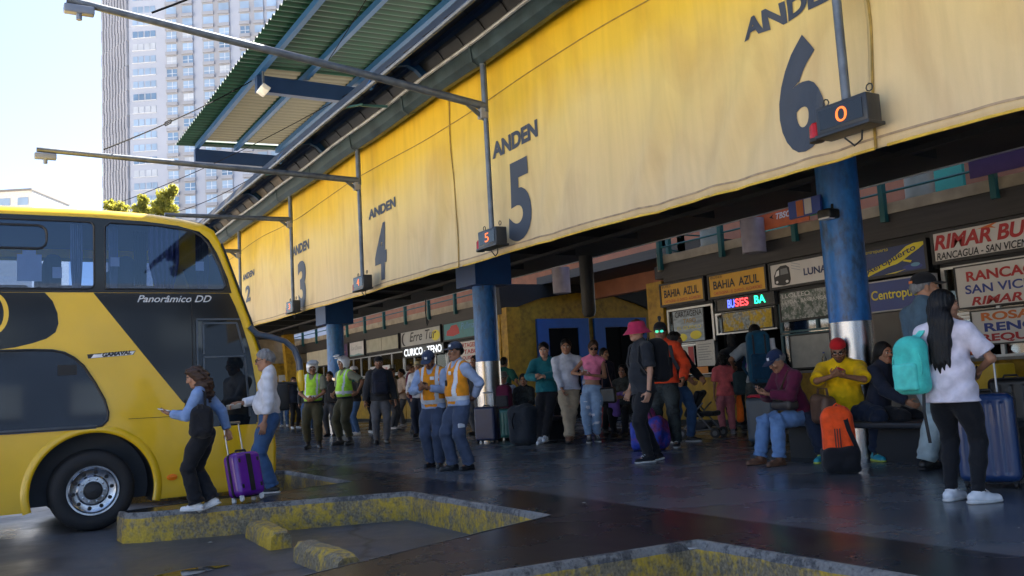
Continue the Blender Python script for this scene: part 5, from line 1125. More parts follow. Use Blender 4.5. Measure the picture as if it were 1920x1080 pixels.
class Sdf:
    def __init__(s, h): s.h = h; s.p = []; s.cuts = []; s.noise = None
    def cap(s, a, b, r1, r2, k=.03, flat=None, ff=1., fold=0., ff_w=55., fc=None, sub=False):
        s.p.append(('c', np.array(a, float), np.array(b, float), r1, r2, k, flat, ff, fold, ff_w, fc, sub)); return s
    def ell(s, c, r, k=.02, R=None, sub=False):
        s.p.append(('e', np.array(c, float), np.array(r, float), k, R, sub)); return s
    def box(s, c, hs, rad, k=.01, R=None, sub=False):
        s.p.append(('b', np.array(c, float), np.array(hs, float), rad, k, R, sub)); return s
    def cut(s, p, n, near=None): s.cuts.append((np.array(p, float), np.array(n, float) / np.linalg.norm(n), near)); return s
    def bounds(s):
        lo = np.full(3, 1e9); hi = -lo
        for q in s.p:
            if q[-1]: continue
            if q[0] == 'c': R = max(q[3], q[4]) * (1.0) + .02; pts = [q[1], q[2]]
            elif q[0] == 'e': R = max(q[2]) + .01; pts = [q[1]]
            else: R = np.linalg.norm(q[2]) + .01; pts = [q[1]]
            for p in pts: lo = np.minimum(lo, p - R); hi = np.maximum(hi, p + R)
        return lo - 3 * s.h, hi + 3 * s.h
    def mesh(s):
        lo, hi = s.bounds(); n = np.ceil((hi - lo) / s.h).astype(int) + 1; F = np.full(n, 1.0); h = s.h
        for q in s.p:
            k = {'c': 5, 'e': 3, 'b': 4}[q[0]]; k = q[k]; m = k + 3 * h + .02
            if q[0] == 'c': R = max(q[3], q[4]); a, b = np.minimum(q[1], q[2]) - R - m, np.maximum(q[1], q[2]) + R + m
            elif q[0] == 'e': R = max(q[2]); a, b = q[1] - R - m, q[1] + R + m
            else: R = np.linalg.norm(q[2]); a, b = q[1] - R - m, q[1] + R + m
            i0 = np.clip(np.floor((a - lo) / h).astype(int), 0, n); i1 = np.clip(np.ceil((b - lo) / h).astype(int) + 1, 0, n)
            if (i1 <= i0).any(): continue
            X, Y, Z = np.meshgrid(*[lo[d] + h * np.arange(i0[d], i1[d]) for d in range(3)], indexing='ij'); P = np.stack([X, Y, Z], -1)
            if q[0] == 'c':
                _, A, B, r1, r2, _, flat, ff, fold, fw, fc, sub = q; d = B - A; L = np.linalg.norm(d) + 1e-9; u = d / L; w = P - A
                if flat is not None:
                    f = np.array(flat, float); f = f / np.linalg.norm(f); w = w + (w @ f)[..., None] * f * (1 / ff - 1); uu = u + f * (u @ f) * (1 / ff - 1); L2 = np.linalg.norm(uu * L); uu = uu * L / L2
                else: uu, L2 = u, L
                t = np.clip((w @ uu) / L2, 0, 1); D = np.linalg.norm(w - (t * L2)[..., None] * uu, axis=-1) - (r1 + (r2 - r1) * t)
                if flat is not None: D = D * (.5 + .5 * ff)
                if fold:
                    e1 = np.cross(u, [.3, .5, .8]); e1 /= np.linalg.norm(e1); e2 = np.cross(u, e1); wt = 1. if fc is None else np.exp(-((t - fc) / .3) ** 2) + .15
                    D = D + fold * wt * np.sin(fw * ((P - A) @ u) + 14 * ((P - A) @ e1) + 2 * np.sin(20 * ((P - A) @ e2)))
            elif q[0] == 'e':
                _, c, r, _, R_, sub = q; w = P - c
                if R_ is not None: w = w @ R_
                k0 = np.linalg.norm(w / r, axis=-1); k1 = np.linalg.norm(w / r ** 2, axis=-1) + 1e-9; D = k0 * (k0 - 1) / k1
            else:
                _, c, hs, rad, _, R_, sub = q; w = P - c
                if R_ is not None: w = w @ R_
                e = np.abs(w) - (hs - rad); D = np.linalg.norm(np.maximum(e, 0), axis=-1) + np.minimum(e.max(-1), 0) - rad
            S = tuple(slice(i0[d], i1[d]) for d in range(3)); G = F[S]
            if sub: hh = np.maximum(k - np.abs(G + D), 0) / max(k, 1e-6); F[S] = np.maximum(G, -D) + hh * hh * k * .25
            else: hh = np.maximum(k - np.abs(G - D), 0) / max(k, 1e-6); F[S] = np.minimum(G, D) - hh * hh * k * .25
        X, Y, Z = np.meshgrid(*[lo[d] + h * np.arange(n[d]) for d in range(3)], indexing='ij'); P = np.stack([X, Y, Z], -1)
        for p, nn, near in s.cuts:
            D = (P - p) @ nn
            if near is not None: D = np.where(np.linalg.norm(P - p, axis=-1) < near, D, -1)
            F = np.maximum(F, D)
        if s.noise:
            a, fr, sd = s.noise; r = np.random.RandomState(sd); nz_ = 0
            for _ in range(5): v = r.normal(size=3) * fr; nz_ = nz_ + np.sin(P @ v + r.uniform(0, 6))
            F = F + a * nz_ / 2
        return surf(F, lo, h)
def mk(name, V, Q, mats, parent=None, midx=None):
    me = bpy.data.meshes.new(name); me.vertices.add(len(V)); me.vertices.foreach_set('co', np.asarray(V, np.float32).ravel())
    me.loops.add(len(Q) * 4); me.loops.foreach_set('vertex_index', np.asarray(Q, np.int32).ravel()); me.polygons.add(len(Q))
    me.polygons.foreach_set('loop_start', np.arange(0, len(Q) * 4, 4, dtype=np.int32))
    mats = mats if isinstance(mats, (list, tuple)) else [mats]
    for m in mats: me.materials.append(m)
    me.update(calc_edges=True); me.polygons.foreach_set('use_smooth', np.ones(len(Q), bool))
    if midx is not None: me.polygons.foreach_set('material_index', np.asarray(midx, np.int32))
    me.validate(); me.update(); return link(name, me, parent)
def Rz(a): c, s = math.cos(a), math.sin(a); return np.array([[c, -s, 0], [s, c, 0], [0, 0, 1.]])
def Ry(a): c, s = math.cos(a), math.sin(a); return np.array([[c, 0, s], [0, 1., 0], [-s, 0, c]])
def Rx(a): c, s = math.cos(a), math.sin(a); return np.array([[1., 0, 0], [0, c, -s], [0, s, c]])
def ik(a, t, l1, l2, pole):
    a, t = np.array(a, float), np.array(t, float); d = t - a; L = np.linalg.norm(d); mx = (l1 + l2) * .995
    if L > mx: t = a + d * mx / L; d = t - a; L = mx
    u = d / L; x = (l1 * l1 - l2 * l2 + L * L) / (2 * L); y = math.sqrt(max(0, l1 * l1 - x * x)); p = np.array(pole, float); p = p - u * (p @ u); p /= np.linalg.norm(p) + 1e-9
    return a + u * x + p * y, t
SKINS = {}
def skin(tone):
    if tone not in SKINS:
        c = {'light': (.46, .25, .165), 'mid': (.34, .17, .10), 'tan': (.29, .14, .078), 'dark': (.15, .065, .036)}[tone]
        SKINS[tone] = [mat('skin ' + tone, c, .5, 0, .1, 14, .1, 90, .4), mat('lips ' + tone, (c[0] * .8, c[1] * .5, c[2] * .5), .45, 0, 0), mat('eye white', (.6, .58, .55), .2, 0, 0), mat('eye iris', (.02, .014, .01), .15, 0, 0), mat('brow hair', (.03, .022, .018), .8, 0, 0), mat('beard stubble ' + tone, (c[0] * .38, c[1] * .36, c[2] * .38), .8, 0, .2, 40)]
    return SKINS[tone]
def hairm(c, name): return mat('hair ' + name, c, .5, 0, .3, 30, .35, 55, .3, stretch=(2.5, 2.5, .5))
H_BLACK = lambda: hairm((.006, .0055, .006), 'black'); H_BROWN = lambda: hairm((.040, .020, .012), 'brown'); H_GREY = lambda: hairm((.17, .17, .175), 'grey')

def head_mesh(h, fem=False, beard=False, smile=0.):
    s = Sdf(h); w = .94 if fem else 1.
    s.ell((-.012, 0, .038), (.096, .075 * w, .086), .02); s.ell((.028, 0, -.03), (.066, .060 * w, .086), .03)
    s.cap((.0, -.048 * w, -.055), (.058, -.014, -.096), .022, .02, .03); s.cap((.0, .048 * w, -.055), (.058, .014, -.096), .022, .02, .03); s.ell((.068, 0, -.097), (.024, .025, .02), .02)
    s.cap((.080, -.034, .024), (.080, .034, .024), .012, .012, .02); s.ell((.066, .04, -.022), (.026, .024, .022), .02); s.ell((.066, -.04, -.022), (.026, .024, .022), .02)
    for y in (-.031, .031): s.ell((.101, y, .006), (.016, .018, .012), .012, sub=True); s.ell((.078, y, .004), (.0145, .0145, .0145), .003)
    s.cap((.090, 0, .014), (.109, 0, -.022), .008, .0125, .012); s.ell((.099, .012, -.027), (.011, .008, .008), .008); s.ell((.099, -.012, -.027), (.011, .008, .008), .008)
    s.cap((.088, -.017, -.056), (.088, .017, -.056), .0075, .0075, .006); s.cap((.086, -.014, -.067), (.086, .014, -.067), .008, .008, .006)
    for y in (-.077 * w, .077 * w): s.ell((-.008, y, -.002), (.02, .009, .032), .006)
    s.cap((-.02, 0, -.05), (-.028, 0, -.14), .055 * w, .056 * w, .04)
    V, Q = s.mesh(); c = V[Q].mean(1); x, y, z = c.T; mi = np.zeros(len(Q), int); ay = np.abs(y)
    mi[(x > .075) & (ay < .023) & (np.abs(z + .061) < .0115)] = 1
    d = np.sqrt((ay - .031) ** 2 * .7 + (z - .004) ** 2 * 1.6); e = (x > .074) & (d < .0115); mi[e] = 2; mi[e & (np.sqrt((ay - .031) ** 2 + (z - .004) ** 2) < .0072)] = 3; mi[(x > .07) & (d < .016) & (z > .0105) & (z < .016)] = 4
    mi[(x > .065) & (ay > .012) & (ay < .05) & (np.abs(z - .030 + .12 * np.maximum(ay - .035, 0)) < .0055)] = 4
    if beard: mi[(mi == 0) & (x > .0) & ((z < -.068) | ((z < -.038) & ((x > .08) & (ay < .033) | (ay > .045)) & (z > -.2))) & (z > -.12) & ((x > .02))] = 5
    return V, Q, mi
def hand_mesh(h, curl=.5, spread=.12, thumb=.5, point=None):
    """fingers along +x, palm facing -z, thumb towards +y"""
    s = Sdf(h); s.box((.045, 0, 0), (.048, .04, .014), .013, .012); s.cap((-.03, 0, 0), (.02, 0, 0), .027, .03, .03, (0, 0, 1), .72)
    for i, (y, l) in enumerate(((.030, .072), (.010, .080), (-.011, .074), (-.030, .058))):
        cu = curl if (point is None or i not in point) else point[i]; a = 0; p = np.array([.088, y, .0]); yaw = spread * (y / .03)
        for seg, (fr, r1, r2) in enumerate(((.44, .0095, .009), (.32, .009, .0082), (.24, .0082, .007))):
            a += cu * (.8, 1.1, .7)[seg]; q = p + l * fr * np.array([math.cos(a) * math.cos(yaw), math.sin(yaw), -math.sin(a)]); s.cap(p, q, r1, r2, .004); p = q
    p = np.array([.02, .034, -.004]); d = np.array([.55, .75, -.25 - thumb * .5]); d /= np.linalg.norm(d); q = p + .045 * d; s.cap(p, q, .014, .011, .014); d2 = np.array([.85, .25 - thumb * .5, -.3 - thumb * .3]); d2 /= np.linalg.norm(d2); s.cap(q, q + .032 * d2, .0105, .008, .005)
    return s.mesh()
_headc = {}; _handc = {}
class Fig:
    """a person: local frame has x forwards, y to the figure's left, z up; all sizes for a 1.75 m adult, scaled"""
    def __init__(f, label, pos, facing, height, tone='mid', fem=False, heavy=0., feet=None, hands=None, lean=0., twist=0., side=0., head=(0, 0, 0), pelvis=None, hr=None, curls=(.5, .5), palm=(None, None), fing=(None, None), elbow=(None, None), knee=(None, None), beard=False, h=None, group=None, shoulders=None, toe=(None, None)):
        pos = np.array(pos, float); f.px = pxm(pos); f.s = s = height / 1.75
        d = pos[:2] / np.linalg.norm(pos[:2]); left = np.array([-d[1], d[0]]); a = math.radians(facing); v = -math.cos(a) * d + math.sin(a) * left; f.rz = math.atan2(v[1], v[0])
        f.o = thing('person', label, 'person', pos, f.rz, group); f.o.scale = (s, s, s); f.pos = pos; f.fem = fem; f.tone = tone; f.heavy = heavy
        f.h = h or min(max(.011, 1.15 / (f.px * .533 * s)), .026)
        sw = (.168 if fem else .188) + .02 * heavy; hw = .095
        P = np.array(pelvis if pelvis is not None else (0, 0, .93), float); f.P = P
        T = Rz(math.radians(twist)) @ Ry(math.radians(lean)) @ Rx(math.radians(side)); f.T = T
        f.chest = P + T @ np.array([0.01, 0, .34]); f.neck = P + T @ np.array([-.015, 0, .535]); f.waist = P + T @ np.array([0, 0, .14])
        sh = shoulders or (0, 0)
        f.S = [P + T @ np.array([-.015, sw, .455 + sh[0]]), P + T @ np.array([-.015, -sw, .455 + sh[1]])]
        f.H = [P + Rz(math.radians(twist * .4)) @ np.array([0, hw, -.03]), P + Rz(math.radians(twist * .4)) @ np.array([0, -hw, -.03])]
        f.HR = Rz(math.radians(head[0])) @ Ry(math.radians(head[1])) @ Rx(math.radians(head[2])); f.hc = f.neck + T @ np.array([.01, 0, .035]) + f.HR @ np.array([.022, 0, .115])
        feet = feet or [(0, .10, .09), (0, -.10, .09)]; f.A = []; f.K = []; f.toe = []
        for i in (0, 1):
            ft = np.array(feet[i][:3], float); k, an = ik(f.H[i], ft, .425, .425, knee[i] or (1, .12 * (1 - 2 * i), 0)); f.K.append(k); f.A.append(an)
            yaw = math.radians(feet[i][3]) if len(feet[i]) > 3 else math.radians(10 * (1 - 2 * i)); pit = math.radians(feet[i][4]) if len(feet[i]) > 4 else 0
            f.toe.append(Rz(yaw) @ Ry(pit) @ np.array([1, 0, 0.]))
        hands = hands or [None, None]; f.E = []; f.W = []; f.hd = []
        for i in (0, 1):
            sg = 1 - 2 * i; t = hands[i]
            if t is None: t = f.S[i] + np.array([.05, .06 * sg, -.52])
            e, wv = ik(f.S[i], t, .285, .25, elbow[i] or (-.8, .5 * sg, -.5)); f.E.append(e); f.W.append(wv)
            dr = (wv - e) / np.linalg.norm(wv - e); dr = np.array(fing[i], float) if fing[i] is not None else dr; dr /= np.linalg.norm(dr)
            pn = np.array(palm[i] if palm[i] is not None else (.2, -sg, 0.), float); pn = pn - dr * (pn @ dr); pn /= np.linalg.norm(pn); f.hd.append((dr, pn))
        f.curls = curls; f.beard = beard; f.parts = {}
        f.body()
    def body(f):
        s = Sdf(f.h); hv = f.heavy; fw = .92 if f.fem else 1.; T = f.T; fx = T[:, 0]
        L = lambda a, b, t: a + (b - a) * t
        s.cap(f.P + T @ np.array([0, 0, .0]), f.P + T @ np.array([0, 0, .1]), .128, .115, .05, fx, .72)
        s.cap(f.waist, f.chest, .112 * fw + .02 * hv, .135 * fw, .06, fx, .70); s.cap(f.S[0] + T @ np.array([0, -.07, -.04]), f.S[1] + T @ np.array([0, .07, -.04]), .062, .062, .06, fx, .8); [s.cap(f.neck + T @ np.array([-.012, .03 * q, -.012]), f.S[(1 - q) // 2] + T @ np.array([-.008, 0, .012]), .04, .032, .05) for q in (1, -1)]
        s.cap(f.neck + T @ np.array([0, 0, -.06]), f.hc + f.HR @ np.array([-.02, 0, -.05]), .056 * fw, .052 * fw, .03)
        for i in (0, 1):
            s.cap(f.S[i], f.E[i], .046 * fw, .037 * fw, .035); s.cap(f.E[i], f.W[i], .037 * fw, .026 * fw, .02); s.cap(f.H[i], f.K[i], .078, .05, .04); s.cap(f.K[i], L(f.K[i], f.A[i], .35), .05, .052, .02); s.cap(L(f.K[i], f.A[i], .35), f.A[i], .052, .036, .02); s.cap(f.A[i] + [0, 0, -.03], f.A[i] + f.toe[i] * .12 + [0, 0, -.045], .034, .028, .02)
        V, Q = s.mesh(); Vs, Qs, Ms = [V], [Q], [np.zeros(len(Q), int)]; n = len(V)
        hh = .0062 if f.px > 115 else (.0075 if f.px > 75 else .011); key = (hh, f.fem, f.beard)
        if key not in _headc: _headc[key] = head_mesh(*key)
        V, Q, M_ = _headc[key]; Vs.append(V @ f.HR.T + f.hc); Qs.append(Q + n); Ms.append(M_); n += len(V)
        hh = .0058 if f.px > 95 else .0078
        for i in (0, 1):
            cu = f.curls[i]; key = (hh, cu)
            if key not in _handc: _handc[key] = hand_mesh(hh, cu)
            V, Q = _handc[key]; dr, pn = f.hd[i]; z = -pn; y = np.cross(z, dr); R = np.stack([dr, y, z], 1); sg = 1 - 2 * i
            V = V.copy(); q = Q
            # the thumb lies on the side of the palm that the figure's hand needs
            if i == 0: V[:, 1] *= -1; q = Q[:, ::-1]
            Vs.append((V * [.95, .95, .95] * (.92 if f.fem else 1)) @ R.T + f.W[i] + dr * .018); Qs.append(q + n); Ms.append(np.zeros(len(Q), int)); n += len(V)
        f.bodyo = mk('body', np.concatenate(Vs), np.concatenate(Qs), skin(f.tone), f.o, np.concatenate(Ms))
    def hand(f, i, u=.07, v=.03): return f.W[i] + f.hd[i][0] * u + f.hd[i][1] * v
    def w(f, p):
        p = np.array(p, float); return f.pos + Rz(f.rz) @ (p * f.s)
    def wl(f, pts): return [f.w(p) for p in pts]
    def sub(f, name, s, m, midx=None): V, Q = s.mesh(); return mk(name, V, Q, m, f.o, midx(V[Q].mean(1)) if midx else None)
    # ---------------------------------------------------------------- clothes
    def top(f, m, sleeve=1., off=.016, hem=-.06, name='shirt', collar=None, loose=0., open_neck=.0, arms=True, belly=0., fold=.006):
        s = Sdf(f.h); hv = f.heavy; fw = .94 if f.fem else 1.; T = f.T; fx = T[:, 0]; o = off; L = lambda a, b, t: a + (b - a) * t
        bt = f.P + T @ np.array([0, 0, hem]); s.cap(bt + T @ np.array([0, 0, -.05]), f.waist, (.172 if hem < -.01 else .14) * fw + .018 * hv + o + loose, .124 * fw + .03 * hv + o + loose * .8, .05, fx, .74, fold, 38)
        s.cap(f.waist, f.chest, .122 * fw + .025 * hv + o + loose * .6, .140 * fw + o, .06, fx, .72, fold, 30)
        s.cap(f.S[0] + T @ np.array([0, -.06, -.04]), f.S[1] + T @ np.array([0, .06, -.04]), .066 + o, .066 + o, .06, fx, .84); [s.cap(f.neck + T @ np.array([-.012, .03 * q, -.012]), f.S[(1 - q) // 2] + T @ np.array([-.008, 0, .012]), .042 + o, .036 + o, .05) for q in (1, -1)]; s.cap(f.neck + T @ np.array([0, 0, -.05]), f.neck + T @ np.array([.004, 0, .005 + (.03 if collar else 0)]), .062 + o, .056 + o * .7, .04)
        if f.fem: 
            for y in (.065, -.065): s.ell(f.chest + T @ np.array([.075, y, .0]), (.06, .062, .065), .05)
        if belly: s.ell(f.waist + T @ np.array([.055, 0, -.0]), (.10 + belly, .125, .13), .08)
        if arms:
            for i in (0, 1):
                if sleeve <= .5: e = L(f.S[i], f.E[i], sleeve * 2); s.cap(f.S[i], e, .055 * fw + o, .055 * fw + o * 1.15, .035, fold=fold * .6, fc=.8); s.cut(e, e - f.S[i], .13)
                else:
                    e = L(f.E[i], f.W[i], (sleeve - .5) * 2); s.cap(f.S[i], f.E[i], .056 * fw + o, .047 * fw + o, .035, fold=fold, fc=1); s.cap(f.E[i], e, .047 * fw + o, .034 * fw + o, .02, fold=fold, fc=0.); d = e - f.E[i]; s.cut(e + d / np.linalg.norm(d) * .0, d, .07)
        s.cut(bt, -T[:, 2], .32) if hem > -.3 else None
        if open_neck: s.ell(f.neck + T @ np.array([.05, 0, .03]), (.07, .05, open_neck), .01, sub=True)
        f.parts[name] = f.sub(name, s, m); return f.parts[name]
    def vest(f, m, m2, name='vest', off=.032, hem=-.06, stripes=True, m3=None):
        s = Sdf(f.h * .85); T = f.T; fx = T[:, 0]; bt = f.P + T @ np.array([0, 0, hem]); hv = f.heavy; o = off
        s.cap(bt - T[:, 2] * .03, f.waist, .14 + .02 * hv + o, .132 + .03 * hv + o, .05, fx, .76, .004, 38); s.cap(f.waist, f.chest, .132 + .025 * hv + o, .148 + o, .06, fx, .72); s.cap(f.S[0] + T @ np.array([0, -.085, -.03]), f.S[1] + T @ np.array([0, .085, -.03]), .066 + o, .066 + o, .06, fx, .80); [s.cap(f.neck + T @ np.array([-.012, .03 * q, -.012]), f.S[(1 - q) // 2] + T @ np.array([-.008, 0, .012]), .042 + o, .036 + o, .05) for q in (1, -1)]
        if hv: s.ell(f.waist + T @ np.array([.06, 0, .0]), (.13, .14, .14), .08)
        for i in (0, 1): s.ell(f.S[i] + T @ np.array([0, .045 * (1 - 2 * i), -.06]), (.085, .07, .12), .01, sub=True)
        s.ell(f.neck + T @ np.array([.06, 0, -.02]), (.075, .045, .11), .01, sub=True); s.cap(f.neck, f.neck + T[:, 2] * .2, .064, .07, .01, sub=True); s.cut(bt, -T[:, 2])
        P, TT = f.P, T
        def mi(c):
            q = (c - P) @ TT; z = q[:, 2]; y = np.abs(q[:, 1]); r = np.zeros(len(c), int); r[(z > hem + .055) & (z < hem + .11)] = 1; r[(y > .10) & (y < .135) & (z > .06)] = 1
            if m3: r[(z > hem + .11) & (z < hem + .125)] = 2; r[((y > .092) & (y < .10) | (y > .135) & (y < .143)) & (z > .06)] = 2
            return r
        f.parts[name] = f.sub(name, s, [m, m2] + ([m3] if m3 else []), mi); return f.parts[name]
    def pants(f, m, off=.014, length=1., slim=0., flare=0., name='trousers', waist=.05, tears=None, fold=.007, boots=None):
        s = Sdf(f.h); T = Rz(0); L = lambda a, b, t: a + (b - a) * t; o = off; ww = 1.0 if not f.fem else 1.04
        s.cap(f.P + f.T @ np.array([0, 0, waist + .04]), f.P + np.array([0, 0, -.02]), .122 + o + .02 * f.heavy, .135 * ww + o + .015 * f.heavy, .05, f.T[:, 0], .76)
        for i in (0, 1):
            e = L(f.K[i], f.A[i], length); s.cap(f.P * .3 + f.H[i] * .7 + [-.02, 0, -.02], L(f.H[i], f.K[i], .5), .100 + .012 * f.heavy + o * .4, .082 + o, .04, fold=fold * .5)
            s.cap(L(f.H[i], f.K[i], .4), f.K[i], .084 + o, .062 + o - slim, .04, fold=fold, fc=1); s.cap(f.K[i], L(f.K[i], e, .4), .062 + o - slim, .060 + o - slim, .03, fold=fold, fc=0); s.cap(L(f.K[i], e, .4), e, .060 + o - slim, .046 + o - slim + flare, .03, fold=fold, fc=1, ff_w=70); d = e - f.K[i]; s.cut(e + d / np.linalg.norm(d) * .01, d, .12)
        s.cut(f.P + f.T @ np.array([0, 0, waist]), f.T[:, 2], .25)
        mi = None; ms = m
        if tears: ms = [m, tears]; K = f.K; nz = np.random.RandomState(4).normal(size=(6, 3)) * 38; mi = lambda c: ((np.sin(c @ nz.T).sum(1) > 2.2) & (np.minimum(np.abs(c[:, 2] - K[0][2]), np.abs(c[:, 2] - K[1][2])) < .2) & (c[:, 0] > 0)).astype(int)
        f.parts[name] = f.sub(name, s, ms, mi); return f.parts[name]
    def shoes(f, m, sole=None, name='shoe', big=0., high=0., pitch=(0, 0)):
        sole = sole or mat('black shoe sole', (.015, .015, .016), .6)
        for i in (0, 1):
            s = Sdf(min(f.h * .7, .011)); t = f.toe[i]; A = f.A[i] + np.array([0, 0, -.04]); g = f.A[i][2] - .09
            s.cap(A - t * .045 + [0, 0, -.005], A + t * .08 + [0, 0, -.012], .040 + big, .040 + big, .02); s.cap(A + t * .06 + [0, 0, -.018], A + t * .165 + [0, 0, -.022], .042 + big, .033 + big, .02); s.cap(A, f.A[i] + (f.K[i] - f.A[i]) * (.08 + high), .046, .047 + (.012 if high else 0), .02)
            up = np.cross(t, np.cross([0, 0, 1.], t)); up /= np.linalg.norm(up); base = A + up * -.05
            s.cut(base, -up); 
            if not high: s.cut(f.A[i] + (f.K[i] - f.A[i]) * .07, f.K[i] - f.A[i], .2)
            so_ = f.sub(name, s, [m, sole], lambda c: (((c - base) @ up) < .024 + big * .3).astype(int))
            if f.px > 95 and not high:
                q = Sdf(.009); q.cap(base + up * .012 - t * .05, base + up * .012 + t * .08, .045 + big, .046 + big, .02, up, .45); q.cap(base + up * .012 + t * .06, base + up * .014 + t * .165, .047 + big, .038 + big, .02, up, .45); q.cut(base, -up); V, Q = q.mesh(); mk('sole', V, Q, sole, so_)
                if m is not S_BLACK and m is not S_BROWN:
                    b = MB(); sd = np.cross(up, t)
                    for k in range(4): c0 = f.A[i] + t * (.045 + .022 * k) + up * (.028 - .012 * k - .0015 * k * k); b.tube([c0 - sd * .026 - up * .008, c0 + up * .004, c0 + sd * .026 - up * .008], .0045, 5)
                    b.build('laces', sole if sole is not m else S_BLACK, so_)
    # ---------------------------------------------------------------- hair and headwear (head frame: centre of the skull, x to the face)
    def hsub(f, name, s, m, midx=None):
        V, Q = s.mesh(); c = V[Q].mean(1); return mk(name, V @ f.HR.T + f.hc, Q, m, f.o, midx(c) if midx else None)
    def hh(f): return .0065 if f.px > 115 else .0085
    def hair(f, m, style='short', thick=.012, line=.055, noise=.003, fringe=False):
        s = Sdf(f.hh()); t = thick; s.ell((-.018, 0, .044), (.098 + t, .078 + t, .088 + t), .02)
        if style in ('short', 'buzz'): s.cap((-.075, 0, .0), (-.07, 0, -.045), .055 + t, .045, .03); s.ell((.108, 0, .02), (.06, .064, .064), .012, sub=True); s.cut((.085, 0, .058), (.50, 0, -.866))
        if style in ('long', 'curly', 'tied'):
            s.ell((.10, 0, -.03), (.088, .09, .105), .012, sub=True)
        s.noise = (noise, 60, 3); return f.hsub('hair', s, m)
    def longhair(f, m, path, r0=.07, r1=.05, flat=.6, noise=.004, name='hair', curly=False, fd=(1, 0, 0), tip=True):
        """hair as a shell on the skull that runs down a path given in figure space"""
        s = Sdf(max(.0085, f.h * .8)); R = f.HR; c = lambda p: f.hc + R @ np.array(p, float)
        s.ell(c((-.02, 0, .042)), (.110, .092, .100), .02, R); s.ell(c((-.05, 0, -.02)), (.075, .085, .10), .03, R)
        pts = [c((-.06, 0, -.04))] + [np.array(p, float) for p in path]; n = len(pts)
        for i in range(n - 1): a, b_ = r0 + (r1 - r0) * i / max(1, n - 1), r0 + (r1 - r0) * (i + 1) / max(1, n - 1); s.cap(pts[i], pts[i + 1], a, b_, .04, fd, flat)
        s.ell(c((.110, 0, -.030)), (.092, .092, .105), .015, R, sub=True)
        s.noise = (noise, 45 if curly else 30, 5); V, Q = s.mesh()
        if not curly: 
            zz = V[:, 2] - pts[-1][2]; V[:, 0] += .0035 * np.sin(V[:, 1] * 240 + 3 * np.sin(V[:, 2] * 9)); V[:, 2] -= np.where(zz < .10, .02 * np.sin(V[:, 1] * 160) + .012 * np.sin(V[:, 1] * 61 + 1), 0)
        return mk(name, V, Q, m, f.o)
    def cap(f, m, brim=True, back=False, m2=None, name='cap', logo=None):
        s = Sdf(f.hh()); s.ell((-.015, 0, .060), (.112, .092, .088), .01); s.cut((0, 0, .042), (0.12, 0, -1)); sg = -1 if back else 1
        if brim:
            b = Sdf(f.hh() * .8); b.cap((sg * .075, -.03, .046), (sg * .075, .03, .046), .055, .055, .01, (0, 0, 1), .12); b.cap((sg * .13, -.028, .036), (sg * .13, .028, .036), .048, .048, .04, (0, 0, 1), .14)
            f.hsub('brim', b, m2 or m)
        o = f.hsub(name, s, [m, logo] if logo else m, (lambda c: ((c[:, 0] * sg > .05) & (np.abs(c[:, 1]) < .022) & (np.abs(c[:, 2] - .085) < .016)).astype(int)) if logo else None)
        return o
    def hat(f, m, h=.1, brim=.06, flare=.5, r=.098, z0=.052, tilt=0., name='hat', band=None):
        b = MB(); b.lathe([(.001, z0 + h), (r * .75, z0 + h - .004), (r * .90, z0 + h - .02), (r * .97, z0 + h * .4), (r * 1.03, z0), (r + brim * .55, z0 - brim * flare * .6), (r + brim, z0 - brim * flare), (r + brim, z0 - brim * flare - .005), (r * .99, z0 - .006)], (-.015, 0, 0), 32)
        V = np.array(b.v) * [1.1, .95, 1]; o = mk_faces(name, (V @ (f.HR @ Ry(tilt)).T) + f.hc, b.f, m, f.o); return o
    def glasses(f, m, mirror=None, name='glasses'):
        b = MB(); 
        for y in (-.033, .033):
            q = [(.104 - abs(y + .026 * math.cos(a)) * .12, y + .026 * math.cos(a), .006 + .019 * math.sin(a)) for a in np.linspace(0, 2 * PI, 13)]
            if mirror is None: b.tube(q, .0035, 5)
            else: b.prism([(p[1], p[2]) for p in q[:-1]], lambda u, v: (.106 - abs(u) * .12, u, v), lambda u, v: (.10 - abs(u) * .12, u, v))
            b.tube([(.098, y * 1.75, .01), (.02, y * 2.36, .012), (-.01, y * 2.4, .0)], .003, 5)
        b.tube([(.105, -.01, .012), (.105, .01, .012)], .003, 5); return mk_faces(name, np.array(b.v) @ f.HR.T + f.hc, b.f, mirror or m, f.o)
    def belt(f, m, z=.04, r=.14, name='belt'):
        b = MB(); n = 28; q = [f.P + f.T @ np.array([(r + .012) * .78 * math.cos(a), r * math.sin(a) + .012 * math.sin(a), z]) for a in np.linspace(0, 2 * PI, n)]; b.strap(q, .04, .012, (0, 0, 1)); return b.build(name, m, f.o)
    def band(f, name, m, pts, wd=.04, th=.01, side=(0, 1, 0)):
        b = MB(); b.strap(pts, wd, th, side); return b.build(name, m, f.o, True)
def mk_faces(name, V, F, m, parent):
    me = bpy.data.meshes.new(name); me.from_pydata([tuple(v) for v in V], [], F); me.materials.append(m); me.polygons.foreach_set('use_smooth', [True] * len(F)); me.set_sharp_from_angle(angle=.8); me.update(); return link(name, me, parent)
def solid(name, s, m, parent, midx=None): V, Q = s.mesh(); return mk(name, V, Q, m, parent, midx(V[Q].mean(1)) if midx else None)
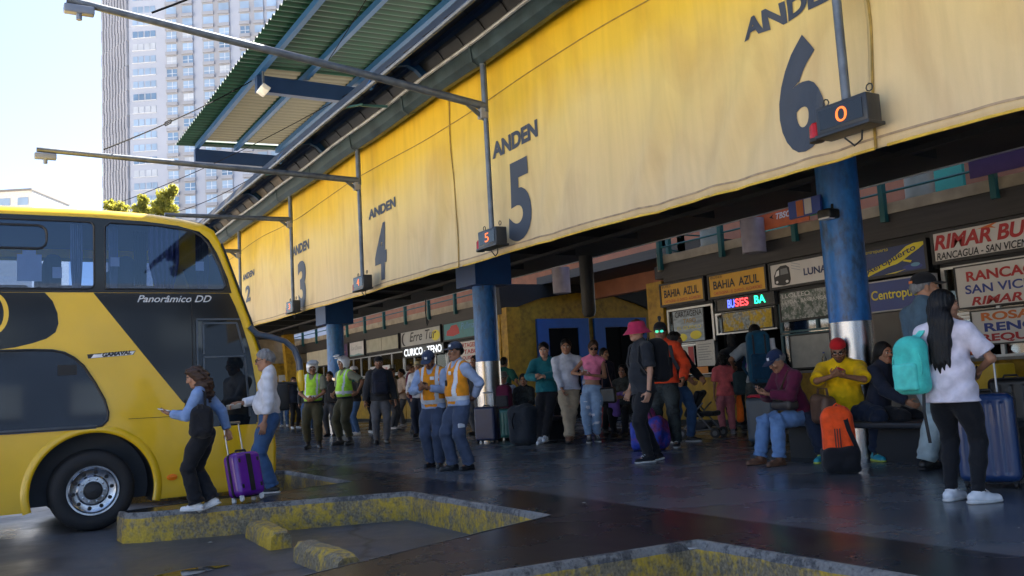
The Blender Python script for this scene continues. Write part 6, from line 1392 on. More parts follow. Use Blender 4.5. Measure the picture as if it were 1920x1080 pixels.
# ================================================================== people and their luggage
def cl(n, c, r=.85): return cloth(n, c, r)
K_BLACK = cl('black', (.013, .014, .018)); K_NAVY = cl('navy', (.018, .024, .045)); K_WHITE = cl('white', (.62, .63, .68)); K_LBLUE = cl('light blue', (.30, .38, .55)); K_DENIM = cl('blue denim', (.045, .10, .22)); K_LDENIM = cl('light denim', (.22, .33, .50)); K_WORK = cl('grey blue work', (.055, .075, .125)); K_CHAR = cl('charcoal', (.035, .04, .05)); K_OLIVE = cl('olive uniform', (.055, .052, .028)); K_KHAKI = cl('khaki', (.33, .27, .19)); K_SAGE = cl('sage shirt', (.20, .21, .155))
K_ORV = cl('orange vest', (.78, .28, .015)); K_REFL = mat('reflective strip', (.62, .65, .70), .35, .1, .1, 20); K_GREENV = cl('yellow green vest', (.40, .75, .06)); K_TEAL = cl('teal jacket', (.012, .13, .16)); K_PINK = cl('pink', (.70, .20, .35)); K_CORAL = cl('coral pink', (.62, .13, .15)); K_ROSE = cl('dusty rose', (.48, .16, .20)); K_MAR = cl('maroon jumper', (.10, .012, .04)); K_YELT = cl('yellow tee', (.80, .50, .006)); K_REDC = cl('red cap', (.50, .015, .02)); K_RASP = cl('raspberry', (.45, .03, .10)); K_ORJ = cl('orange red jacket', (.75, .07, .02)); K_ORG2 = cl('orange fleece', (.80, .16, .02)); K_BEIGE = cl('beige tee', (.48, .36, .28)); K_DBLUE = cl('dusty blue shirt', (.065, .115, .17)); K_LAV = cl('pale lavender', (.64, .60, .68)); K_GREYD = cl('grey denim', (.11, .12, .14)); K_PBLUE = cl('pale blue trousers', (.30, .39, .43)); K_PURP = cl('purple', (.15, .06, .33)); K_GREENT = cl('green tee', (.02, .12, .10)); K_BRN = cl('brown leather', (.075, .045, .03), .5); K_CAMO = m_worn('dark patterned cloth', (.03, .045, .05), (.012, .016, .02), .5, 22.)
S_WHITE = mat('white trainer', (.72, .73, .75), .5, 0, .05, 20); S_SOLE = mat('white rubber sole', (.58, .58, .57), .5, 0, .08, 20); S_BLACK = mat('black shoe leather', (.014, .014, .015), .4, 0, .2, 10); S_BROWN = mat('brown shoe leather', (.13, .06, .032), .5, 0, .2, 12); S_CYAN = mat('cyan trainer', (.02, .32, .42), .5, 0, .1, 20); S_YSOLE = mat('yellow green sole', (.5, .6, .1), .5)
PHONE = mat('phone glass', (.012, .013, .016), .12); GLS = mat('dark glasses', (.01, .01, .011), .15)
def phone(f, i, label, c=PHONE, u=.085, v=.028, sz=(.075, .15, .009), name='phone', cat='phone', tilt=0.):
    dr, pn = f.hd[i]; p = f.hand(i, u, v); o = thing(name, label, cat, f.w(p), 0); Rw = Rz(f.rz); y = np.cross(pn, dr)
    b = MB(); b.obox((0, 0, 0), [Rw @ y, Rw @ dr, Rw @ pn], (sz[0] / 2, sz[1] / 2, sz[2] / 2)); b.build('casing', c, o); b = MB(); b.obox(Rw @ pn * (sz[2] / 2 + .001), [Rw @ y, Rw @ dr, Rw @ pn], (sz[0] * .44, sz[1] * .46, .0008)); b.build('screen' if c is not PPAPER else 'printed_face', PHONE if c is not PPAPER else PPAPER, o); return o
def suitcase(label, pos, rz, w_, d_, h_, m, handle=0., ribs=4, m2=BLACK, tilt=0., group='suitcases standing on the platform', wheelm=None, soft=False):
    o = thing('suitcase', label, 'suitcase', pos, rz, group); o.rotation_euler = (0, tilt, rz) if tilt else (0, 0, rz); wh = .055
    s = Sdf(.0115); s.box((0, 0, wh + h_ / 2), (d_ / 2, w_ / 2, h_ / 2), .06 if not soft else .045, .01)
    if ribs:
        for sd in (-1, 1):
            for k in range(ribs): y = (k - (ribs - 1) / 2) * w_ * .8 / ribs; s.cap((sd * d_ / 2, y, wh + .08), (sd * d_ / 2, y, wh + h_ - .08), .011, .011, .012, sub=True)
    solid('shell', s, m, o)
    b = MB(); q = rrect(-w_ / 2 - .002, wh - .002, w_ / 2 + .002, wh + h_ + .002, .06, 6); b.strap([(0, y, z) for y, z in q + [q[0], q[1]]], .028, .012, (1, 0, 0)); b.build('zip_band', m2, o, True)
    for sx in (-1, 1):
        for sy in (-1, 1):
            b = MB(); x, y = sx * (d_ / 2 - .045), sy * (w_ / 2 - .05); b.lathe([(.001, -.014), (.027, -.012), (.03, 0), (.027, .012), (.001, .014)], (x, y, .03), 16, 'Y'); b.box((x - .012, y - .02, .045), (x + .012, y + .02, .075)); b.build('wheel', wheelm or BLACK, o, True)
    b = MB(); b.tube([(0, -.07, wh + h_ + .002), (0, -.06, wh + h_ + .03), (0, .06, wh + h_ + .03), (0, .07, wh + h_ + .002)], .012, 8); b.build('carry_handle', m2, o, True)
    if handle:
        b = MB(); x = -d_ / 2 + .03
        for y in (-.10, .10): b.tube([(x, y, wh + h_ * .9), (x, y, wh + h_ + handle)], .009, 8)
        b.tube([(x, -.12, wh + h_ + handle), (x, .12, wh + h_ + handle)], .016, 8); b.build('telescopic_handle', mat('handle tube', (.35, .36, .38), .35, .8), o, True)
    return o
def rucksack(label, f, m, m2=None, size=(.30, .16, .46), at=None, rot=0., straps=True, pocket=True, front=False, name='backpack', group='backpacks', lean=None, extra=None, bounce=None, zm=None):
    """bag local frame: x away from the wearer's back, z up"""
    m2 = m2 or m; W_, D_, H_ = size; sgn = 1 if front else -1
    c = f.chest + f.T @ np.array([sgn * (.125 + D_ / 2), 0, -.06]) if at is None else np.array(at, float)
    o = thing(name, label, 'backpack', f.w(c), f.rz + (0 if front else PI) + math.radians(rot), group); o.scale = (f.s,) * 3
    s = Sdf(max(.0095, f.h * .8)); s.box((0, 0, 0), (D_ / 2, W_ / 2, H_ / 2), min(D_ / 2 * .9, .075), .01); s.ell((-.01, 0, H_ / 2 - .02), (D_ * .46, W_ * .44, .07), .04); s.noise = (.004, 22, 7); solid('main_compartment', s, m, o)
    if pocket:
        s = Sdf(max(.0095, f.h * .8)); s.box((D_ / 2 - .005, 0, -H_ * .17), (.035, W_ * .40, H_ * .26), .03, .01); s.noise = (.003, 25, 2); solid('front_pocket', s, m2, o)
    zb = MB(); zm = zm or BLACK
    zb.strap([(D_ * .30, W_ / 2 * 1.0 * math.cos(a), H_ * .44 * math.sin(a) + .02) for a in np.linspace(-.5, PI + .5, 20)], .012, .006, (1, 0, 0)); zb.tube([(-D_ / 2, -.03, H_ / 2), (-D_ / 2, -.025, H_ / 2 + .05), (-D_ / 2, .025, H_ / 2 + .05), (-D_ / 2, .03, H_ / 2)], .008, 6); zb.build('zip', zm, o, True)
    if straps:
        for i in (0, 1):
            T = f.T; S = f.S[i]; y = S + T @ np.array([0, -.055 * (1 - 2 * i), 0]); k = -sgn
            q = [c + T @ np.array([-sgn * D_ / 2, .09 * (1 - 2 * i), H_ * .36]), y + T @ np.array([-k * .075, 0, .045]), y + T @ np.array([0, 0, .088]), y + T @ np.array([k * .085, 0, .02]), y + T @ np.array([k * .125, .03 * (1 - 2 * i), -.16]), y + T @ np.array([k * .06, .085 * (1 - 2 * i), -.3]), c + T @ np.array([-sgn * D_ / 2, .13 * (1 - 2 * i), -H_ * .38])]
            cv = [np.array([np.interp(t, range(7), [p[d] for p in q]) for d in range(3)]) for t in np.linspace(0, 6, 25)]
            Rm = Rz(-(f.rz)) ; loc = np.array(o.location); ang = o.rotation_euler[2]
            pts = [Rz(-ang) @ (f.w(p) - loc) / f.s for p in cv]; b = MB(); b.strap(pts, .05, .012, Rz(-ang) @ Rz(f.rz) @ T[:, 1]); b.build('shoulder_strap', m2, o, True)
    return o
def bag(name, label, cat, pos, rz, c, hs, rad, m, handles=None, hm=None, group=None, noise=.006, lobes=()):
    o = thing(name, label, cat, pos, rz, group); s = Sdf(.012); s.box(c, hs, rad, .01)
    for lc, lr in lobes: s.ell(lc, lr, .04)
    s.noise = (noise, 18, 4); solid('bag_body', s, m, o)
    if handles: b = MB(); [b.strap(q, .03, .008, (1, 0, 0)) for q in handles]; b.build('handle', hm or m, o, True)
    return o

# ---- woman with the purple suitcase, by the bus
f = Fig('curly haired woman in denim jacket and black trousers checking a phone by the bus', onz(383, 956), 108, 1.50, 'mid', True, feet=[(.07, .06, .09, 0), (-.08, -.07, .115, 0, 20)], hands=[(.34, .12, 1.17), (-.24, -.20, .92)], fing=[(.95, -.25, .2), (-.3, -.1, -1)], palm=[(.2, -.3, 1.), (0, 1, 0)], curls=(.55, 1.1), elbow=[(-.6, .5, -.6), (-1, -.3, 0)], lean=2, head=(12, 22, 0))
K_DJ = cl('washed denim jacket', (.17, .26, .46))
f.top(K_DJ, .96, .02, -.03, 'denim_jacket', True, .012); f.pants(K_BLACK, .022, .98, 0, .022, fold=.009); f.shoes(S_WHITE, S_SOLE)
HB = H_BROWN(); f.longhair(HB, [f.hc + np.array([-.12, 0, -.10]), f.hc + np.array([-.14, 0, -.22])], .098, .085, 1., .012, curly=True)
ro = Sdf(.008); ro.ell(f.S[0] + np.array([.03, .065, -.12]), (.022, .012, .03), .01); solid('rose_patch', ro, I_RED, f.o)
phone(f, 0, 'pale phone held out by the woman beside the bus', mat('pale phone case', (.6, .6, .6), .3), sz=(.07, .14, .009))
rucksack('slouchy black backpack hanging on the shoulder of the woman in denim', f, K_BLACK, size=(.27, .14, .32), at=f.chest + np.array([-.07, .20, -.22]), rot=100, straps=False)
s = Sdf(.011); s.ell((.02, 0, -.11), (.11, .155, .085), .05); s.ell((.02, .05, -.02), (.09, .09, .09), .05); s.noise = (.012, 16, 8); solid('sagging_body', s, K_BLACK, C.objects['backpack'])
b = MB(); pts = f.wl([f.chest + np.array([.08, .2, -.05]), f.S[0] + np.array([.07, -.01, .03]), f.S[0] + np.array([0, -.02, .075]), f.S[0] + np.array([-.09, .0, .02]), f.chest + np.array([-.12, .2, -.1])]); b.strap(pts, .05, .012, Rz(f.rz) @ np.array([0, 1, 0])); bo = C.objects['backpack']; so = b.build('shoulder_strap', K_BLACK, None); so.data.transform(Matrix.Diagonal((1 / f.s,) * 3).to_4x4() @ Matrix.Rotation(-bo.rotation_euler[2], 4, 'Z') @ Matrix.Translation(-bo.location)); so.parent = bo
PURP = mat('glossy purple shell', (.13, .018, .30), .25, 0, .05, 4, coat=.4)
def face_rz(p, a): d = np.array(p[:2]) / np.linalg.norm(p[:2]); v = -math.cos(math.radians(a)) * d + math.sin(math.radians(a)) * np.array([-d[1], d[0]]); return math.atan2(v[1], v[0])
sp = onz(466, 940); sc_ = suitcase('small glossy purple suitcase with black stripe leaning behind the woman in denim', sp, face_rz(sp, -38), .36, .23, .48, PURP, .36, 0, BLACK, tilt=-.22, wheelm=S_WHITE)
b = MB(); b.strap([(.118, 0, .10), (.12, 0, .5), (.02, 0, .545)], .06, .006, (0, 1, 0)); b.build('stripe', BLACK, sc_)
for y in (-.12, .12):
    for z in (.16, .44): b = MB(); b.rbox((.114, y, z), (.006, .014, .022), .005); b.build('corner_guard', BLACK, sc_)
# ---- grey haired man
f = Fig('grey haired man in white shirt and blue jeans holding a paper by the bus', onz(508, 924), 96, 1.70, 'mid', False, .55, feet=[(-.03, .09, .09, 0), (.05, -.10, .09, 0)], hands=[(.03, .25, .86), (.34, -.08, 1.10)], fing=[(.2, 0, -1), (.9, .25, -.1)], palm=[None, (0, .5, -.8)], curls=(.45, .7), elbow=[(-1, .2, 0), (-.5, -.6, -.7)], lean=0, head=(4, 10, 0))
f.top(K_WHITE, .93, .02, .02, 'white_shirt', True, .014, belly=.04, fold=.009); f.pants(K_DENIM, .02, 1.0, 0, .012); f.shoes(S_BLACK, S_SOLE); f.hair(H_GREY(), 'short'); f.glasses(GLS); f.belt(K_BLACK)
phone(f, 1, 'folded white paper held by the grey haired man', PPAPER, .09, .03, (.11, .17, .004), 'paper_sheet', 'paper')
# ---- two traffic officers
def officer(label, px, facing, hgt, helmet, **kw):
    f = Fig(label, onz(*px), facing, hgt, 'tan', False, .3, **kw)
    f.top(K_SAGE, .42, .02, -.0, 'uniform_shirt', True, .01); f.pants(K_OLIVE, .024, .8, 0, 0, 'breeches'); f.shoes(S_BLACK, None, 'riding_boot', .004, .9); f.vest(K_GREENV, K_REFL, hem=.02); f.belt(K_BLACK, .0, .17)
    if helmet:
        s = Sdf(.0085); s.ell((-.015, 0, .035), (.135, .118, .125), .01); s.ell((-.02, 0, -.05), (.10, .105, .07), .04); s.ell((.10, 0, -.03), (.09, .075, .085), .02, sub=True); s.ell((0, 0, -.13), (.12, .09, .06), .01, sub=True); f.hsub('helmet', s, mat('white helmet', (.68, .70, .74), .2, coat=.5))
        s = Sdf(.0085); s.cap((.10, -.07, .12), (.10, .07, .12), .05, .05, .01, (.6, 0, 1), .25); s.cap((.16, -.05, .155), (.16, .05, .155), .045, .045, .03, (.6, 0, 1), .25); f.hsub('visor', s, mat('raised clear visor', (.45, .5, .56), .1, coat=.5))
        b = MB(); b.tube([f.hc + f.HR @ np.array(p) for p in ((-.01, .09, -.04), (.03, .075, -.1), (.05, 0, -.13), (.03, -.075, -.1), (-.01, -.09, -.04))], .010, 6); b.build('chin_strap', BLACK, f.o, True)
    return f
f = officer('traffic officer in white helmet with raised visor and yellow green vest', (650, 834), 52, 1.98, True, feet=[(-.02, .12, .09, 15), (.05, -.12, .09, -15)], hands=[(-.1, .27, 1.02), (.16, -.20, 1.0)], elbow=[(-.5, 1, 0), (-.8, -.4, 0)], fing=[(.6, -.5, -.4), (.5, .6, -.4)], curls=(.9, .9))
s = Sdf(.01); s.ell(f.S[0] + np.array([.0, .075, -.13]), (.03, .012, .035), .01); solid('sleeve_badge', s, mat('green badge', (.01, .14, .11), .5), f.o)
f = officer('traffic officer standing behind the bus mirror with hands joined at the belt', (590, 842), 15, 1.88, True, feet=[(.0, .10, .09, 20), (-.02, -.13, .09, -10)], hands=[(.17, .06, .98), (.18, -.06, .99)], elbow=[(-.3, 1, -.2), (-.3, -1, -.2)], fing=[(.3, -.9, -.1), (.3, .9, -.1)], curls=(.8, .8), head=(20, 12, 0))
# ---- people behind the officers
f = Fig('bearded man in black hoodie with white cap behind the helmeted officer', onz(668, 816), 62, 1.9, 'mid', beard=True, hands=[(.16, .16, 1.0), None]); f.top(K_BLACK, 1., .03, -.08, 'hoodie', True, .02); f.pants(K_DENIM); f.shoes(S_WHITE, S_SOLE); f.hair(H_BLACK()); f.cap(K_WHITE)
f = Fig('man in dark jacket and dark cap wearing a backpack on his chest', onz(716, 832), -4, 1.92, 'mid', beard=True, hands=[(.05, .30, .83), (.03, -.31, .83)]); f.top(K_CHAR, 1., .03, -.07, 'jacket', True, .02); f.pants(K_GREYD, .016); f.shoes(S_BLACK); f.hair(H_BLACK()); f.cap(K_BLACK)
rucksack('dark backpack worn on the chest of the man in the dark cap', f, K_NAVY, size=(.32, .16, .46), front=True)
f = Fig('man in beige tee and grey jeans with dark hair by the far booths', onz(757, 800), 62, 1.86, 'tan', hands=[(.18, .14, 1.0), (.2, -.1, 1.0)], feet=[(.08, .1, .09), (-.08, -.1, .09)]); f.top(K_BEIGE, .45, .022, -.1, 'tee', loose=.02); f.pants(K_GREYD, .018); f.shoes(S_WHITE, S_SOLE); f.hair(H_BLACK(), thick=.02)
f = Fig('person in white shirt mostly hidden behind the worker looking at a phone', onz(790, 818), 20, 1.86, 'mid', hands=[None, (.1, -.25, 1.0)]); f.top(K_WHITE, .95, .02, -.05, 'shirt', True); f.pants(K_NAVY, .016); f.shoes(S_BLACK); f.hair(H_BLACK()); f.hat(cl('straw', (.4, .33, .2)), .08, .05, name='hat')
f = Fig('man in yellow cap and dark jacket far behind the bus mirror', onz(534, 800), 8, 1.85, 'tan'); f.top(K_TEAL, 1., .028, -.05, 'jacket', True); f.pants(K_DENIM); f.shoes(S_WHITE, S_SOLE); f.hair(H_BLACK()); f.cap(K_YELT)
f = Fig('bare headed man in dark clothes beside the man in the yellow cap', onz(553, 804), -25, 1.9, 'mid'); f.top(K_NAVY, 1., .028, -.05, 'jacket', True); f.pants(K_BLACK); f.shoes(S_WHITE, S_SOLE); f.hair(H_BROWN())
f = Fig('dark haired person in pale shirt left of the far blue column', onz(607, 806), -70, 1.85, 'mid'); f.top(K_LAV, .9, .02, -.05, 'shirt'); f.pants(K_BLACK); f.shoes(S_BLACK); f.hair(H_BLACK())
f = Fig('person in black between the two traffic officers', onz(622, 818), 30, 1.8, 'tan'); f.top(K_BLACK, 1., .025, -.05, 'jacket'); f.pants(K_CHAR); f.shoes(S_BLACK); f.hair(H_BLACK())
rucksack('black rucksack on the back of the person between the officers', f, K_BLACK, size=(.32, .18, .48), at=f.chest + np.array([.1, .16, -.1]), straps=False)
f = Fig('person in black top standing just right of the man in the white cap', onz(700, 812), -40, 1.8, 'tan'); f.top(K_BLACK, 1., .025, -.05, 'jacket'); f.pants(K_BLACK); f.shoes(S_WHITE, S_SOLE); f.hair(H_BROWN())
for lb, px, fc, hg, c1, c2, sh in (('person in grey hoodie at the back between bus mirror and far column', (578, 808), 10, 1.85, K_CHAR, K_DENIM, S_WHITE), ('person in dark green jacket at the back near the far booths', (592, 803), -30, 1.8, cl('dark green', (.015, .035, .03)), K_BLACK, S_BLACK), ('woman in purple top walking past the far booths', (640, 806), 70, 1.75, K_PURP, K_NAVY, S_WHITE), ('person in beige jacket behind the man with the chest backpack', (738, 806), -60, 1.85, K_KHAKI, K_GREYD, S_WHITE), ('person in maroon jumper standing left of the yellow vested workers', (775, 812), -80, 1.85, K_MAR, K_NAVY, S_BLACK), ('man in dark tee half hidden behind the right worker and the column', (898, 815), 40, 1.88, K_CHAR, K_GREYD, S_BLACK), ('woman in dark blue coat behind the woman in pink', (1142, 812), -40, 1.8, K_NAVY, K_BLACK, S_BLACK)):
    f = Fig(lb, onz(*px), fc, hg, 'tan' if len(lb) % 2 else 'mid', 'woman' in lb); f.top(c1, 1., .026, -.06, 'jacket', True); f.pants(c2); f.shoes(sh)
    if 'woman' in lb: f.longhair(H_BLACK(), [f.hc + np.array([-.09, 0, -.18])], .06, .045)
    else: f.hair(H_BLACK() if fc > 0 else H_BROWN())
bp_ = onz(612, 812); bag('carton', 'brown cardboard carton on the floor between the officers', 'carton', bp_, .3, (0, 0, .3), (.2, .25, .3), .015, mat('brown cardboard', (.30, .19, .10), .8), noise=.001)
# ---- two platform workers
def worker(label, px, facing, hgt, **kw):
    f = Fig(label, onz(*px), facing, hgt, 'tan', False, .4, **kw)
    f.top(K_LBLUE, .96, .018, -.06, 'work_shirt', True, .008, fold=.008); f.pants(K_WORK, .024, 1., 0, .012, fold=.009); f.shoes(S_BLACK); f.vest(K_ORV, K_REFL, hem=-.05, m3=K_WHITE); f.hair(H_BLACK()); f.cap(cl('slate cap', (.04, .055, .095)), logo=I_WHT)
    s = Sdf(.009); s.box(f.chest + f.T @ np.array([.155, .07, .05]), (.006, .035, .028), .005); solid('chest_badge', s, I_WHT, f.o)
    s = Sdf(.009); s.box(f.waist + f.T @ np.array([.175, -.02, .12]), (.012, .022, .04), .008); solid('radio', s, BLACK, f.o)
    return f
f = worker('platform worker in orange vest and cap looking down at a phone', (818, 876), 22, 1.69, hands=[(.30, .06, 1.17), (.30, -.07, 1.16)], elbow=[(-.3, .8, -.6), (-.3, -.8, -.6)], fing=[(.5, -.6, .3), (.5, .6, .3)], palm=[(-.2, -.3, 1), (-.2, .3, 1)], curls=(.6, .6), head=(0, 32, 0), lean=3, beard=True, feet=[(.06, .09, .09, 15), (-.06, -.10, .09, -10)])
phone(f, 1, 'dark phone in the hands of the worker in orange vest', u=.09, v=.03)
f = worker('platform worker in orange vest facing left with hands behind the back', (866, 881), 58, 1.74, hands=[(-.20, .10, .98), (-.2, -.06, .98)], elbow=[(-.6, 1, 0), (-.6, -1, 0)], fing=[(.1, -.8, -.5), (.1, .8, -.5)], curls=(.8, .8), feet=[(-.05, .12, .09, 15), (.07, -.11, .09, -12)], head=(8, 2, 0))
s = Sdf(.01); s.box(f.K[0] + np.array([.0, .08, .12]), (.055, .012, .03), .01); solid('knee_strip', s, K_REFL, f.o)
# ---- waiting group by the middle column
bs = np.array([9.15, 15.9, 0]); seat = lambda h=.45: h
f = Fig('seated man in grey hat and navy waistcoat by the middle column holding a suitcase handle', onz(948, 822) + [.25, .45, 0], 18, 1.78, 'light', False, .6, pelvis=(-.1, 0, .58), feet=[(.32, .14, .09), (.30, -.14, .09)], hands=[(.22, -.30, .98), (.05, -.56, .93)], elbow=[(-.2, 1, -.4), (-.4, -.5, -.7)], palm=[None, (0, 0, -1)], curls=(.7, .9), head=(-2, 6, 0))
f.top(K_LBLUE, .95, .018, -.04, 'shirt', True); f.pants(K_NAVY); f.shoes(S_BLACK); f.vest(K_NAVY, K_NAVY, 'waistcoat', .03, -.04); f.hair(H_GREY()); f.hat(cl('grey felt', (.20, .19, .17)), .095, .045, .3, band=True); f.glasses(GLS)
DKB = mat('dark blue suitcase shell', (.012, .022, .07), .4, 0, .15, 6, .05, 60)
suitcase('tall dark blue suitcase at the foot of the middle column', onz(908, 832) + [.15, .1, 0], math.radians(212), .46, .28, .66, DKB, .28, 0, BLACK, soft=True)
TEALS = mat('teal ribbed shell', (.03, .17, .16), .35, 0, .1, 6, .35, 22)
ts = onz(950, 826) + [.1, .1, 0]; suitcase('teal hard suitcase with a maroon backpack on top', ts, math.radians(214), .46, .26, .58, TEALS, 0, 5)
class Holder: pass
def standing_bag(label, pos, rz, m, m2, size, z0=0., **kw):
    f = Holder(); f.T = np.eye(3); f.chest = np.zeros(3); f.rz = rz; f.s = 1.; f.h = .012; f.w = lambda p: np.array(pos, float) + [0, 0, z0] + Rz(rz) @ np.array(p, float); f.S = [np.zeros(3)] * 2
    return rucksack(label, f, m, m2, size, at=(0, 0, size[2] / 2), straps=False, front=True, **kw)
standing_bag('maroon backpack resting on the teal suitcase', ts + np.array([-.05, .0, 0]), math.radians(214), cl('maroon nylon', (.10, .012, .045)), K_CHAR, (.34, .20, .44), .655)
f = Fig('person in green tee with back turned behind the seated man in the hat', onz(952, 812), -160, 1.8, 'tan', hands=[None, (.1, -.3, 1.1)]); f.top(K_GREENT, .4, .022, -.06, 'tee'); f.pants(K_NAVY); f.shoes(S_BLACK); f.hair(H_BLACK())
f = Fig('seated woman in dark patterned top between the hat man and teal jacket man', onz(982, 826) + [.35, .5, 0], 12, 1.68, 'mid', True, pelvis=(-.1, 0, .58), feet=[(.32, .1, .09), (.3, -.1, .09)], hands=[(.2, .1, .68), (.2, -.1, .68)], head=(10, 8, 0)); f.top(K_CAMO, .95, .022, -.04, 'blouse'); f.pants(cl('dark green', (.015, .035, .03))); f.shoes(S_BLACK); f.longhair(H_BLACK(), [f.hc + np.array([-.1, 0, -.18])], .07, .05)
f = Fig('young man in teal jacket leaning on the bench with hands together', onz(1020, 831), 0, 1.9, 'light', hands=[(.24, .05, 1.14), (.25, -.04, 1.12)], elbow=[(-.3, .9, -.5), (-.3, -.9, -.5)], fing=[(.4, -.8, .3), (.4, .8, .3)], curls=(.8, .8), feet=[(.30, .02, .09, -10), (.22, -.06, .09, -15)], pelvis=(-.05, .1, .92), lean=-4, side=0, head=(-12, 8, 0)); f.top(K_TEAL, 1., .03, -.05, 'jacket', True, .015, open_neck=.09); f.pants(K_BLACK); f.shoes(S_WHITE, S_SOLE); f.hair(H_BLACK(), thick=.018)
bag('duffel_bag', 'big dark holdall standing upright in front of the man in teal', 'bag', onz(985, 833), math.radians(200), (0, 0, .36), (.2, .3, .36), .14, cl('dark slate nylon', (.018, .024, .034)), [[(.2, -.1, .3), (.26, -.08, .45), (.2, -.06, .6)]], K_BLACK, lobes=[((0, .05, .6), (.16, .2, .16))])
f = Fig('man in pale striped shirt and khaki trousers leaning with crossed legs', onz(1066, 830), -3, 1.93, 'tan', False, .35, hands=[(.10, .32, .94), (.20, -.05, .84)], elbow=[(-.5, .9, 0), (-.4, -.9, 0)], fing=[(.2, -.2, -1), (.3, .3, -1)], curls=(.5, .7), feet=[(.26, -.02, .09, 8), (.34, .03, .09, -12)], pelvis=(-.02, .06, .92), lean=-5, head=(-4, 4, 0))
f.top(cl('pale blue white shirt', (.46, .49, .58)), .97, .02, -.05, 'shirt', True, .012, belly=.02, fold=.009); f.pants(K_KHAKI, .024, 1., 0, .008, fold=.010); f.shoes(S_BROWN); f.hair(H_BLACK(), thick=.016); f.belt(K_BLACK)
f = Fig('woman in pink crop top, ripped jeans and sunglasses holding a phone', onz(1117, 829), 12, 1.86, 'mid', True, hands=[(.22, .05, 1.14), (.24, -.12, 1.16)], elbow=[(-.4, .8, -.5), (-.3, -1, -.3)], fing=[(.4, -.7, .1), (.5, .5, .2)], palm=[(0, -.4, 1), (0, .4, 1)], curls=(.6, .6), feet=[(.0, .03, .09, 25), (.10, -.09, .09, 10)], side=-5, head=(14, 16, -6))
f.top(K_PINK, .02, .014, .13, 'crop_top', arms=False); f.pants(K_LDENIM, .018, .86, 0, 0, tears=K_WHITE); f.shoes(K_CAMO, S_SOLE); f.glasses(GLS, GLS, 'sunglasses'); f.longhair(H_BROWN(), [f.hc + np.array([-.09, 0, -.16]), f.hc + np.array([-.08, .02, -.27])], .062, .04)
phone(f, 1, 'pale phone held by the woman in the pink top', mat('pale phone case', (.6, .6, .6), .3)); phone(f, 0, 'folded paper held below the phone by the woman in pink', PPAPER, .1, .035, (.06, .12, .003), 'paper_sheet', 'paper')
b_ = f.w((.02, .27, .86)); hb = bag('handbag', 'black handbag on the arm of the woman in pink', 'handbag', b_, f.rz, (0, 0, -.08), (.07, .15, .14), .04, mat('black leather', (.012, .012, .013), .35, 0, .2, 10)); b = MB(); b.strap([(0, -.1, .02), (-.02, -.09, .25), (-.04, -.07, .46), (-.02, .0, .5), (.02, .04, .28), (0, .1, .02)], .025, .008, (1, 0, 0)); b.build('strap', mat('woven strap', (.25, .13, .12), .7), hb)
suitcase('red suitcase in the dark behind the woman in pink', onz(1146, 806) + [0, .3, 0], math.radians(205), .42, .26, .56, mat('red suitcase shell', (.35, .012, .02), .35), 0, 4)
f = Fig('seated person in dark dotted top with a lilac jacket on the lap', onz(1170, 822) + [.5, .6, 0], 20, 1.75, 'mid', True, .3, pelvis=(-.1, 0, .58), feet=[(.33, .12, .09), (.3, -.12, .09)], hands=[(.3, .1, .78), (.28, -.12, .8)]); f.top(K_CAMO, .9, .025, -.04, 'blouse', loose=.02); f.pants(K_BLACK); f.shoes(S_BLACK); f.longhair(H_BLACK(), [f.hc + np.array([-.09, 0, -.2])], .06, .045)
lj = onz(1166, 800); bag('jacket', 'lilac jacket hanging from the lap of the seated person in dots', 'jacket', f.w((.30, -.08, .70)), f.rz, (0, 0, -.08), (.07, .11, .22), .05, cl('lilac', (.20, .11, .42)), noise=.012, lobes=[((0, .18, .12), (.07, .2, .05))])
# ---- man in raspberry hat
f = Fig('man in raspberry bucket hat, black tee and black trousers with a backpack', onz(1216, 866), 66, 1.88, 'light', False, .25, feet=[(.04, .11, .09, 8), (-.16, -.09, .09, 0, 8)], hands=[(.05, .27, .86), (.08, -.25, .88)], curls=(.6, .6), head=(14, 4, 0), elbow=[(-.8, .3, 0), (-.8, -.3, 0)], fing=[(.3, -.1, -1), None], lean=2)
f.top(cl('black tee', (.022, .026, .034)), .42, .022, -.1, 'tee', loose=.012, belly=.015, fold=.008); f.pants(K_BLACK, .018, 1., 0, 0); f.shoes(K_BLACK, S_SOLE); f.hair(H_BROWN()); f.hat(K_RASP, .085, .065, 1.05, .108, .035, name='bucket_hat')
b = MB(); dr = f.hd[0][0]; b.tube([f.W[0] - dr * .01, f.W[0] + dr * .014], [.034, .034], 12); b.build('wristband', BLACK, f.o)
rucksack('bulky black backpack on the man in the raspberry hat', f, cl('black nylon', (.011, .012, .016)), size=(.34, .23, .50)); 
LAUN = m_worn('blue woven bag with red marks', (.02, .05, .40), (.20, .03, .12), .40, 5.)
bag('laundry_bag', 'huge bright blue woven bag on the floor behind the man in the raspberry hat', 'bag', onz(1216, 845) + [.12, .1, 0], math.radians(200), (0, 0, .25), (.22, .29, .245), .13, LAUN, [[(.1, -.12, .5), (.1, -.06, .66), (.1, .06, .66), (.1, .12, .5)]], K_NAVY, noise=.018, lobes=[((0, -.06, .48), (.15, .19, .2)), ((.05, .16, .3), (.16, .14, .22))])
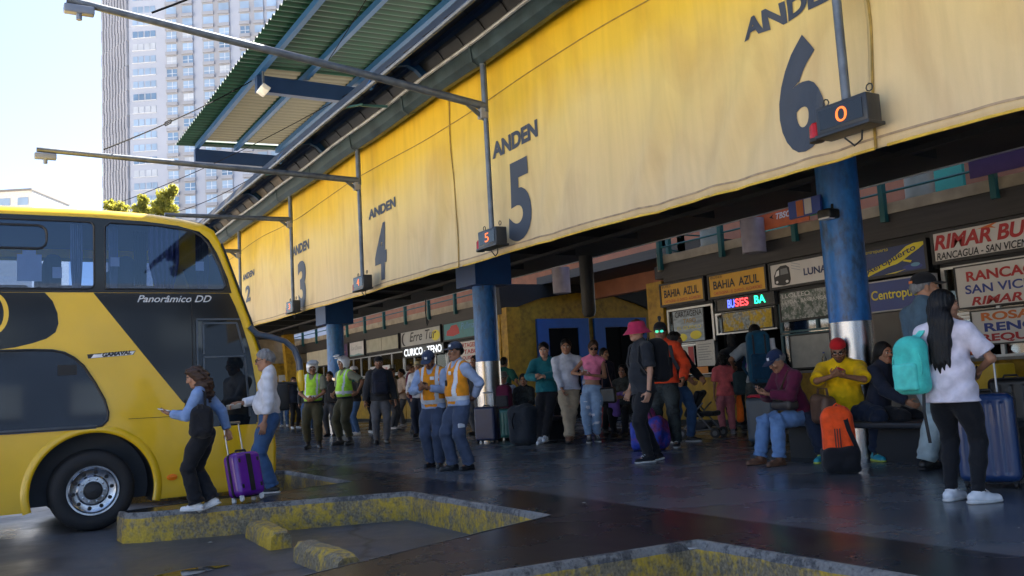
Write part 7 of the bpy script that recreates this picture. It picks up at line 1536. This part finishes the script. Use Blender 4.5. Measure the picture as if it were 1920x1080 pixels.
# ---- red jacket man and stroller
f = Fig('man in orange red jacket, black cap and green mirrored sunglasses', onz(1254, 839), 12, 1.97, 'mid', False, .3, hands=[(.12, .3, .95), (.14, -.28, .92)], feet=[(.05, .13, .09, 5), (-.05, -.12, .09, -15)], head=(6, 2, 0)); f.top(K_ORJ, 1., .03, -.04, 'jacket', True, .02); f.pants(K_CAMO, .026); f.shoes(K_BLACK, S_SOLE); f.hair(H_BLACK()); f.cap(K_BLACK); f.glasses(GLS, mat('green mirror lens', (.05, .65, .40), .08, .7), 'sunglasses')
s = Sdf(.01); s.cap((-.01, 0, .145), (-.02, 0, .20), .012, .028, .01); f.hsub('cap_bobble', s, K_CHAR)
b = MB()
for i in (0, 1): y = f.S[i] + np.array([0, -.055 * (1 - 2 * i), 0]); b.strap([y + [-.1, 0, .02], y + [0, 0, .1], y + [.11, 0, 0], y + [.135, 0, -.2], y + [.10, .06 * (1 - 2 * i), -.34]], .05, .014, (0, 1, 0))
bk = rucksack('dark rucksack on the back of the man in the orange red jacket', f, K_CHAR, size=(.30, .16, .45), straps=True)
f = Fig('person in dark jacket and jeans pushing the stroller', onz(1284, 832) + [.2, .3, 0], -50, 1.85, 'tan', hands=[(.35, .15, 1.0), (.35, -.15, 1.0)], feet=[(.1, .1, .09), (-.12, -.1, .09)], head=(30, 0, 0)); f.top(K_BLACK, 1., .025, -.05, 'jacket'); f.pants(K_DENIM); f.shoes(S_BLACK, S_SOLE); f.hair(H_BLACK(), 'long', .02)
st = thing('stroller', 'folding grey stroller with dark seat near the yellow booth wall', 'stroller', onz(1318, 822) + [.1, .1, 0], math.radians(-62)); TUBE = mat('stroller tube', (.16, .16, .17), .4, .5)
b = MB()
for y in (-.22, .22): b.tube([(-.5, y, 1.02), (-.42, y, 1.0), (-.05, y, .5), (.28, y, .1)], .014, 8); b.tube([(-.3, y, .1), (.0, y, .5), (.12, y, .62)], .013, 8); b.tube([(-.28, y, .12), (.24, y, .16)], .011, 8)
b.tube([(-.5, -.22, 1.02), (-.5, .22, 1.02)], .02, 8); b.tube([(.28, -.22, .12), (.28, .22, .12)], .012, 8); b.build('frame', TUBE, st, True)
s = Sdf(.013); s.cap((-.22, 0, .78), (.0, 0, .40), .05, .06, .05, (.86, 0, .5), .5); s.box((-.1, 0, .6), (.05, .2, .26), .04, .04, Ry(.55)); s.box((.12, 0, .42), (.18, .2, .04), .035, .04); s.noise = (.006, 20, 3); solid('seat', s, K_BLACK, st)
s = Sdf(.013); s.box((-.05, 0, .22), (.2, .18, .06), .05, .02); s.noise = (.01, 18, 5); solid('basket', s, cl('grey brown basket', (.06, .055, .06)), st)
for x in (-.3, .3):
    for y in (-.22, .22): b = MB(); b.lathe([(.03, -.02), (.085, -.018), (.09, 0), (.085, .018), (.03, .02)], (x, y, .09), 24, 'Y'); wo = b.build('wheel', BLACK, st, True); b = MB(); b.lathe([(.001, -.022), (.045, -.021), (.045, .021), (.001, .022)], (x, y, .09), 16, 'Y'); b.build('rim', TUBE, wo, True)
# ---- counter queue
f = Fig('woman in black with purple sleeve standing at the booth counter', onz(1368, 808) + [.35, .1, 0], 160, 1.88, 'tan', True, .5, hands=[(.25, .2, 1.15), (.2, -.25, 1.15)]); f.top(K_BLACK, 1., .035, -.2, 'coat', True, .03); f.pants(K_BLACK); f.shoes(S_BLACK); f.longhair(H_BLACK(), [f.hc + np.array([-.08, 0, -.12])], .07, .06); s = Sdf(.013); s.cap(f.S[1] + np.array([0, 0, -.18]), f.E[1], .075, .07, .02); solid('purple_sleeve', s, K_PURP, f.o)
f = Fig('small girl in coral tee and pink trousers at the booth', onz(1366, 814), 172, 1.47, 'tan', True, .0, hands=[(.0, .24, .84), (.08, -.25, .86)], curls=(.6, .6)); f.top(K_CORAL, .42, .03, -.1, 'tee', loose=.025); f.pants(K_ROSE, .02, .97, 0, 0); f.shoes(cl('pale trainer', (.35, .33, .4)), S_SOLE); f.longhair(H_BLACK(), [f.hc + np.array([-.1, 0, -.05])], .085, .08, 1., .014, curly=True)
bag('jacket', 'orange jacket hanging from the hand of the small girl', 'jacket', f.w((.08, -.30, .55)), f.rz, (0, 0, 0), (.05, .06, .26), .04, K_ORG2, noise=.012)
f = Fig('traveller with a huge blue trekking backpack at the booth counter', onz(1428, 818) + [.2, .15, 0], 172, 1.93, 'tan', hands=[(.18, .36, 1.12), (.2, -.2, 1.1)], elbow=[(-.6, .9, -.4), (-.5, -.9, 0)]); f.top(cl('grey tee', (.33, .36, .40)), .42, .025, -.1, 'tee', loose=.01); f.pants(K_CAMO, .03); f.shoes(S_BLACK); f.hair(H_BLACK(), thick=.016)
tr = rucksack('huge blue trekking backpack worn by the traveller at the counter', f, cl('petrol blue nylon', (.012, .085, .17)), cl('deep blue nylon', (.01, .05, .11)), (.36, .26, .78), at=f.chest + np.array([-.26, 0, -.06]), zm=K_CHAR)
b = MB(); [b.strap([(.135, y, -.36), (.155, y, -.1), (.14, y, .34), (.0, y, .44)], .025, .008, (0, 1, 0)) for y in (-.09, .09)]; b.build('compression_strap', K_CHAR, tr); b = MB(); b.tube([(0, .22, -.1), (0, .21, .3)], .05, 8); b.build('sleeping_mat', K_WHITE, tr, True)
bag('duffel_bag', 'dark green bag carried at the counter between the woman and the traveller', 'bag', f.w((.10, .27, .84)), f.rz, (0, 0, 0), (.09, .13, .21), .08, cl('dark teal nylon', (.025, .045, .055)))
# ---- seated old man on the bench
YB0 = onz(1455, 868); seat_pos = np.array([8.52, 8.02, 0])
def sit(label, px, facing, hgt, tone, **kw): return Fig(label, onz(*px), facing, hgt, tone, pelvis=kw.pop('pelvis', (-.30, 0, .575)), **kw)
f = sit('elderly man in maroon jumper, jeans and navy cap bent over a phone on the bench', (1452, 872), 58, 1.72, 'mid', heavy=.3, pelvis=(-.46, -.08, .60), feet=[(.0, .12, .09, 10), (.06, -.20, .09, 0)], lean=20, hands=[(.02, .04, .84), (.0, -.10, .86)], elbow=[(-.5, .8, -.5), (-.5, -.8, -.5)], fing=[(.8, -.5, .2), (.8, .4, .2)], palm=[(-.2, -.2, 1), (-.2, .2, 1)], curls=(.6, .6), head=(4, 30, 0))
f.top(K_MAR, .96, .024, -.05, 'jumper', True, .015, fold=.008); f.pants(K_LDENIM if False else cl('mid blue denim', (.12, .22, .42)), .022, .97, 0, .008, fold=.012); f.shoes(S_BROWN, S_BROWN); f.hair(H_GREY()); f.cap(cl('navy cap', (.012, .025, .075)), logo=I_WHT)
s = Sdf(.01); s.cap(f.neck + f.T @ np.array([.0, 0, -.01]), f.neck + f.T @ np.array([.01, 0, .035]), .066, .062, .02); solid('shirt_collar', s, K_WHITE, f.o)
phone(f, 1, 'black phone in the hands of the elderly man in maroon', u=.1, v=.03)
c_ = f.w((-.16, .08, .70)); cb = bag('shoulder_bag', 'dark flat shoulder bag on the lap of the elderly man', 'bag', c_, f.rz + .2, (0, 0, 0), (.09, .16, .06), .05, mat('dark brown leather', (.035, .028, .026), .5, 0, .2, 8)); b = MB(); q = [(0, -.16, 0)] ; 
pts = [Rz(-(f.rz + .2)) @ (f.w(p) - c_) for p in (f.P + f.T @ np.array([.1, .16, .1]), f.chest + f.T @ np.array([.15, .06, .02]), f.S[0] + np.array([.05, -.06, .07]), f.S[0] + np.array([-.06, -.05, .06]), f.chest + f.T @ np.array([-.14, .02, 0]), f.P + f.T @ np.array([-.12, -.12, .1]))]; b.strap(pts, .04, .008, (1, 0, .2)); b.build('strap', K_BRN, cb, True)
bb_ = f.w((-.50, .36, .50)); bag('handbag', 'brown slouchy handbag on the bench between the elderly man and the man in yellow', 'handbag', [bb_[0], bb_[1], .46], f.rz, (0, 0, .16), (.1, .16, .17), .07, mat('tan brown leather', (.10, .055, .035), .55, 0, .2, 8, .2, 40), [[(.0, -.1, .28), (0, -.08, .40), (0, .08, .40), (0, .1, .28)]], noise=.01)
gs = onz(1425, 838) + [.2, .1, 0]; su = suitcase('grey blue suitcase with a red cloth on top behind the elderly man', gs, math.radians(205), .42, .26, .66, mat('grey blue shell', (.055, .075, .10), .4, 0, .1, 6), 0, 0)
rc = thing('red_cloth', 'red folded cloth lying on the grey blue suitcase', 'cloth', gs + np.array([0, 0, .716]), math.radians(205)); s = Sdf(.011); s.box((0, 0, .02), (.12, .18, .02), .015, .01); s.noise = (.006, 22, 3); solid('folded_cloth', s, cl('red cloth', (.35, .02, .04)), rc)
# ---- man in yellow
f = sit('big man in yellow tee and red cap seated on the bench looking at a phone', (1590, 866), 4, 1.80, 'tan', heavy=1.0, pelvis=(-.34, 0, .60), feet=[(-.03, .30, .09, 25), (.02, -.26, .09, -20)], knee=[(1, .9, .3), (1, -.9, .3)], lean=10, hands=[(.13, .06, .96), (.13, -.07, .97)], elbow=[(-.4, 1, -.45), (-.4, -1, -.45)], fing=[(.55, -.5, .25), (.55, .5, .25)], palm=[(-.2, -.3, 1), (-.2, .3, 1)], curls=(.6, .6), head=(-2, 26, 0), beard=True)
f.top(K_YELT, .47, .026, -.06, 'yellow_tee', False, .03, belly=.05, fold=.009); f.pants(cl('navy jogger', (.014, .022, .045)), .03, .96, 0, 0, fold=.012); f.shoes(S_CYAN, S_YSOLE, big=.004); f.hair(H_BLACK(), 'buzz', .006); f.cap(K_REDC, True, True, logo=I_WHT); f.glasses(GLS)
phone(f, 1, 'red phone held by the man in the yellow tee', mat('red phone case', (.45, .02, .07), .35), u=.09, v=.03, sz=(.08, .15, .01))
lg = MB(); n0 = f.chest + f.T @ np.array([.17, .085, .02]); 
for k in range(3): lg.prism([(.014 * k, 0), (.014 * k + .011, 0), (.014 * k + .011 - .006, .014 + .009 * k), (.014 * k - .006, .014 + .009 * k)], lambda u, v: tuple(n0 + f.T @ np.array([.004, u - .02, v])), None)
lg.build('chest_emblem', BLACK, f.o)
# orange and black backpack on the floor
ob = onz(1585, 888); obz = math.atan2(-ob[1], -ob[0]) + .15
o = thing('backpack', 'bright orange and black backpack with three stripes on the floor', 'backpack', ob + np.array([.05, .08, 0]), obz, 'backpacks')
ORB = cl('fluorescent orange nylon', (.90, .085, .012), .6)
s = Sdf(.0105); s.box((-.02, 0, .40), (.115, .165, .26), .095, .02); s.ell((-.03, 0, .62), (.09, .12, .08), .05); s.noise = (.004, 22, 4); s.cut((0, 0, .195), (0, 0, -1)); solid('orange_top', s, ORB, o)
s = Sdf(.0105); s.box((-.01, 0, .135), (.15, .19, .135), .07, .02); s.noise = (.006, 20, 5); solid('black_base', s, K_BLACK, o)
b = MB(); [b.strap([(.097, y, .22), (.1, y, .34), (.098, y, .46)], .010, .005, (0, 1, 0)) for y in (-.05, -.025, 0.)]; b.build('stripe', BLACK, o)
b = MB(); b.strap([(-.02, .04, .68), (.08, .06, .60), (.105, .09, .44), (.11, .14, .30), (.08, .17, .2)], .045, .01, (0, 1, 0)); b.build('shoulder_strap', K_BLACK, o, True); b = MB(); b.strap([(.0, -.03, .69), (.02, 0, .72), (.0, .05, .69)], .03, .01, (1, 0, 0)); b.build('carry_loop', ORB, o, True)
# ---- seated woman in navy
f = sit('seated woman with long black hair and navy coat resting chin on hand', (1682, 862), -58, 1.72, 'mid', fem=True, pelvis=(-.25, .1, .585), feet=[(.1, .1, .09), (.12, -.08, .09)], lean=14, hands=[(.20, .02, 1.06), (.22, -.05, .68)], elbow=[(.3, .5, -1), (-.3, -.8, -.5)], fing=[(-.1, -.1, 1), None], palm=[(-1, .1, 0), None], curls=(.7, .5), head=(-14, 4, 0))
f.top(K_NAVY, 1., .03, -.08, 'coat', True, .02); f.pants(K_BLACK); f.shoes(S_BLACK); f.longhair(H_BLACK(), [f.hc + np.array([-.10, 0, -.14]), f.hc + np.array([-.13, -.02, -.34])], .075, .06, .9)
# ---- standing woman at the right
f = Fig('young woman in white tee and black leggings with very long black hair', onz(1806, 940), -156, 1.66, 'mid', True, .5, feet=[(.0, .09, .09, -5), (-.06, -.15, .09, -32)], hands=[(.17, -.03, 1.40), (.20, -.16, 1.06)], elbow=[(.3, .6, -1), (-.3, -1, -.5)], fing=[(-.1, -.35, 1), (.7, .4, -.5)], palm=[(-1, 0, .0), (-.3, .5, .3)], curls=(.9, .5), head=(-42, 2, 0))
f.top(K_LAV, .40, .026, -.12, 'white_tee', False, .034, fold=.008); f.pants(cl('black legging', (.010, .011, .014)), .012, .985, .006, -.004, 'leggings', fold=.004); f.shoes(S_WHITE, S_SOLE, big=.006)
f.longhair(H_BLACK(), [f.hc + np.array([-.11, .0, -.14]), f.hc + np.array([-.125, .02, -.30]), f.hc + np.array([-.14, .02, -.46])], .095, .085, .55, fd=(1, 0, 0), noise=.002)
TQ = cl('turquoise nylon', (.06, .52, .45), .6); TQ2 = cl('pale turquoise nylon', (.09, .60, .52), .6)
tq = rucksack('turquoise backpack slung on one shoulder of the woman in white', f, TQ, TQ2, (.31, .16, .44), at=f.chest + np.array([-.20, .22, -.16]), rot=-18, straps=False, zm=TQ2)
def add_strap(bo, f, pts, m, wd=.05):
    b = MB(); n = len(pts); cv = [np.array([np.interp(t, range(n), [p[d] for p in pts]) for d in range(3)]) for t in np.linspace(0, n - 1, 4 * n)]; a = bo.rotation_euler[2]; sc = bo.scale[0]
    b.strap([Rz(-a) @ (f.w(p) - np.array(bo.location)) / sc for p in cv], wd, .012, Rz(-a) @ Rz(f.rz) @ np.array([0, 1, 0])); o = b.build('shoulder_strap', m, None, True); o.parent = bo
add_strap(tq, f, [f.chest + np.array([-.16, .20, .06]), f.S[0] + np.array([-.09, -.03, .02]), f.S[0] + np.array([0, -.035, .075]), f.S[0] + np.array([.09, -.02, .0]), f.chest + np.array([.05, .2, -.2])], TQ2)
b = MB(); a = tq.rotation_euler[2]; b.strap([(.0, .10, -.2), (.02, .1, -.36), (.0, .11, -.62)], .03, .006, (0, 1, 0)); b.build('dangling_strap', BLACK, tq)
phone(f, 1, 'dark phone in the lowered hand of the woman in white', u=.08, v=.03)
NAVS = mat('navy blue hard shell', (.012, .04, .13), .32, 0, .1, 5, coat=.2)
suitcase('large navy blue hard suitcase beside the woman in white', onz(1868, 918) + [.12, .1, 0], math.radians(206), .47, .29, .74, NAVS, .32, 4, BLACK)
suitcase('black suitcase at the right edge behind the navy one', onz(1905, 868) + [.25, .1, 0], math.radians(208), .44, .28, .82, mat('black suitcase shell', (.013, .014, .016), .4, 0, .2, 8), 0, 3)
# ---- tall man behind her, and the person in orange
f = Fig('tall grey haired man in dusty blue shirt and black cap behind the woman in white', onz(1768, 884), -128, 2.0, 'mid', False, .7, hands=[(.25, .15, 1.05), (.1, -.30, .92)], head=(-24, 0, 0), feet=[(0, .2, .09), (.05, -.14, .09)]); f.top(K_DBLUE, .97, .03, -.08, 'shirt', True, .025, belly=.03); f.pants(K_PBLUE, .03, 1., 0, .01); f.shoes(S_BLACK); f.hair(H_GREY(), 'short', .004); f.cap(K_BLACK, logo=I_WHT); f.band('cap_strap', mat('orange strap', (.7, .2, .05), .6), [f.hc + f.HR @ np.array(p) for p in ((-.122, -.05, .058), (-.132, 0, .06), (-.122, .05, .058))], .02, .008, (0, 0, 1))
f = Fig('person in orange fleece with pale cap and elbow out behind the tall man', onz(1782, 872) + [.5, .35, 0], -150, 1.86, 'light', False, .3, hands=[(.14, .24, 1.0), (.2, -.2, 1.1)], elbow=[(-.4, 1, -.3), (-.4, -1, 0)], shoulders=(0, 0)); f.top(K_ORG2, 1., .035, -.08, 'fleece', True, .02); f.pants(K_CHAR); f.shoes(S_BLACK); f.hair(H_GREY()); f.cap(K_LAV)
